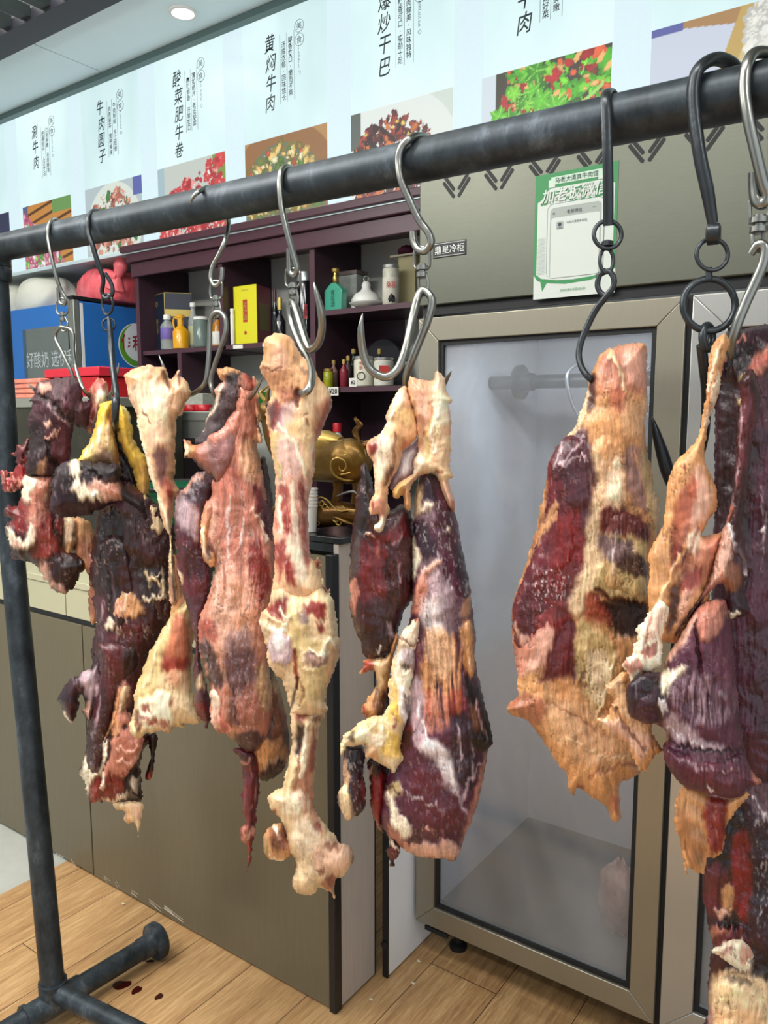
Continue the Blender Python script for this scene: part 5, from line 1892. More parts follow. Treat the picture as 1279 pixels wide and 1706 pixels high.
# ---------------------------------------------------------------- A: dark ragged joint by the post
A = cut('hanging_beef_joint', 'dark dried ragged beef joint hanging leftmost, in front of the rack post', (110, 640), dy=-.03, group=GB)
lobe(A, 'frayed_edge', 'A', 'R', '0,845 35,830 50,868 88,822 95,760 75,740 85,705 130,670 175,640 185,700 160,800 170,880 140,940 60,975 10,962 0,920', T=14, R=20, z=-6, amp=6, seed=3, mar=.3, ops='''
P D 4 .8 -2 | 80,700 175,645 180,720 110,800
L P 4 .7 2 | 10,900 60,870 120,900
L Q 3 .6 2 | 60,960 110,930 140,880''', m=m_flesh)
lobe(A, 'lower_meat', 'A', 'D', '150,850 250,850 335,850 345,920 325,1020 400,1120 390,1300 480,1350 535,1400 520,1450 485,1500 430,1580 385,1597 300,1535 250,1455 180,1400 90,1370 60,1300 40,1240 28,1180 60,1140 20,1095 40,1040 100,1050 130,960', T=30, R=45, z=0, amp=4, seed=5, mar=.2, ops='''
P P 10 .9 3 | 150,860 320,850 300,1000 290,1100 240,1200 190,1180 150,1100 130,980
P C 6 .9 4 | 130,930 165,860 215,860 190,960 160,1040
S C 6 .6 3 | 120,900 330,850 300,1100 200,1180 130,1000
P R 8 .8 -2 | 40,1060 150,1000 180,1120 150,1200 60,1160
P C 5 .95 8 | 40,1180 50,1260 110,1310 180,1300 230,1250 215,1190 170,1200 140,1260 90,1230
P Q 5 .8 3 | 75,1240 160,1290 120,1310 80,1290
P r 14 .7 0 | 220,1180 330,1100 400,1250 330,1420 250,1400
P B 10 .9 -2 | 330,1350 470,1360 520,1420 460,1530 380,1560 330,1480
P Q 7 .85 2 | 235,1440 300,1530 380,1597 440,1585 400,1560 320,1500 300,1380 255,1400
L K 5 .8 -4 | 330,1060 345,1200 380,1330
L X 6 .7 -5 | 150,1330 220,1400 320,1380
S X 5 .5 -2 | 40,1050 200,1050 180,1330 60,1300''')
lobe(A, 'upper_muscle', 'A', 'V', '235,292 300,270 365,262 430,253 482,272 512,325 518,400 560,405 572,440 545,545 498,562 455,545 445,620 435,720 418,810 350,810 320,865 245,872 165,862 158,760 182,640 172,520 198,420 172,402 212,360', T=34, R=55, z=14, amp=2.5, seed=7, streak=.26, m=m_dry, ops='''
P b 10 .7 2 | 240,300 470,270 510,400 480,540 400,520 330,480 280,400
p K 10 .8 0 | 170,420 250,430 330,500 330,640 250,700 180,640
P K 12 .85 -3 | 165,560 260,560 300,700 260,850 170,850
P V 6 .9 4 | 320,300 500,300 510,500 440,500 400,440 330,380
l S 3 .5 1 | 300,420 380,520 430,540
P Q 5 .85 4 | 235,300 300,276 310,330 260,350
P D 6 .9 -3 | 235,350 300,340 270,390 235,385
P Q 4 .8 2 | 275,530 310,525 325,550 290,565
P M 14 .6 0 | 300,620 430,600 420,800 330,800
L X 4 .7 -5 | 255,360 340,410 400,500 440,520
L Q 4 .7 2 | 290,640 340,620 360,590
P T 6 .5 0 | 225,780 300,760 280,840 230,850
L X 5 .8 -6 | 300,660 310,760 350,800
S S 4 .28 1 | 170,420 520,300 500,540 420,800 170,850''')
lobe(A, 'neck_flap', 'A', 'P', '543,335 600,262 628,258 662,285 673,345 672,402 632,452 600,520 565,600 520,560 500,555 510,450 525,400 560,405', T=20, R=26, z=2, amp=3, seed=11, mar=.2, ops='''
P r 6 .8 0 | 560,320 610,262 655,290 640,330 590,340
P C 6 .8 3 | 590,350 660,330 665,390 610,430
P M 8 .9 -2 | 500,440 580,430 560,560 500,560
L S 3 .7 2 | 590,430 585,470 565,520''')
lobe(A, 'orange_strip', 'A', 'T', '385,1110 470,1110 540,1130 580,1220 600,1330 645,1400 630,1500 650,1620 640,1706 600,1760 560,1760 545,1600 540,1480 470,1360 460,1310 440,1370 400,1370 383,1260', T=18, R=26, z=-4, amp=3, seed=13, mar=.2, ops='''
P p 10 .8 0 | 460,1280 560,1250 640,1400 640,1706 550,1706 540,1450
P C 5 .6 3 | 385,1120 440,1120 440,1250 395,1280
P X 6 .9 -5 | 455,1150 485,1200 475,1300 450,1300
p R 8 .6 0 | 540,1400 640,1450 640,1706 560,1706
L n 5 .8 -3 | 590,1250 620,1350 650,1420''')

# ---------------------------------------------------------------- B: joint with yellow fat
Bc = cut('hanging_beef_joint', 'long dark beef joint topped with bright yellow fat, second from the left', (192, 690), dy=-.01, group=GB)
lobe(Bc, 'dark_body', 'N', 'D', '165,830 205,800 232,812 262,838 285,868 292,900 290,960 302,985 288,1012 282,1040 266,1066 254,1095 246,1130 236,1170 232,1200 240,1214 250,1228 236,1260 237,1300 238,1335 205,1342 180,1335 152,1335 140,1300 133,1287 136,1268 144,1250 146,1205 151,1160 156,1110 153,1085 158,1040 154,990 150,950 156,900 160,860', T=44, R=52, z=-2, amp=3.5, seed=21, mar=.12, streak=.24, ops='''
P B 12 .9 0 | 165,860 230,850 225,930 200,1000 160,980
P X 8 .95 -12 | 160,862 200,850 198,930 180,960 166,900
l G 4 .5 1 | 178,900 176,960 182,1020
P M 10 .5 2 | 185,1050 240,1040 235,1120 200,1160 175,1120
P V 6 .8 2 | 158,1000 180,1000 176,1080 160,1110 154,1060
l S 3 .6 2 | 172,1000 168,1040 160,1090
B P T 7 .9 4 | 400,200 540,190 580,290 520,330 410,300
B P P 6 .7 3 | 410,230 480,230 470,330 420,320
B P C 4 .9 5 | 360,350 400,335 410,400 380,410
B S C 5 .55 3 | 380,180 720,180 720,420 420,480
B P K 14 .8 -4 | 560,0 820,60 810,220 700,330 600,200
B S F 6 .8 4 | 560,20 800,20 820,220 700,300 580,150
B L F 4 .9 4 | 590,60 640,100 700,130 710,200 730,300
B L C 4 .8 4 | 700,200 620,220 600,210
B P D 10 .8 2 | 300,500 600,480 560,680 480,720 300,760
B P V 5 .9 4 | 200,680 300,600 320,760 300,870 240,960 210,900
B P S 6 .7 4 | 215,700 300,680 310,780 270,860 225,840
B P P 6 .9 6 | 450,760 500,740 505,830 480,900 520,1000 590,1060 560,1180 500,1300 390,1300 380,1250 410,1100 370,1080 400,950
B P p 5 .7 5 | 430,1050 560,1090 540,1210 420,1280
B L T 4 .8 3 | 440,770 420,900 390,1000 350,1080 330,1200
B L C 6 .9 5 | 350,1080 340,1160 310,1300
B L X 4 .9 -7 | 390,1040 375,1180 350,1260
B S X 5 .7 -3 | 380,980 440,980 430,1120 380,1130
B P D 8 .95 -2 | 240,1080 340,950 400,920 340,1090 310,1300 240,1260
B l M 3 .8 1 | 300,900 260,1100 250,1200
B P C 5 .98 6 | 215,1210 240,1180 250,1260 310,1300 270,1360 250,1460 215,1420 200,1300
B P R 6 .98 -1 | 260,1390 310,1310 400,1290 480,1310 460,1400 380,1470 270,1475
B S B 3 .7 -2 | 260,1390 310,1310 480,1310 380,1470
B P K 6 .9 -2 | 480,1300 560,1240 580,1480 500,1480 470,1400
B L C 5 .8 3 | 350,1470 420,1460 480,1420
B P C 4 .7 3 | 520,1330 570,1320 560,1400 530,1380
B P D 8 .8 2 | 560,1060 640,1040 600,1200 560,1240''')
lobe(Bc, 'fat_tail', 'B', 'F', '400,1478 480,1465 580,1475 578,1560 570,1620 555,1690 545,1630 520,1600 490,1612 468,1580 470,1530 430,1520', T=10, R=12, z=14, amp=2, seed=22, m=m_fat, ops='''
P O 4 .7 0 | 470,1530 510,1540 500,1600 475,1590
P Q 4 .6 2 | 520,1500 575,1490 560,1600''')
lobe(Bc, 'side_lobe', 'B', 'U', '60,830 95,760 140,705 205,672 258,640 300,560 335,600 325,720 312,800 292,900 262,972 225,945 205,900 232,880 215,800 196,810 190,880 152,978 100,940 80,880', T=22, R=22, z=4, amp=2, seed=23, mar=.1, ops='''
P D 5 .9 0 | 70,860 120,850 180,880 150,960 100,930
P S 6 .75 3 | 200,680 300,640 310,760 280,860 230,850 215,780
l S 3 .6 1 | 150,720 190,700 200,760
P Q 4 .9 3 | 205,890 240,860 260,900 262,960 230,940
L C 2.5 .8 2 | 85,900 110,945 150,975
P V 8 .6 0 | 110,740 180,700 190,800 140,820''')
lobe(Bc, 'thin_strip', 'B', 'B', '615,1062 668,1045 668,1120 658,1240 640,1322 605,1326 608,1290 628,1180 622,1110', T=8, R=9, z=8, amp=2.5, seed=24, ops='''
P r 3 .8 1 | 605,1290 640,1280 636,1320 608,1322
L X 3 .8 -2 | 625,1100 640,1230''')
lobe(Bc, 'right_shred', 'A', 'B', '860,980 905,960 930,1010 1000,1060 1050,1200 1060,1300 1045,1420 1075,1540 1110,1640 1090,1760 1000,1800 900,1760 850,1600 830,1400 850,1250 880,1150', T=26, R=34, z=6, amp=5, seed=25, mar=.1, ops='''
P F 5 .85 4 | 900,980 960,1040 1020,1180 1050,1240 980,1210 920,1180 900,1090
P L 5 .6 3 | 880,1000 915,990 905,1150 880,1190
S F 7 .85 4 | 840,1230 1040,1230 1060,1560 1000,1740 880,1700
P Q 4 .85 4 | 850,1290 900,1290 910,1350 870,1350
L C 3 .8 3 | 870,1480 930,1500 1000,1460
P X 8 .8 -5 | 930,1220 1050,1230 1020,1440 900,1400
P D 8 .8 2 | 950,1560 1100,1600 1080,1760 980,1740''')
lobe(Bc, 'yellow_fat', 'A', 'Y', '690,402 660,396 632,408 608,440 590,540 555,640 505,720 480,775 560,800 700,820 735,800 725,700 712,600 712,480 706,430', T=22, R=26, z=4, amp=2, seed=26, m=m_fat, streak=.1, ops='''
P L 10 .8 0 | 560,640 640,560 690,620 700,800 520,790
p Q 8 .7 1 | 600,560 690,520 700,700 600,720
l C 4 .8 2 | 640,500 600,640 520,750
P V 8 .8 0 | 590,740 690,700 720,810 590,800
P Y 6 .9 4 | 620,420 690,405 695,460 630,500
L N 5 .8 -4 | 696,430 690,520 712,620 722,760''')
lobe(Bc, 'yellow_fat', 'A', 'Y', '724,432 745,420 768,432 800,480 816,560 832,650 870,710 902,745 922,830 926,900 912,985 855,985 832,860 790,760 745,680 722,600', T=20, R=20, z=2, amp=2, seed=27, m=m_fat, streak=.1, ops='''
P N 7 .7 -2 | 722,600 760,640 800,760 840,880 800,800 740,690
P F 6 .6 2 | 800,560 830,660 815,680
P O 10 .5 0 | 850,760 910,800 915,900 860,930
P T 6 .6 0 | 850,930 915,930 905,985 860,985
L C 3 .7 2 | 770,450 800,530''')
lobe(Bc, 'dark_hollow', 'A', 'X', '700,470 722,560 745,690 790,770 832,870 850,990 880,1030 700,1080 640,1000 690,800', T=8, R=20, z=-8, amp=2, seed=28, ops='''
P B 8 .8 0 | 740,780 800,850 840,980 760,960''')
lobe(Bc, 'folded_flap', 'A', 'U', '318,905 340,820 372,796 445,762 500,772 620,778 735,792 752,850 750,905 800,960 860,1000 900,1050 905,1150 850,1080 760,1030 700,1030 600,1075 560,1110 500,1115 380,1118 310,1070 312,1000', T=30, R=34, z=34, amp=3, seed=29, m=m_dry, streak=.24, ops='''
P K 8 .8 0 | 330,830 420,800 440,900 350,960
S S 4 .35 1 | 320,820 460,790 460,1000 320,1000
P D 8 .95 -4 | 330,1040 480,1020 600,1010 590,1075 480,1115 340,1105
P C 5 .95 6 | 420,790 480,765 500,800 490,860 540,930 600,990 575,1020 500,1000 440,930 470,900 440,850
P Q 8 .75 4 | 560,900 700,880 760,990 690,1015 600,1000 540,960
P K 6 .9 4 | 500,775 730,795 745,900 640,870 560,850 510,820
P P 6 .6 3 | 640,930 730,900 750,980 690,1000
L X 4 .8 -5 | 500,800 600,870 700,900 750,900
P K 8 .8 0 | 760,940 860,1000 900,1060 880,1090 780,1030
L C 3 .8 2 | 560,1000 600,975 610,1010''')

# ---------------------------------------------------------------- C: pale shank
Cc_ = cut('hanging_shank_bone', 'pale smooth beef shank on the bone tapering to a cream knuckle, third from the left', (262, 640), dy=-.035)
lobe(Cc_, 'shank', 'A', 'o', '765,240 795,218 832,200 880,185 922,172 965,188 1012,190 1035,222 1040,256 1062,262 1085,232 1100,208 1112,214 1112,245 1150,272 1185,342 1155,400 1135,450 1130,490 1100,500 1088,570 1086,660 1082,700 1085,830 1075,880 1110,960 1085,1000 1070,1100 1062,1250 1075,1380 1085,1500 1100,1640 1060,1660 1040,1560 1040,1420 1045,1250 1000,1150 975,1000 930,880 905,780 870,640 845,520 840,470 800,390 785,320', T=36, R=42, z=16, amp=1.8, seed=31, m=m_fat, streak=.13, rel=.7, ops='''
P C 10 .6 2 | 790,300 950,300 1060,360 1050,520 900,560 850,460
P F 10 .6 0 | 880,480 1050,500 1060,700 930,720
P T 8 .6 1 | 780,240 900,190 1010,200 1030,300 900,280 800,330
P P 6 .5 1 | 850,205 930,178 1000,200 960,230 880,230
P Q 8 .5 0 | 900,560 1000,520 1010,640 930,680
P p 12 .6 0 | 950,700 1050,680 1050,900 980,900 950,800
P V 8 .8 -1 | 955,700 1020,690 1040,800 1030,900 1000,940 970,860 950,780
P r 12 .65 0 | 1010,880 1080,860 1085,1000 1050,1080 1010,1000
P R 6 .7 0 | 1030,960 1070,900 1080,980 1050,1010
L C 5 .8 2 | 850,540 890,700 940,880 990,1040 1040,1180
L T 5 .6 -3 | 1055,330 1065,480 1070,700 1072,880
L n 2 .8 -2 | 880,450 905,490 925,530
P X 4 .85 -8 | 1000,235 1040,250 1050,320 1025,310
P N 5 .7 -3 | 1030,290 1060,300 1055,350 1035,330
P n 4 .8 -3 | 1085,235 1108,225 1106,290 1088,285
L F 5 .7 2 | 1100,300 1160,320 1170,350
P V 8 .8 -1 | 1045,1250 1080,1250 1095,1640 1050,1600
L F 5 .9 3 | 1060,1240 1050,1400 1080,1500 1100,1620
L N 4 .6 -3 | 1130,400 1110,470
P N 4 .5 -2 | 830,320 850,320 852,345 835,350''')
lobe(Cc_, 'knuckle_bone', 'B', 'L', '905,250 900,320 905,450 890,560 885,700 895,800 915,850 945,970 900,985 830,985 838,1012 780,1005 770,1030 745,1045 700,1030 640,1045 620,1040 565,1078 530,1072 505,1040 500,985 530,900 528,800 560,720 600,610 620,560 690,440 740,350 790,270 840,225 880,215', T=34, R=40, z=14, amp=2, seed=33, m=m_fat, streak=.12, ops='''
P L 8 .9 0 | 560,740 720,430 760,360 740,560 690,760 600,800
P r 8 .75 0 | 760,370 840,300 880,400 870,640 760,660 710,620 740,480
P R 8 .75 0 | 715,590 870,570 870,660 720,660
P F 10 .8 1 | 690,690 860,690 880,840 700,830
p r 8 .5 0 | 730,680 880,660 890,760 760,760
P C 8 .9 5 | 560,850 720,800 760,900 750,1000 620,1030 580,980
P R 5 .85 -1 | 585,855 630,870 650,900 600,900
P R 5 .85 -1 | 570,920 620,930 650,960 600,950
P R 5 .9 -1 | 615,970 680,955 690,1000 640,1000
P R 4 .8 -1 | 705,960 735,960 730,1000 705,990
P R 4 .8 -1 | 745,850 785,845 780,890 750,880
P F 8 .9 2 | 770,850 900,830 935,960 850,990 780,960
P n 6 .9 -12 | 545,920 585,930 585,1000 555,1010 535,970
L F 7 .9 8 | 520,900 505,990 540,1060 590,1050 620,1030
L F 4 .8 3 | 750,340 700,470 640,620 590,740
P P 5 .6 1 | 700,1010 760,1010 750,1040 710,1030
S C 4 .4 1 | 560,820 880,820 900,990 560,1040''')

lobe(Cc_, 'bone_neck', 'N', 'T', '288,925 298,935 302,965 308,990 318,1005 322,1030 320,1055 300,1065 285,1050 284,1020 288,990 286,955', T=12, R=14, z=6, amp=1.5, seed=34, m=m_fat, ops='''
L P 4 .7 1 | 296,950 302,1000 306,1040''')

# ---------------------------------------------------------------- D: broad pink flank
Dc = cut('hanging_beef_flank', 'broad pink and silver skinned beef flank with a dark upper flap, fourth from the left', (400, 650), dy=-.02, group=GB)
lobe(Dc, 'back_muscle', 'N', 'V', '291,838 297,822 312,806 328,786 362,796 362,830 352,860 345,900 355,935 352,985 345,1020 336,1060 333,1095 342,1130 350,1165 352,1192 345,1212 337,1200 325,1180 322,1130 325,1080 318,1040 308,1000 298,960 293,925 290,880', T=30, R=34, z=-14, amp=2.5, seed=41, mar=.15, ops='''
C P S 8 .85 3 | 50,1040 110,1000 200,1060 200,1240 160,1250 90,1180 50,1120
C P U 8 .85 2 | 110,960 260,900 260,1000 180,1060 110,1020
C P Q 5 .6 2 | 60,1000 170,860 230,850 120,950
C P M 10 .8 0 | 20,1260 200,1280 260,1440 220,1600 60,1560
C P U 10 .6 0 | 60,1300 180,1280 240,1420 200,1520
C L F 6 .9 5 | 25,1280 15,1390 60,1480 60,1600 80,1700
C P C 5 .9 4 | 5,1400 40,1380 60,1460 30,1500
B P V 6 .9 0 | 900,300 960,300 930,520 990,700 990,960 920,940 900,800
B P F 6 .8 3 | 920,700 955,640 970,740 930,770
B P R 6 .6 0 | 880,880 960,860 980,990 920,950''')
lobe(Dc, 'hind_muscle', 'N', 'D', '440,760 449,800 456,850 460,905 466,955 466,1010 458,1050 450,1100 466,1150 478,1195 482,1245 476,1275 462,1292 440,1302 425,1290 410,1240 400,1150 405,1000 410,860 425,780', T=34, R=34, z=-16, amp=2, seed=43, mar=.12, ops='''
C P M 8 .8 2 | 520,900 600,980 640,1150 640,1400 600,1600 540,1500 520,1300
C P B 6 .8 0 | 500,1300 600,1450 590,1600 520,1560
C l S 3 .7 2 | 530,1080 600,1160 620,1300
D P T 8 .7 2 | 180,820 300,780 350,900 330,960 230,920 160,900
D P O 8 .7 2 | 150,860 260,820 230,930 160,1060
D P U 8 .95 6 | 200,960 270,910 330,930 320,1030 240,1070 180,1090
D P N 8 .6 0 | 240,440 330,560 350,740 250,760
D P L 6 .5 0 | 250,400 330,520 340,640 290,560''')
lobe(Dc, 'dangling_strip', 'D', 'M', '30,850 80,840 150,872 175,930 170,1030 178,1100 160,1200 155,1310 138,1375 132,1440 125,1490 108,1542 102,1520 114,1440 106,1390 72,1375 62,1330 68,1290 94,1262 82,1190 86,1000 70,900', T=16, R=18, z=6, amp=2.5, seed=44, streak=.25, ops='''
P U 6 .7 2 | 40,850 140,870 150,930 90,940
L P 3 .8 2 | 70,890 110,935 140,900
l Q 3 .5 1 | 130,950 150,1040 140,1180
P P 5 .85 2 | 70,1280 100,1260 110,1370 75,1370
P Q 4 .7 1 | 100,1340 150,1300 140,1360
P r 4 .8 0 | 100,1400 130,1380 120,1530''')
lobe(Dc, 'flank', 'N', 'P', '388,640 404,632 420,640 430,650 431,690 437,735 427,741 436,780 444,830 452,880 458,935 458,1000 451,1055 449,1110 455,1165 452,1205 440,1240 420,1254 402,1246 388,1232 374,1222 358,1216 349,1180 352,1150 341,1115 331,1075 331,1035 344,1000 354,965 357,945 344,938 336,918 335,880 340,845 352,825 352,800 362,775 372,740 380,700', T=40, R=46, z=14, amp=2.2, seed=45, streak=.17, mar=.1, flow=-4, ops='''
C P p 12 .7 0 | 430,420 540,420 560,620 440,640
C P r 14 .5 0 | 340,830 460,830 470,1000 300,1000
C p C 10 .6 1 | 440,640 560,660 560,900 460,880
C P T 14 .6 0 | 440,660 580,650 600,860 470,860
C P P 14 .6 0 | 300,900 470,900 480,1100 220,1060
C P Q 10 .7 3 | 220,1040 290,1080 280,1300 210,1260 200,1120
C l W 3 .6 1 | 380,1000 370,1200 360,1400 350,1640
C l W 3 .6 1 | 450,960 460,1150 440,1500
C l C 4 .5 1 | 300,1300 320,1450 290,1650
C P R 6 .85 -1 | 510,1280 560,1250 600,1350 630,1500 600,1640 540,1600 500,1440
C P M 6 .9 0 | 520,920 570,950 640,1120 640,1240 590,1200 540,1080
C L C 4 .8 2 | 520,1080 580,1190 610,1280
C L P 4 .8 3 | 520,1090 570,1220 640,1400
C P O 6 .8 3 | 205,1100 270,1060 260,1160 215,1200 210,1300 260,1380 240,1400 200,1320
C P V 4 .6 -3 | 250,1280 290,1330 270,1420 240,1380
B P S 16 .5 0 | 1010,240 1150,240 1180,560 1080,620 1010,420
B P T 24 .5 0 | 1010,200 1261,200 1261,1080 1080,1000 1000,600
B P G 14 .75 0 | 1100,460 1260,420 1260,800 1150,820 1090,640
B p Q 10 .7 0 | 1000,0 1261,0 1261,300 1010,240
B P U 7 .9 0 | 915,470 1000,500 1060,620 1090,760 1030,800 960,640
B P r 8 .7 1 | 930,340 1020,360 1040,480 940,440
B P P 7 .9 3 | 990,790 1080,770 1105,880 1110,1000 1040,1030 1000,880
B P Q 5 .8 3 | 1000,800 1040,800 1060,980 1020,1000
B P K 7 .7 0 | 1110,880 1200,850 1200,960 1130,1000
B P p 14 .7 0 | 1120,800 1261,760 1261,1080 1180,1080
D P V 14 .65 0 | 0,300 150,280 200,500 180,700 60,720 0,600
D P p 12 .6 0 | 40,540 230,480 250,700 100,740
D P U 6 .9 4 | 30,760 150,740 210,790 150,860 60,860
D P L 10 .5 0 | 160,380 260,400 280,560 200,620
D L K 3 .6 -3 | 0,420 30,560 60,700
S D 4 .35 -1 | 380,900 450,900 450,1200 340,1200
S W 3 .3 1 | 345,900 450,900 440,1200 340,1150''', m=m_flesh)  # the large grey patch low on the flank is shade painted in
lobe(Dc, 'upper_flap', 'C', 'U', '298,200 350,196 425,200 470,222 505,245 520,262 545,290 553,330 545,380 556,420 548,520 560,600 500,640 440,700 380,760 300,720 200,700 160,655 210,590 250,490 268,430 290,380 282,330 310,300 340,280 310,260', T=24, R=28, z=18, amp=2.2, seed=46, m=m_dry, streak=.2, ops='''
P O 6 .9 3 | 298,200 425,200 460,230 380,240 340,290 310,260
P Q 6 .8 3 | 285,320 340,290 360,300 320,380 280,400
L C 4 .9 3 | 330,320 290,420 250,500 215,570
P K 8 .9 0 | 360,260 440,240 430,300 380,330
P b 10 .6 0 | 330,340 430,320 420,440 300,580 220,600
P p 6 .9 2 | 440,260 540,270 545,380 530,400 450,430 430,330
P r 5 .7 2 | 490,250 540,290 530,320 490,300
P O 7 .7 2 | 440,420 550,400 560,640 470,560
L X 3 .7 -3 | 440,330 480,380 440,400
L C 3 .7 2 | 545,560 580,640''')
lobe(Dc, 'left_flap', 'C', 'p', '93,648 112,640 142,650 152,668 205,665 262,600 330,565 370,500 430,440 470,460 480,520 450,640 430,740 380,820 340,880 300,912 240,850 180,795 140,757 100,752 102,700', T=16, R=22, z=36, amp=2, seed=47, streak=.16, flow=20, ops='''
P O 6 .9 3 | 93,648 140,650 170,690 150,750 100,750
P C 4 .8 3 | 100,660 130,670 130,740 105,735
P P 10 .8 0 | 260,610 400,480 440,560 380,600 290,660
P G 14 .6 0 | 250,680 420,600 420,740 320,860 250,800
P D 4 .95 -5 | 112,752 170,770 240,830 300,890 290,912 220,860 150,790
L X 5 .9 -5 | 120,757 190,820 260,880 296,915
L r 3 .7 2 | 260,600 300,570 360,545''')
lobe(Dc, 'fat_frill', 'C', 'o', '520,255 548,275 556,330 552,400 570,470 562,560 583,640 570,665 548,650 545,560 535,440 520,360', T=8, R=9, z=34, amp=3, seed=48, m=m_fat, ops='''
L r 3 .8 1 | 530,270 545,360 550,470
L N 3 .6 -2 | 555,420 560,560''')

# ---------------------------------------------------------------- E: long bare leg bone
Ec = cut('hanging_leg_bone', 'long bare leg bone with smooth pinkish top and knobbly cream joints, middle of the rack', (505, 650), dy=-.045)
lobe(Ec, 'back_sliver', 'C', 'B', '600,420 640,400 690,440 700,560 680,660 650,700 620,600 605,500', T=14, R=18, z=0, amp=2, seed=50, ops='''
P X 6 .9 -3 | 620,440 670,440 670,560 630,600
L r 4 .8 2 | 610,480 625,600 650,670''')
lobe(Ec, 'femur', 'N', 'o', '438,577 444,562 462,555 482,560 494,576 503,594 512,598 524,612 534,632 546,646 553,662 552,680 543,700 534,722 526,745 525,780 518,815 514,850 514,890 518,925 530,945 540,985 520,1010 480,1015 452,1000 457,940 455,880 459,830 457,790 452,750 447,715 443,700 444,680 452,655 446,640 436,622 433,610 437,598', T=36, R=40, z=10, amp=1.6, seed=51, m=m_fat, streak=.12, rel=.7, ops='''
C P O 16 .6 0 | 580,20 760,20 850,200 960,300 700,420 600,260
C P T 12 .6 3 | 580,60 640,10 720,10 770,90 760,240 680,290 600,250
C P p 10 .45 0 | 590,200 720,220 700,300 620,280
C L n 3 .6 -3 | 580,190 640,200 700,185
C P Q 10 .5 0 | 640,60 720,80 720,180 640,180
C L b 4 .5 -3 | 770,120 830,210 850,240
C P p 8 .8 -1 | 670,310 800,320 800,400 730,400 680,380
C P n 5 .95 -10 | 775,350 810,340 812,400 785,418
C P V 7 .9 -4 | 610,430 665,400 700,470 690,560 640,580 615,520
C P r 6 .8 0 | 660,420 720,430 710,560 660,560
C P S 9 .6 1 | 700,400 780,400 760,500 690,620 680,500
C P L 10 .6 2 | 760,540 900,520 900,640 800,640
C P F 12 .7 2 | 820,420 960,300 1000,380 940,520 840,540
C P p 8 .6 0 | 900,420 1000,400 960,520 910,620
C L r 5 .7 0 | 1000,400 960,500 920,640 905,760
C P n 4 .9 -4 | 850,530 870,530 875,560 855,560
C L n 2 .7 -2 | 840,510 860,480
C P S 10 .7 0 | 680,640 800,680 810,860 690,900 670,760
C P Q 8 .5 0 | 700,680 780,700 780,860 700,860
C L C 4 .8 2 | 690,560 760,640 820,760 850,870
C L L 5 .9 4 | 660,600 670,720 690,860
C P F 8 .7 1 | 840,640 910,620 890,800 850,880
C P p 6 .7 0 | 850,880 880,840 870,1100 850,1100
C P Q 7 .8 0 | 680,900 860,880 870,1200 880,1400 700,1400 660,1200
C P R 6 .85 -1 | 690,930 750,940 740,1040 700,1100 690,1020
C p R 6 .95 -1 | 710,1060 790,1060 800,1250 720,1250
C P R 6 .85 -1 | 800,890 850,960 850,1080 820,1040
C P R 8 .8 -1 | 810,1080 860,1140 850,1300 810,1240
C L C 4 .8 2 | 770,920 780,1100 790,1260
C L C 3 .8 2 | 700,1000 690,1200
C P R 8 .9 -1 | 660,1280 740,1270 720,1400 690,1520 660,1440
C P R 8 .95 -1 | 720,1360 770,1390 800,1520 770,1560 710,1460
C P R 7 .8 -1 | 850,1270 880,1380 860,1460 820,1360
C P C 8 .8 1 | 730,1250 800,1260 860,1500 800,1530 770,1380
C P F 6 .8 2 | 860,1440 900,1420 940,1560 860,1560
C L r 3 .6 0 | 660,1120 680,1200
S r 3 .35 0 | 458,790 520,790 530,980 455,980
S W 4 .35 1 | 458,700 530,690 530,940 455,940''')
lobe(Ec, 'shredded_tendon', 'C', 'F', '905,1380 925,1362 940,1390 935,1440 955,1500 985,1560 1005,1620 1030,1700 1020,1760 940,1760 900,1640 890,1500', T=16, R=18, z=10, amp=3.5, seed=52, m=m_fat, mar=.1, ops='''
P R 4 .9 1 | 905,1380 925,1365 930,1430 910,1450
P n 5 .9 -3 | 940,1530 980,1560 975,1600 945,1600
P r 6 .7 0 | 900,1560 960,1620 920,1660''')
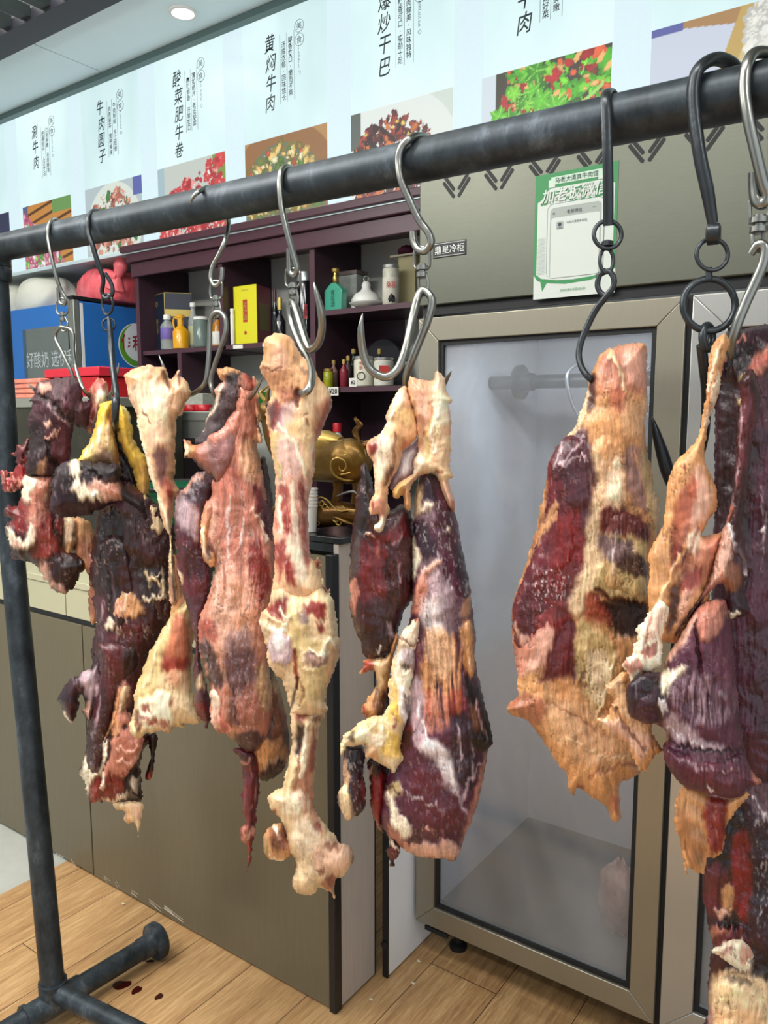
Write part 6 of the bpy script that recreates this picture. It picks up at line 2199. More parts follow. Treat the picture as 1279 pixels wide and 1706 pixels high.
lobe(Ec, 'knee_joint', 'N', 'F', '452,985 470,972 500,985 530,975 546,988 556,1002 562,1040 566,1072 564,1098 556,1122 546,1142 543,1168 545,1182 535,1192 505,1196 486,1190 480,1165 470,1135 458,1122 446,1106 443,1070 436,1052 432,1034 436,1020 446,1008', T=42, R=42, z=14, amp=2.8, seed=53, m=m_fat, streak=.08, ops='''
D P R 7 .95 2 | 200,60 240,20 330,30 320,130 270,130 220,100
D P R 8 .95 0 | 260,0 340,0 330,40 270,60
D L C 6 .9 6 | 180,130 230,170 310,170 340,120 300,60
D L F 6 .9 6 | 200,60 240,100 310,140
D P L 6 .9 4 | 350,60 440,60 450,200 560,240 470,300 380,290 350,160
D P S 5 .98 14 | 235,215 280,185 330,190 360,230 358,320 320,372 270,350 235,290
D P W 8 .8 3 | 250,230 300,200 330,240 300,290 260,280
D P G 6 .5 0 | 320,250 356,240 352,340 318,350
D P G 6 .9 10 | 430,300 500,290 560,310 560,350 490,380 440,350
D P Q 8 .6 2 | 450,320 520,310 530,340 470,350
D P G 5 .8 -3 | 415,40 450,60 450,120 415,120
D P R 6 .95 1 | 440,20 530,0 550,100 500,110 450,70
D P R 5 .95 1 | 495,130 540,140 550,180 510,180
D P F 8 .8 4 | 560,20 610,60 620,260 560,300 540,200
D L C 5 .9 6 | 460,280 520,300 570,240 600,260
D L L 5 .9 6 | 380,260 400,300 450,400 550,380
D L r 5 .95 -5 | 378,290 385,400 388,500
D P L 8 .8 1 | 400,430 560,400 540,560 410,600
D P F 7 .8 1 | 250,380 360,400 360,480 300,440
D L N 3 .7 -3 | 410,470 430,520 410,600
D S C 5 .6 3 | 180,120 620,120 600,420 240,420
D L X 3 .8 -5 | 385,440 378,560 375,600
D P T 8 .6 1 | 570,300 625,260 600,440 560,460''')
lobe(Ec, 'tibia', 'N', 'F', '486,1176 506,1186 528,1182 545,1176 542,1192 534,1204 530,1225 527,1262 524,1295 522,1335 530,1358 541,1372 556,1388 566,1404 574,1406 585,1414 589,1428 583,1446 570,1460 560,1466 556,1480 557,1496 550,1488 534,1480 520,1490 504,1492 492,1484 486,1468 490,1455 492,1438 486,1424 478,1404 476,1384 464,1362 452,1348 446,1330 450,1322 468,1312 474,1296 480,1270 486,1240 484,1205', T=34, R=34, z=10, amp=2.2, seed=54, m=m_fat, streak=.12, ops='''
D P B 6 .95 -3 | 375,700 430,700 440,800 400,880 370,850 385,760
D P R 6 .8 0 | 380,620 450,620 440,680 380,680
D P n 4 .8 -2 | 470,670 520,640 500,690 475,700
D P R 6 .8 0 | 490,740 505,760 495,960 450,940 470,840
D P r 10 .6 0 | 400,940 490,960 480,1160 400,1080
D P R 6 .85 -1 | 390,930 420,960 380,1110 355,1100
D P V 4 .9 -4 | 400,830 415,860 400,930 390,900
D L C 5 .9 3 | 450,720 440,820 430,900 410,1000
D P L 8 .8 2 | 330,970 400,940 360,1100 300,1140 310,1060
D L F 5 .8 3 | 390,900 350,1040 320,1100
D P R 5 .9 0 | 240,1180 275,1190 265,1240 245,1230
D P C 8 .7 3 | 290,1110 420,1100 440,1200 340,1220
D p r 8 .6 0 | 400,1120 500,1160 520,1240 430,1260
D P R 6 .9 -1 | 480,1280 510,1260 530,1310 500,1340
D P C 10 .6 2 | 370,1260 470,1260 520,1400 400,1440
D P Q 12 .6 3 | 520,1380 690,1380 680,1520 560,1560 480,1500
D P N 5 .8 -3 | 575,1380 640,1395 640,1430 590,1420
D L N 4 .8 -1 | 700,1420 714,1460 700,1510
D P R 5 .7 -1 | 520,1590 600,1560 590,1640 540,1620
D P F 10 .7 4 | 370,1560 480,1540 500,1660 400,1670
D P N 3 .8 -3 | 505,1540 550,1520 530,1560
D P p 5 .8 1 | 560,1600 620,1560 610,1700 590,1680
D S R 3 .4 0 | 400,1100 520,1180 600,1500 380,1400''')
lobe(Ec, 'ankle_ball', 'D', 'T', '196,1370 210,1320 240,1282 290,1268 325,1290 345,1350 372,1400 368,1445 330,1472 290,1484 235,1468 205,1430', T=26, R=24, z=-4, amp=1.5, seed=55, m=m_fat, rel=.6, ops='''
P n 8 .8 0 | 230,1290 320,1300 340,1400 250,1420
P C 4 .9 5 | 250,1290 280,1270 290,1330 270,1320
P Q 3 .9 4 | 285,1330 305,1310 310,1360 290,1360
P L 6 .6 0 | 200,1380 230,1390 240,1460 210,1430
L C 3 .9 1 | 235,1462 290,1480 340,1465
P M 7 .6 -2 | 310,1300 335,1330 335,1400 315,1390''')

# ---------------------------------------------------------------- F: big muscle with tendons
Fc = cut('hanging_hind_shin', 'big hind shin with two pale tendons above a round dark muscle, centre right', (700, 640), dy=-.03, group=GB)
lobe(Fc, 'back_muscle', 'N', 'D', '600,782 608,768 617,790 622,815 632,838 648,850 668,840 684,850 690,900 692,960 686,1000 672,1020 665,1045 658,1072 652,1085 640,1092 622,1102 606,1092 600,1070 590,1045 583,1010 582,960 584,915 588,870 592,830 598,800', T=36, R=42, z=-8, amp=2, seed=61, mar=.08, streak=.25, m=m_flesh, ops='''
E P K 7 .9 0 | 190,760 250,720 290,900 230,1200 150,1480 130,1400 160,1150 200,950
E S S 4 .6 1 | 200,740 290,740 280,960 230,1000
E P b 6 .5 1 | 180,1200 230,1180 220,1400 140,1440
E L Q 3 .9 4 | 235,1160 270,1185 285,1180
E l P 4 .6 1 | 330,1230 330,1330
E P R 10 .45 0 | 240,1200 420,1160 500,1050 520,1400 400,1600 200,1600
E P D 8 .9 6 | 400,1240 530,1200 550,1420 540,1650 430,1600 400,1400
E L X 5 .7 -4 | 395,1250 390,1400 420,1600
E P P 4 .7 2 | 130,1560 160,1480 180,1560 170,1700 140,1700
E l S 3 .4 1 | 470,1380 480,1500
F P B 8 .8 0 | 190,200 340,60 380,300 300,370 220,300
F P D 8 .6 2 | 180,0 350,0 350,180 190,180
F L V 6 .8 2 | 400,0 420,120 440,180
F P W 3 .9 4 | 300,300 318,298 316,330 302,325
F P S 4 .8 2 | 360,130 380,180 400,240 385,240''')
lobe(Fc, 'neck_sinew', 'F', 'T', '205,370 300,350 345,345 400,200 420,240 395,330 370,420 360,520 345,600 340,700 250,740 205,712 190,690 210,640 260,560 285,510 268,450 230,440 190,445 192,425 208,400', T=20, R=24, z=-2, amp=3, seed=62, m=m_fat, mar=.1, ops='''
P r 6 .9 1 | 190,440 205,370 260,380 270,460
P F 6 .8 2 | 270,360 360,360 350,440 290,500
P L 6 .5 1 | 340,420 370,440 350,540 290,540
P O 7 .8 2 | 210,640 270,540 290,560 260,660 210,710
P R 4 .9 0 | 195,680 215,660 225,700 205,710
P D 7 .9 -2 | 270,660 360,560 350,760 300,740
L n 4 .7 -3 | 290,560 260,640''')
lobe(Fc, 'dark_strip', 'F', 'U', '82,880 130,890 200,898 215,960 205,1060 218,1180 216,1260 200,1310 160,1332 140,1350 105,1362 85,1340 50,1275 42,1220 48,1170 80,1140 75,1040 84,950', T=20, R=22, z=4, amp=2.5, seed=63, streak=.24, ops='''
P F 5 .95 4 | 48,1170 95,1140 120,1220 140,1350 95,1358 52,1275
P o 5 .6 2 | 75,1000 110,1020 110,1140 80,1130
P D 6 .8 0 | 150,1060 215,1080 205,1240 150,1280
P K 5 .8 0 | 120,900 170,900 160,1060 120,1050
S W 2.5 .5 1 | 110,900 210,900 205,1300 110,1300
L R 4 .7 1 | 205,1120 195,1230''')
lobe(Fc, 'dark_strip', 'F', 'B', '235,975 290,960 330,1000 345,1160 335,1300 310,1400 340,1440 410,1480 428,1520 430,1570 398,1600 392,1640 370,1640 362,1590 345,1540 370,1485 320,1430 290,1400 262,1330 245,1240 240,1120 230,1040', T=16, R=20, z=2, amp=3, seed=64, mar=.1, ops='''
P R 6 .9 0 | 260,1100 335,1100 330,1280 300,1390 260,1300
P Q 4 .9 4 | 222,1060 245,1035 250,1065 225,1085
P P 5 .7 2 | 300,1360 360,1390 340,1430
P M 5 .9 0 | 350,1500 420,1520 400,1600 360,1580
L C 3 .8 3 | 375,1480 400,1520 430,1540''')
lobe(Fc, 'hanging_muscle', 'N', 'v', '700,790 722,786 738,800 750,835 762,870 768,900 775,940 783,975 787,1010 792,1050 793,1110 800,1140 808,1175 817,1215 820,1238 812,1252 811,1270 802,1310 795,1340 785,1372 772,1400 764,1425 755,1434 738,1432 722,1430 702,1428 688,1424 668,1412 655,1400 642,1385 634,1360 638,1320 648,1285 660,1245 668,1205 668,1160 672,1100 680,1050 686,1000 686,930 688,860', T=52, R=62, z=6, amp=1.8, seed=65, streak=.16, ops='''
E P U 7 .95 1 | 600,790 700,770 730,900 690,980 640,960 600,900
E P G 7 .85 3 | 590,990 690,960 725,1040 680,1090 620,1090 570,1060
E P C 5 .85 4 | 590,1000 650,980 690,955 690,990 620,1030
E P F 6 .9 4 | 520,880 600,840 610,960 560,1080 520,1120 530,1000
E P U 8 .95 2 | 540,1120 660,1100 700,1240 700,1350 640,1400 580,1280
E P C 6 .95 5 | 525,1130 550,1160 600,1330 600,1400 560,1480 545,1420 560,1300
E P V 8 .9 2 | 700,1000 820,1020 880,1300 800,1320 740,1200
E P G 8 .8 0 | 600,1400 720,1340 740,1460 700,1600 640,1600
E l W 3 .6 1 | 720,1280 760,1420 820,1560
E P S 9 .7 2 | 640,1500 720,1420 830,1580 840,1720 640,1720
E L Q 6 .95 5 | 730,1370 690,1420 640,1440 590,1560 560,1640
E P P 7 .9 3 | 560,1560 640,1450 680,1430 640,1600 620,1720 540,1720
E P U 8 .9 0 | 850,1240 900,1300 940,1560 900,1600 850,1450
E P T 5 .8 2 | 905,1600 950,1600 955,1720 890,1720
E P C 4 .9 2 | 780,1130 805,1130 800,1150 782,1150
E S W 3 .5 1 | 540,1000 880,1000 940,1600 600,1500
F P W 12 .7 0 | 560,0 700,0 740,160 690,200 580,140
F P G 12 .8 0 | 680,0 820,0 830,200 700,170
F p O 10 .9 2 | 590,200 780,220 820,400 800,640 740,700 640,700 560,640 560,400
F P o 12 .8 2 | 600,180 740,200 760,420 640,480
F P O 8 .8 -2 | 560,400 640,480 640,650 580,640
F p P 9 .9 0 | 560,560 720,620 740,760 660,820 560,780
F P r 7 .6 0 | 720,560 810,540 820,660 740,700
F L r 4 .6 -3 | 600,560 610,700
F P S 8 .8 2 | 480,500 560,520 580,760 600,880 520,900 490,700
F l W 3 .8 1 | 540,620 580,800 640,940
F P W 9 .85 1 | 560,900 660,860 760,1000 780,1180 740,1180 660,1040
F P v 14 .8 0 | 440,960 600,940 700,1080 740,1240 820,1260 840,1380 740,1500 640,1500 480,1480 400,1280 400,1060
F P M 14 .7 1 | 480,1060 640,1040 700,1180 620,1220 500,1200
F P M 14 .6 1 | 540,1240 780,1260 800,1380 700,1480 600,1420
F P U 8 .85 1 | 760,720 850,720 900,960 880,1140 800,1160 760,1000
F l S 3 .8 1 | 780,760 800,900 790,1100
F l S 3 .6 1 | 850,760 880,900 860,1100
F L S 3 .7 1 | 820,1240 840,1120 900,1040 940,1000
F L S 3 .6 1 | 640,940 720,1120 780,1200 840,1300
F P O 5 .9 3 | 810,160 870,120 880,300 890,420 870,480 830,400
F P K 7 .95 4 | 830,470 900,520 960,700 1000,860 970,920 920,930 880,860 850,640
F P N 7 .6 3 | 860,660 920,700 940,820 900,800
F P P 6 .9 2 | 950,960 960,1080 900,1280 880,1400 820,1520 840,1360 880,1200 920,1080
F P Q 7 .95 3 | 430,1500 520,1500 560,1480 640,1520 760,1500 800,1540 780,1605 600,1600 500,1590 440,1540
F P C 5 .95 5 | 330,1200 380,1200 420,1330 490,1370 490,1460 440,1470 380,1380
F P P 6 .8 2 | 360,1400 440,1470 500,1520 440,1540 370,1460
F P L 6 .8 3 | 360,1150 430,1120 440,1200 390,1220
F L K 3 .7 -3 | 340,1120 380,1160 420,1220
F P V 3 .9 0 | 490,1450 560,1440 560,1500 500,1500
F l Q 3 .7 1 | 560,1460 600,1400 700,1500
F l W 3 .4 1 | 430,1150 520,1220 700,1290
F P D 5 .9 2 | 445,840 480,790 515,800 500,900 450,920
F P R 4 .8 2 | 460,800 500,795 505,830
F S S 3 .35 0 | 420,1000 900,900 850,1500 450,1480''', m=m_flesh)
lobe(Fc, 'left_tendon', 'E', 'o', '498,182 520,200 545,260 570,330 590,420 590,505 560,560 520,600 480,640 455,740 425,800 395,860 392,950 402,1010 385,1080 372,1150 330,1178 292,1155 290,1120 322,1085 318,1050 285,1062 250,1062 255,990 280,930 300,880 292,780 280,680 250,640 245,600 262,545 330,500 370,450 385,420 370,385 385,340 420,270 460,205', T=22, R=26, z=20, amp=2, seed=66, m=m_fat, streak=.1, ops='''
P C 8 .7 3 | 420,240 500,190 520,260 440,340 400,380
P Y 12 .35 2 | 440,280 560,320 560,420 460,460
P O 10 .7 0 | 430,430 560,440 560,560 460,600
P r 7 .5 0 | 470,560 560,540 500,640
P R 6 .95 2 | 248,560 300,520 330,560 310,640 270,650
P Q 6 .7 3 | 255,545 330,510 310,560
P C 8 .7 2 | 330,540 430,560 400,720 330,860 300,760
P D 5 .9 -4 | 375,760 430,710 420,780 380,850
P P 6 .8 1 | 270,960 320,920 380,960 370,1060 300,1020
P R 4 .8 0 | 265,960 295,950 290,1010 268,1000
P C 5 .9 6 | 295,1120 360,1060 380,1080 360,1160 320,1170
L C 4 .8 3 | 420,340 330,520 320,700
L N 4 .6 -4 | 440,520 430,700''')
lobe(Fc, 'bare_bone', 'E', 'S', '490,620 560,560 600,520 610,600 570,700 560,760 470,830 440,870 400,870 420,780 450,720', T=12, R=16, z=4, amp=1, seed=67, rel=.4, m=m_fat, ops='''
P W 8 .8 0 | 500,640 560,600 550,720 480,800
P G 8 .6 0 | 400,860 450,740 480,800 430,880''')
lobe(Fc, 'right_tendon', 'E', 'o', '540,118 565,115 600,128 640,132 688,130 700,92 722,65 750,85 778,130 785,205 822,262 818,290 798,302 812,360 818,420 815,520 822,560 812,640 812,715 832,782 830,800 805,812 820,880 845,960 845,1005 830,1032 805,1010 780,965 745,880 710,780 650,775 600,792 560,830 540,880 545,980 530,1020 505,1000 492,940 492,880 470,930 440,945 418,918 420,880 460,830 520,790 560,760 555,690 580,640 600,600 590,520 575,420 560,340 535,260 525,190', T=26, R=26, z=22, amp=2, seed=68, m=m_fat, streak=.1, ops='''
P P 8 .5 0 | 540,120 680,140 640,260 560,240
P C 8 .6 3 | 700,100 760,120 780,220 720,260
P Q 8 .7 2 | 570,240 700,260 700,400 600,400
P p 8 .6 -5 | 590,380 650,400 640,600 610,680 600,520
P C 8 .7 4 | 700,260 800,270 800,420 720,440
P F 8 .7 4 | 660,440 740,430 780,600 760,680 700,640
P L 6 .95 -6 | 640,520 668,500 672,640 645,670 630,620
P C 7 .8 5 | 590,640 640,700 600,760 560,740
P F 8 .8 4 | 650,700 780,700 820,780 740,800 660,760
P R 4 .8 -1 | 715,740 770,735 770,755 730,760
P Y 8 .5 4 | 420,890 480,830 520,800 500,880 450,940
P O 6 .8 2 | 490,900 540,880 540,1000 500,990
P Q 5 .8 3 | 760,860 800,860 840,1000 810,1010
P r 5 .7 0 | 810,960 845,960 840,1020 820,1025
P P 6 .8 0 | 800,310 818,400 815,520 800,440
P b 4 .6 -2 | 800,295 820,310 818,345
L C 4 .8 3 | 740,300 720,420 690,500 700,620
L O 4 .7 -3 | 680,270 690,400 650,500
S C 5 .4 2 | 540,120 820,260 820,800 560,760''')  # the sunken olive patch is the hollow's shade put into the colour
lobe(Fc, 'fat_chain', 'F', 'F', '540,100 560,150 560,260 542,330 548,420 520,480 500,540 520,600 512,680 480,745 450,800 440,860 440,920 465,985 430,1020 400,1085 375,1060 330,1022 290,1000 250,978 225,990 216,970 212,900 150,905 100,905 70,975 66,900 92,830 135,790 200,735 260,720 330,700 360,640 362,540 380,400 395,370 410,300 425,215 470,160', T=24, R=24, z=30, amp=3.5, seed=69, m=m_fat, streak=.08, ops='''
P C 6 .9 5 | 440,180 540,120 555,250 450,280
P R 4 .95 -2 | 525,60 555,70 545,130 520,110
P W 6 .9 6 | 420,330 500,290 540,320 530,400 470,380 420,400
P X 5 .95 -6 | 460,395 490,385 495,420 465,425
P G 6 .7 1 | 430,300 540,300 550,420 500,430
P C 6 .9 6 | 390,420 500,430 480,600 410,540
L N 3 .8 -4 | 425,240 470,260 550,270
P Y 8 .6 0 | 360,440 420,560 440,660 370,660
P W 5 .9 5 | 420,560 500,600 500,740 450,720
P U 5 .8 -3 | 455,620 500,600 505,680 470,690
P Y 7 .8 0 | 370,640 430,660 430,760 350,740
P R 4 .9 -1 | 385,700 420,740 405,790 385,760
P L 10 .7 0 | 140,790 320,730 340,820 200,880 110,870
P Y 8 .8 2 | 340,800 440,840 460,960 330,960 310,900
P K 5 .85 -4 | 100,850 140,830 150,880 120,900
P C 6 .7 5 | 160,820 260,800 280,860 180,880
P C 5 .8 5 | 260,840 330,800 330,900 280,900
P O 5 .8 2 | 240,930 290,920 280,980 240,970
S C 6 .7 5 | 80,760 460,700 460,980 80,920
S C 6 .6 5 | 400,200 560,120 540,600 380,600''')

# ---------------------------------------------------------------- G: striped hind cut
Gc = cut('hanging_hind_quarter', 'wide striped hind cut of red muscle and orange membrane hanging before the fridge door', (985, 632), dy=-.02, group=GB)
lobe(Gc, 'hind_muscle', 'N', 'T', '984,628 990,610 1000,592 1016,579 1040,574 1066,571 1077,580 1077,640 1080,675 1074,712 1078,750 1088,800 1100,858 1098,900 1092,960 1092,1060 1088,1150 1080,1200 1062,1262 1066,1288 1046,1300 1032,1312 1034,1362 1018,1366 1010,1345 985,1328 962,1312 956,1326 946,1315 944,1290 930,1275 905,1235 875,1200 855,1192 843,1180 860,1160 862,1130 855,1080 852,1040 854,1005 867,962 888,900 900,845 910,800 912,770 928,742 948,722 965,690 976,655', T=46, R=70, z=0, amp=2.2, seed=71, streak=.17, m=m_flesh, ops='''
G P M 8 .95 0 | 340,450 440,440 480,560 480,900 430,1100 380,1300 260,1393 90,1393 95,1240 180,1000 240,780 255,590 300,500
G P V 10 .9 1 | 330,470 450,460 470,700 440,900 380,900 300,700 270,600
G l S 3 .7 1 | 330,480 310,560 280,600
G l S 3 .7 1 | 420,480 360,560 310,620
G L S 3 .7 1 | 330,600 380,575 440,570
G P T 6 .8 2 | 270,800 320,760 300,840 240,940 200,1000 210,920
G P R 10 .8 -1 | 320,860 400,800 420,960 380,1100 300,1160 260,1050
G P R 8 .6 0 | 200,1100 330,1120 300,1300 200,1300
G S W 2.5 .8 1 | 200,1090 360,1100 330,1220 190,1280
G P F 9 .9 3 | 470,520 530,500 520,760 500,900 520,1150 470,1190 400,1300 360,1240 420,1080 440,900 480,700
G P o 10 .9 4 | 500,520 600,520 620,800 520,810
G P C 8 .6 2 | 530,640 600,620 600,780 530,790
G P G 10 .75 0 | 610,530 690,540 760,800 700,820 640,760
G l T 4 .7 1 | 660,560 720,760 760,900
G P L 7 .7 2 | 690,540 740,650 780,830 760,940 700,700
G P M 7 .95 3 | 500,820 560,790 640,820 720,880 720,960 560,940 500,900
G P G 8 .9 2 | 500,920 620,940 640,1040 540,1060 500,1000
G P D 7 .95 1 | 560,1050 640,1020 715,1080 700,1130 640,1120 570,1090
G P L 7 .95 5 | 500,1060 600,1110 700,1160 710,1220 600,1220 520,1190 480,1150
G L n 5 .9 -6 | 480,1175 560,1215 680,1240
G P B 10 .95 -8 | 520,1220 620,1230 715,1250 710,1393 600,1393 560,1340 470,1200
G P r 8 .8 0 | 440,1190 500,1220 560,1340 470,1320 420,1280
G P O 10 .8 2 | 470,350 620,380 610,520 520,560 470,500
G P P 10 .85 1 | 520,80 710,40 715,250 620,260 560,260
G P Q 10 .6 2 | 600,70 700,60 690,220 620,200
G P p 9 .7 0 | 490,120 550,100 540,260 490,260
G L F 4 .8 4 | 545,70 590,180 620,260
G P r 7 .6 0 | 540,250 620,270 640,340 560,340
G P o 10 .6 1 | 600,300 720,320 700,440 620,460
G P D 5 .95 -6 | 445,210 485,180 480,300 445,360 440,280
G P F 6 .95 5 | 395,290 420,200 440,215 440,320 420,400 380,450 330,460
G P T 7 .7 0 | 440,360 480,380 470,500 440,480
G S T 6 .35 1 | 480,480 780,600 760,980 480,900
H P R 8 .8 0 | 80,180 330,60 260,200 180,280 100,290
H P Q 6 .8 3 | 100,210 230,100 250,180 190,280 110,300
H P P 6 .7 2 | 90,130 180,150 140,280 100,280
H P M 7 .98 -1 | 260,120 340,80 350,200 370,310 280,330 190,330 210,250 240,200
H P L 8 .9 2 | 350,90 420,120 500,200 500,330 420,480 350,450 340,300
H L n 5 .8 -3 | 370,300 350,340 375,345
H P C 8 .5 1 | 380,200 480,250 460,400 400,400
H L F 4 .6 4 | 500,200 460,380 400,500
H P O 12 .95 0 | 100,310 200,330 340,320 420,470 500,330 560,500 640,640 600,700 510,790 300,760 200,560 60,440
H P o 14 .6 2 | 180,420 400,430 560,600 500,680 320,640
H P T 10 .5 0 | 120,340 240,380 200,440 140,400
H P p 6 .8 1 | 55,425 100,380 210,400 190,500 120,470
H L p 4 .6 -2 | 390,710 500,680 600,660
H L p 3 .5 -2 | 200,400 340,470 420,520
H L F 3 .5 3 | 300,560 420,620 560,650
H P r 4 .7 -1 | 330,740 370,740 350,785
H P r 4 .5 0 | 460,800 515,790 510,870''')

# ---------------------------------------------------------------- H: orange membrane and purple muscle
Hc = cut('hanging_beef_shoulder', 'beef shoulder with orange membrane above and a glossy purple muscle bulging below, right side', (1218, 590), dy=-.045, group=GB)
lobe(Hc, 'back_hide', 'H', 'O', '470,330 540,290 610,420 660,560 690,600 660,625 630,660 610,690 570,650 540,580 500,560 440,520 420,470 460,470 475,430 490,400 455,360', T=12, R=22, z=-4, amp=3.5, seed=80, m=m_fat, ops='''
P o 8 .8 3 | 450,350 520,320 560,480 500,440
P Q 7 .7 3 | 430,480 540,500 640,560 600,640 520,560
S C 5 .5 3 | 430,460 660,500 640,640 480,560
L n 4 .7 -3 | 480,430 560,540 620,600''')
lobe(Hc, 'lower_tongue', 'H', 'O', '760,750 850,765 900,790 960,790 1020,765 1030,800 960,870 940,930 930,1000 890,1038 860,1030 850,1100 790,1080 780,1100 760,1000 750,960 730,890', T=20, R=24, z=-10, amp=3, seed=81, m=m_fat, ops='''
P N 8 .6 0 | 740,880 800,860 860,1000 800,1080
P R 6 .95 3 | 860,790 940,800 940,930 920,1000 880,1020 850,900
S P 4 .7 2 | 860,800 940,800 920,1020 870,1010
P T 8 .5 0 | 760,800 840,820 830,960
P O 5 .8 3 | 960,800 1025,780 1000,830''')
lobe(Hc, 'membrane', 'G', 'O', '1010,75 1040,20 1075,-10 1100,30 1085,80 1068,140 1062,215 1040,300 1010,390 990,470 985,560 1005,620 1040,720 1040,800 1000,860 975,925 1040,915 1070,910 1070,980 1020,1120 1000,1260 960,1300 900,1393 870,1430 800,1420 745,1393 730,1290 722,1200 728,1100 724,1010 760,940 795,860 805,760 820,660 850,585 900,535 945,480 968,420 980,330 992,250 1000,150', T=26, R=36, z=4, amp=2, seed=82, m=m_fat, streak=.15, ops='''
P C 5 .8 4 | 1040,200 1070,180 1040,320 1000,430 990,400
P N 5 .7 -2 | 1010,150 1030,140 1010,300 990,400
P O 10 .8 0 | 860,600 960,560 960,700 880,860 820,840
P p 3 .8 -2 | 885,590 905,590 905,615 888,612
P T 10 .7 0 | 760,950 860,860 820,1100 760,1240 730,1150
P Q 8 .8 3 | 950,600 990,640 1020,760 980,860 920,900 930,760
P r 8 .7 1 | 860,760 940,640 950,760 900,940 840,1000 830,900
P P 8 .6 2 | 870,880 960,880 960,1000 860,1060
P C 6 .8 4 | 930,900 980,930 940,1020 910,1000
P R 6 .8 -1 | 820,1000 880,960 900,1040 840,1100
P D 5 .9 -3 | 870,1000 900,980 900,1040 880,1050
L F 5 .8 5 | 870,1020 810,1160 760,1260
L O 5 .8 3 | 900,980 830,1120 790,1260 
P P 8 .8 1 | 900,1060 1040,930 1040,1060 960,1180 900,1200
P R 7 .8 -1 | 880,1120 960,1060 950,1150 890,1200
P Q 10 .8 3 | 860,1220 900,1180 930,1200 900,1300 850,1340
P D 6 .9 -4 | 820,1220 880,1100 860,1280 820,1393
P P 7 .7 2 | 980,930 1060,920 1050,1000 1000,1040
L R 4 .6 -2 | 960,900 890,1100
L C 4 .7 3 | 1040,60 1000,260''')
lobe(Hc, 'sinew', 'G', 'D', '1150,200 1200,150 1235,220 1240,330 1210,480 1195,600 1178,760 1160,850 1170,950 1188,1060 1175,1130 1170,1180 1198,1275 1150,1300 1100,1310 1080,1260 1080,1180 1060,1150 1000,1200 900,1330 850,1393 880,1330 1000,1140 1040,1000 1075,880 1105,800 1110,700 1125,560 1140,400 1150,300', T=22, R=24, z=26, amp=2, seed=83, streak=.2, ops='''
P M 7 .8 2 | 1150,240 1220,280 1190,560 1130,700 1140,450
l S 3 .6 2 | 1155,320 1140,560 1115,780
L P 4 .9 3 | 1110,790 1080,900 1030,1040 980,1160
P Q 6 .9 3 | 1060,920 1110,880 1110,1000 1060,1150 1010,1160 1040,1020
P P 6 .8 2 | 1000,1160 1070,1100 1080,1200 980,1240
L W 4 .95 5 | 1100,880 1140,1000 1175,1080 1180,1110
P V 6 .9 0 | 1120,940 1180,1000 1180,1100 1130,1080
P N 6 .7 0 | 1070,1060 1140,1060 1150,1160 1090,1180
P C 4 .98 6 | 1085,1275 1140,1280 1148,1298 1110,1312 1088,1300
P U 6 .9 0 | 1110,1180 1190,1200 1195,1270 1110,1270''')
lobe(Hc, 'fat_frill', 'H', 'C', '690,0 712,30 708,70 690,130 688,180 680,260 660,270 640,290 615,290 590,300 570,345 555,330 545,290 525,270 525,245 560,220 575,180 580,130 600,90 640,40 665,0', T=16, R=18, z=26, amp=3.5, seed=84, m=m_fat, ops='''
P Q 5 .7 1 | 620,60 690,30 680,120 620,160
P R 4 .8 -1 | 610,200 660,170 650,220 600,230
P r 4 .7 0 | 530,250 590,240 600,290 545,290
S P 3 .6 0 | 540,40 710,40 680,280 540,320
L p 3 .7 -3 | 640,60 620,140 600,220''')
lobe(Hc, 'purple_muscle', 'H', 'v', '830,20 870,0 920,-10 950,10 965,120 975,240 990,400 1005,520 1025,640 1045,690 1086,728 1070,742 1030,752 1000,790 930,792 870,775 800,765 770,745 720,690 692,640 686,590 700,560 690,520 650,500 600,495 560,470 542,440 540,380 548,340 585,340 600,290 640,285 680,290 700,230 740,170 790,80', T=48, R=56, z=24, amp=1.5, seed=85, streak=.2, mar=.06, ops='''
P K 7 .9 0 | 590,330 640,300 700,330 690,400 620,400
P u 8 .9 1 | 545,350 690,390 680,480 600,490 550,450
P C 6 .95 5 | 680,300 720,290 770,265 790,280 740,330 700,380 680,360
P W 4 .98 6 | 665,405 690,400 705,430 690,450 668,440
P Q 6 .9 3 | 720,160 790,70 820,60 790,150 720,240
L Q 4 .9 4 | 690,280 720,200 780,110
P P 8 .9 2 | 830,20 920,0 930,90 850,160 830,100
L D 4 .95 -6 | 820,90 835,200 840,290 870,400
P v 14 .9 3 | 740,340 900,200 960,300 990,500 860,560 740,480
p S 10 .5 1 | 720,330 940,300 960,480 760,500
P S 8 .8 2 | 700,460 760,480 840,560 940,590 900,612 780,580 700,530
l W 3 .8 1 | 700,500 780,560 860,600
L U 3 .9 -3 | 690,560 800,600 920,612 1010,600
P v 9 .8 3 | 700,600 800,620 940,630 1030,660 1040,720 940,770 800,740 720,680
p G 8 .5 1 | 720,620 1000,650 1000,720 760,700
P W 3 .9 2 | 915,370 935,365 938,400 920,390
P W 3 .9 2 | 1010,680 1030,675 1028,695
P P 4 .8 2 | 1040,690 1086,728 1060,745
P F 6 .7 3 | 640,500 690,520 700,560 670,570 650,540
P v 12 .8 0 | 880,260 960,240 970,400 900,420''')

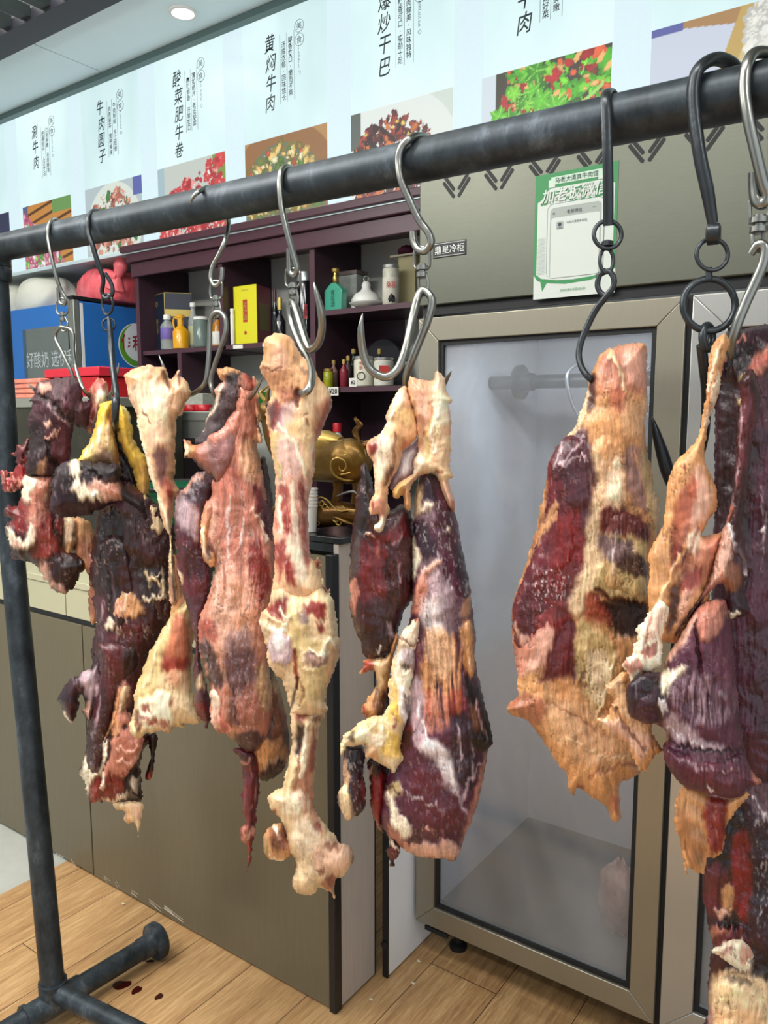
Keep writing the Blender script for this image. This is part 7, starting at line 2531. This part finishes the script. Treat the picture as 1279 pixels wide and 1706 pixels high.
# ---------------------------------------------------------------- I: far right dark joint
Ic = cut('hanging_dark_quarter', 'tall dark purple beef quarter cut off by the right edge of the photo', (1240, 600), dy=.03, group=GB)
lobe(Ic, 'dark_side', 'N', 'u', '1206,556 1222,548 1250,545 1285,541 1330,560 1360,700 1370,950 1365,1250 1360,1500 1355,1720 1180,1720 1178,1690 1180,1620 1186,1575 1178,1540 1172,1500 1170,1440 1180,1400 1200,1340 1230,1310 1228,1290 1196,1240 1186,1150 1184,1050 1186,950 1188,880 1188,820 1190,760 1190,700 1192,640 1198,595', T=54, R=80, z=-14, amp=2.5, seed=91, streak=.2, mar=.04, ops='''
G P B 12 .9 -6 | 1060,220 1130,200 1120,600 1060,880 1040,800 1045,500
G P K 8 .9 4 | 1080,60 1180,30 1230,60 1180,180 1080,200
G S S 4 .5 1 | 1080,60 1230,60 1180,190 1080,200
G L P 3 .8 3 | 1180,0 1100,60 1060,150
G P P 7 .9 4 | 1200,140 1279,30 1279,140 1220,200
G P r 6 .6 2 | 1180,180 1279,60 1279,120
G P L 5 .95 6 | 1150,180 1180,180 1180,215 1155,215
G P L 4 .9 5 | 1140,300 1180,220 1200,230 1160,310
G P V 10 .8 0 | 1200,220 1320,200 1320,420 1230,420
G P B 12 .8 -3 | 1180,500 1240,500 1230,900 1180,980
G P v 14 .9 2 | 1230,600 1400,500 1400,1393 1200,1393 1210,1000
G P u 12 .7 0 | 1240,760 1320,800 1300,1100 1240,1000
G P W 3 .9 2 | 1235,890 1260,885 1262,905
G l S 3 .5 1 | 1250,700 1260,900 1240,1100
G P B 8 .8 -3 | 1100,1300 1200,1290 1210,1393 1110,1393
H P v 14 .9 2 | 970,40 1109,0 1109,640 1040,660 1000,400
H P u 10 .6 0 | 1020,100 1109,150 1100,560 1040,500
H P G 8 .5 0 | 1040,760 1109,740 1109,880 1060,880
H l W 3 .7 1 | 1050,780 1100,860 1109,900
H P X 14 .9 -10 | 880,800 1000,800 1040,980 1020,1300 900,1300 860,1100
H P R 8 .85 2 | 960,960 1030,940 1040,1180 1000,1300 970,1180
H P M 8 .8 0 | 850,1080 940,1080 940,1240 900,1300 850,1220
H P T 5 .9 4 | 920,1160 970,1150 970,1240 930,1240
H P Q 5 .8 5 | 900,1240 960,1260 920,1290 900,1270
H P U 8 .9 0 | 1040,900 1109,900 1109,1300 1060,1300
H S W 3 .5 1 | 1050,900 1109,900 1109,1320 1060,1320
H P M 6 .9 4 | 850,1330 1000,1325 1050,1400 1040,1470 940,1440 870,1380
H P C 7 .98 9 | 930,1390 1000,1370 1050,1430 1030,1490 970,1470 930,1430
H P P 6 .7 3 | 850,1330 960,1325 920,1350 860,1360
H P D 8 .9 0 | 870,1420 940,1460 950,1560 880,1560
H P F 10 .95 2 | 900,1520 1000,1500 1109,1530 1109,1706 900,1700
H P X 6 .8 -5 | 1050,1420 1109,1430 1100,1520 1040,1500
H P Q 8 .7 2 | 900,1640 1060,1660 1109,1740 880,1740
H P n 4 .8 -2 | 940,1600 965,1600 960,1625''')

# ---------------------------------------------------------------- muscles and flaps standing out from the cuts
lobe(Bc, 'smooth_muscle', 'B', 'D', '300,500 420,470 560,490 560,600 520,700 450,760 430,860 400,950 370,1060 350,1150 330,1260 305,1305 262,1285 240,1250 242,1120 262,1000 290,880 318,760 318,620', T=18, R=26, z=32, amp=1.5, seed=101, streak=.2, mar=.1, ops="""
P M 8 .6 1 | 340,520 500,520 440,720 380,820
P B 6 .7 0 | 470,520 560,500 550,640 480,700
l S 3 .5 1 | 330,700 310,900 270,1080
S W 3 .4 1 | 260,1050 340,1050 320,1260 250,1240
L V 5 .8 1 | 305,560 320,700 300,860""")
lobe(Bc, 'torn_fat_flap', 'B', 'P', '442,768 480,745 505,760 500,830 478,900 520,940 535,1000 585,1060 580,1130 560,1200 520,1260 480,1310 400,1310 350,1400 318,1380 330,1300 340,1180 352,1085 385,1050 400,960 420,880', T=14, R=18, z=40, amp=3, seed=102, m=m_flesh, mar=.1, ops="""
P F 6 .8 3 | 440,770 500,760 480,860 440,900
P T 5 .8 2 | 425,880 440,1000 400,1060 390,1000
P K 3 .9 -3 | 465,985 485,980 490,1005 468,1010
P K 3 .9 -3 | 425,1045 445,1040 448,1065 428,1070
P p 7 .7 2 | 430,1060 570,1080 540,1200 430,1260
L Q 4 .8 4 | 440,1200 500,1230 560,1180
L Q 3 .7 3 | 430,1130 500,1160 560,1120
P R 6 .9 -1 | 330,1330 400,1290 470,1310 380,1400
L C 6 .95 5 | 350,1085 345,1180 325,1290 320,1370
L X 4 .9 -6 | 392,1045 380,1150 352,1250""")
lobe(Bc, 'dark_roll', 'N', 'B', '172,900 192,890 212,905 222,950 226,1000 214,1040 196,1052 182,1030 172,990 168,940', T=16, R=18, z=30, amp=2, seed=103, streak=.26, mar=.15, ops="""
l G 3 .5 1 | 185,910 190,980 195,1040
P D 6 .7 1 | 200,930 220,960 214,1020 200,1000
L X 3 .8 -4 | 178,930 184,1010""")
lobe(Dc, 'pale_fold', 'C', 'O', '232,1052 270,1035 292,1060 285,1120 262,1180 245,1240 262,1310 290,1340 285,1400 262,1424 235,1400 212,1340 200,1270 202,1180 210,1110', T=12, R=14, z=38, amp=2, seed=104, m=m_fat, ops="""
P P 6 .7 1 | 215,1060 280,1050 270,1150 215,1180
P r 5 .6 0 | 230,1060 290,1080 280,1120
L C 4 .8 3 | 215,1200 215,1290 250,1370
P V 4 .8 -4 | 248,1280 278,1330 262,1400 238,1350""")
lobe(Dc, 'fat_tag', 'B', 'Q', '990,790 1020,775 1065,785 1095,830 1105,900 1125,960 1150,1020 1120,1040 1060,1020 1020,1010 1000,940 1010,880', T=12, R=14, z=34, amp=2.5, seed=105, m=m_fat, ops="""
P C 5 .7 3 | 1000,800 1050,800 1050,880 1010,880
P r 6 .8 0 | 1080,880 1130,1000 1090,1030 1060,960
L r 3 .7 -1 | 1060,800 1060,920
P P 5 .7 0 | 1020,940 1060,950 1060,1010""")
lobe(Dc, 'side_muscle', 'C', 'M', '535,905 562,930 590,1000 625,1100 642,1200 645,1340 640,1480 615,1600 575,1690 545,1640 525,1540 505,1440 505,1340 520,1270 560,1290 540,1190 520,1090', T=16, R=20, z=24, amp=1.6, seed=106, streak=.22, mar=.15, ops="""
P V 8 .8 1 | 540,930 630,1120 640,1280 590,1260 545,1100
P R 7 .8 0 | 515,1300 580,1280 620,1480 590,1620 540,1560
L C 3 .8 2 | 545,1080 580,1170 605,1270""")
lobe(Ec, 'cartilage', 'D', 'S', '232,225 262,192 300,182 335,190 360,225 362,290 350,345 318,374 282,360 250,330 232,280', T=15, R=20, z=42, amp=.6, seed=107, m=m_fat, streak=.03, rel=.15, ops="""
P W 9 .8 0 | 245,230 300,200 330,230 300,300 255,290
P G 9 .6 0 | 320,260 358,260 350,340 310,340""", label='smooth pale grey joint cartilage')
lobe(Ec, 'cartilage', 'D', 'S', '425,322 450,295 500,284 550,300 575,330 550,362 500,386 455,372', T=10, R=13, z=46, amp=.8, seed=108, m=m_fat, streak=.03, rel=.2, ops="""
P G 8 .7 0 | 440,320 560,310 540,350 450,350""", label='smooth pale grey joint cartilage')
lobe(Fc, 'dark_edge_flap', 'F', 'K', '835,470 880,480 915,540 945,620 975,720 998,820 1002,880 968,925 930,945 895,920 870,840 855,740 842,620', T=14, R=20, z=30, amp=1.6, seed=109, ops="""
P D 8 .8 0 | 845,500 900,560 930,700 870,760
P n 7 .5 2 | 860,640 930,700 950,820 900,820
l S 3 .5 1 | 880,560 930,760 960,860
P X 8 .6 0 | 900,840 990,840 980,920 920,930""")
lobe(Fc, 'orange_strap', 'F', 'O', '812,150 845,120 872,140 876,210 878,300 892,390 888,450 868,482 842,460 826,400 812,300 806,220', T=10, R=12, z=38, amp=1.2, seed=110, m=m_fat, ops="""
l C 3 .7 1 | 835,150 845,300 865,440
P T 5 .6 0 | 815,200 840,220 835,320""")
lobe(Gc, 'rolled_muscle', 'G', 'L', '505,835 545,800 600,790 660,812 712,850 724,900 722,980 722,1060 724,1140 715,1200 680,1228 620,1222 560,1205 505,1182 480,1165 486,1080 500,980 495,900', T=26, R=26, z=26, amp=1.5, seed=111, streak=.2, mar=.2, ops="""
P M 7 .95 1 | 500,850 560,795 650,810 722,870 722,950 640,930 560,920 495,900
P G 7 .9 1 | 500,930 560,930 650,960 640,1030 560,1050 500,1010
P D 7 .9 0 | 580,1030 640,1010 724,1060 722,1120 660,1120 600,1080
P T 8 .5 1 | 490,1060 580,1080 600,1180 500,1160
l F 4 .7 1 | 640,1120 700,1150 640,1200
P P 6 .5 1 | 500,860 540,880 540,920 500,900
L F 4 .9 4 | 480,1165 560,1206 640,1228 700,1222
l W 3 .6 1 | 580,900 570,1000 560,1100
S S 3 .5 1 | 490,840 720,840 720,1000 490,1000""")
lobe(Gc, 'red_muscle', 'G', 'M', '335,470 400,462 450,470 472,540 470,640 462,740 452,840 436,940 420,1020 392,1100 372,1200 352,1300 300,1393 240,1440 190,1480 110,1440 96,1330 100,1240 140,1130 190,1010 222,920 246,800 262,680 262,590 300,520', T=22, R=40, z=22, amp=2, seed=112, streak=.2, mar=.12, ops="""
P V 10 .9 1 | 330,480 460,470 466,700 440,800 390,760 320,660 275,620
l S 3 .8 1 | 330,490 310,560 285,610
L S 3 .7 1 | 420,485 370,540 320,600
L S 3 .6 1 | 330,600 380,575 450,570
P T 5 .8 2 | 265,800 310,770 290,850 230,950 205,960
P R 10 .85 -1 | 320,850 410,800 425,940 385,1100 300,1180 255,1060
P D 8 .5 0 | 110,1260 180,1200 160,1400 110,1400
S W 2.2 .9 1 | 200,1090 370,1100 340,1220 190,1290
P r 8 .7 0 | 240,1300 340,1240 300,1380 200,1420
P Q 5 .7 2 | 100,1340 160,1400 220,1440 150,1470
P V 8 .6 1 | 380,780 450,760 440,900 400,960""")
lobe(Gc, 'pale_tendon', 'G', 'F', '520,540 560,520 605,540 615,640 612,740 600,800 560,795 520,820 508,720 508,620', T=12, R=18, z=36, amp=1.2, seed=113, m=m_fat, streak=.12, ops="""
P C 8 .7 1 | 535,600 600,600 595,760 535,770
P O 7 .5 0 | 515,540 560,530 560,640 515,660""")
lobe(Hc, 'lower_bulge', 'H', 'v', '690,592 730,590 790,608 860,622 930,625 990,612 1018,630 1035,672 1050,700 1086,728 1062,745 1030,755 1000,790 940,796 870,780 800,765 760,742 716,690 694,640', T=24, R=28, z=52, amp=1.2, seed=114, streak=.2, mar=.05, ops="""
P M 9 .5 0 | 760,660 900,650 1000,680 960,760 820,740
l S 4 .5 1 | 740,640 860,680 980,680
P W 3 .9 1 | 860,755 885,752 888,768
P P 4 .8 2 | 1045,700 1086,728 1060,745
L U 6 .7 -3 | 700,604 860,634 1010,625""")
lobe(Hc, 'dark_nub', 'H', 'U', '545,340 575,310 620,290 670,310 692,350 695,400 690,450 668,490 620,497 580,482 548,455 540,400', T=20, R=26, z=44, amp=1.2, seed=115, streak=.22, ops="""
P K 8 .8 0 | 600,310 680,330 690,390 620,390
l S 3 .5 1 | 570,350 565,460
P v 7 .6 0 | 550,420 640,430 640,490 570,480""")
lobe(Ic, 'cut_bone', 'H', 'C', '925,1392 955,1370 1000,1365 1035,1392 1052,1430 1045,1475 1015,1495 980,1480 940,1455 905,1430 880,1410 900,1395', T=16, R=20, z=38, amp=1.5, seed=116, m=m_fat, ops="""
P P 6 .8 0 | 1010,1380 1052,1430 1020,1495 1000,1440
P R 4 .6 0 | 920,1395 960,1385 960,1410 930,1420""", label='cream cut bone end')
lobe(Ic, 'fat_end', 'H', 'F', '905,1530 960,1500 1040,1520 1080,1560 1110,1640 1120,1760 880,1760 895,1680 890,1600', T=18, R=30, z=36, amp=2.5, seed=117, m=m_fat, ops="""
P K 6 .7 -1 | 940,1505 1040,1515 1050,1540 960,1540
P O 10 .5 0 | 900,1650 1080,1660 1080,1760 900,1760
P L 8 .6 0 | 900,1560 960,1560 950,1640
P K 3 .8 -2 | 945,1620 958,1620 955,1640""")
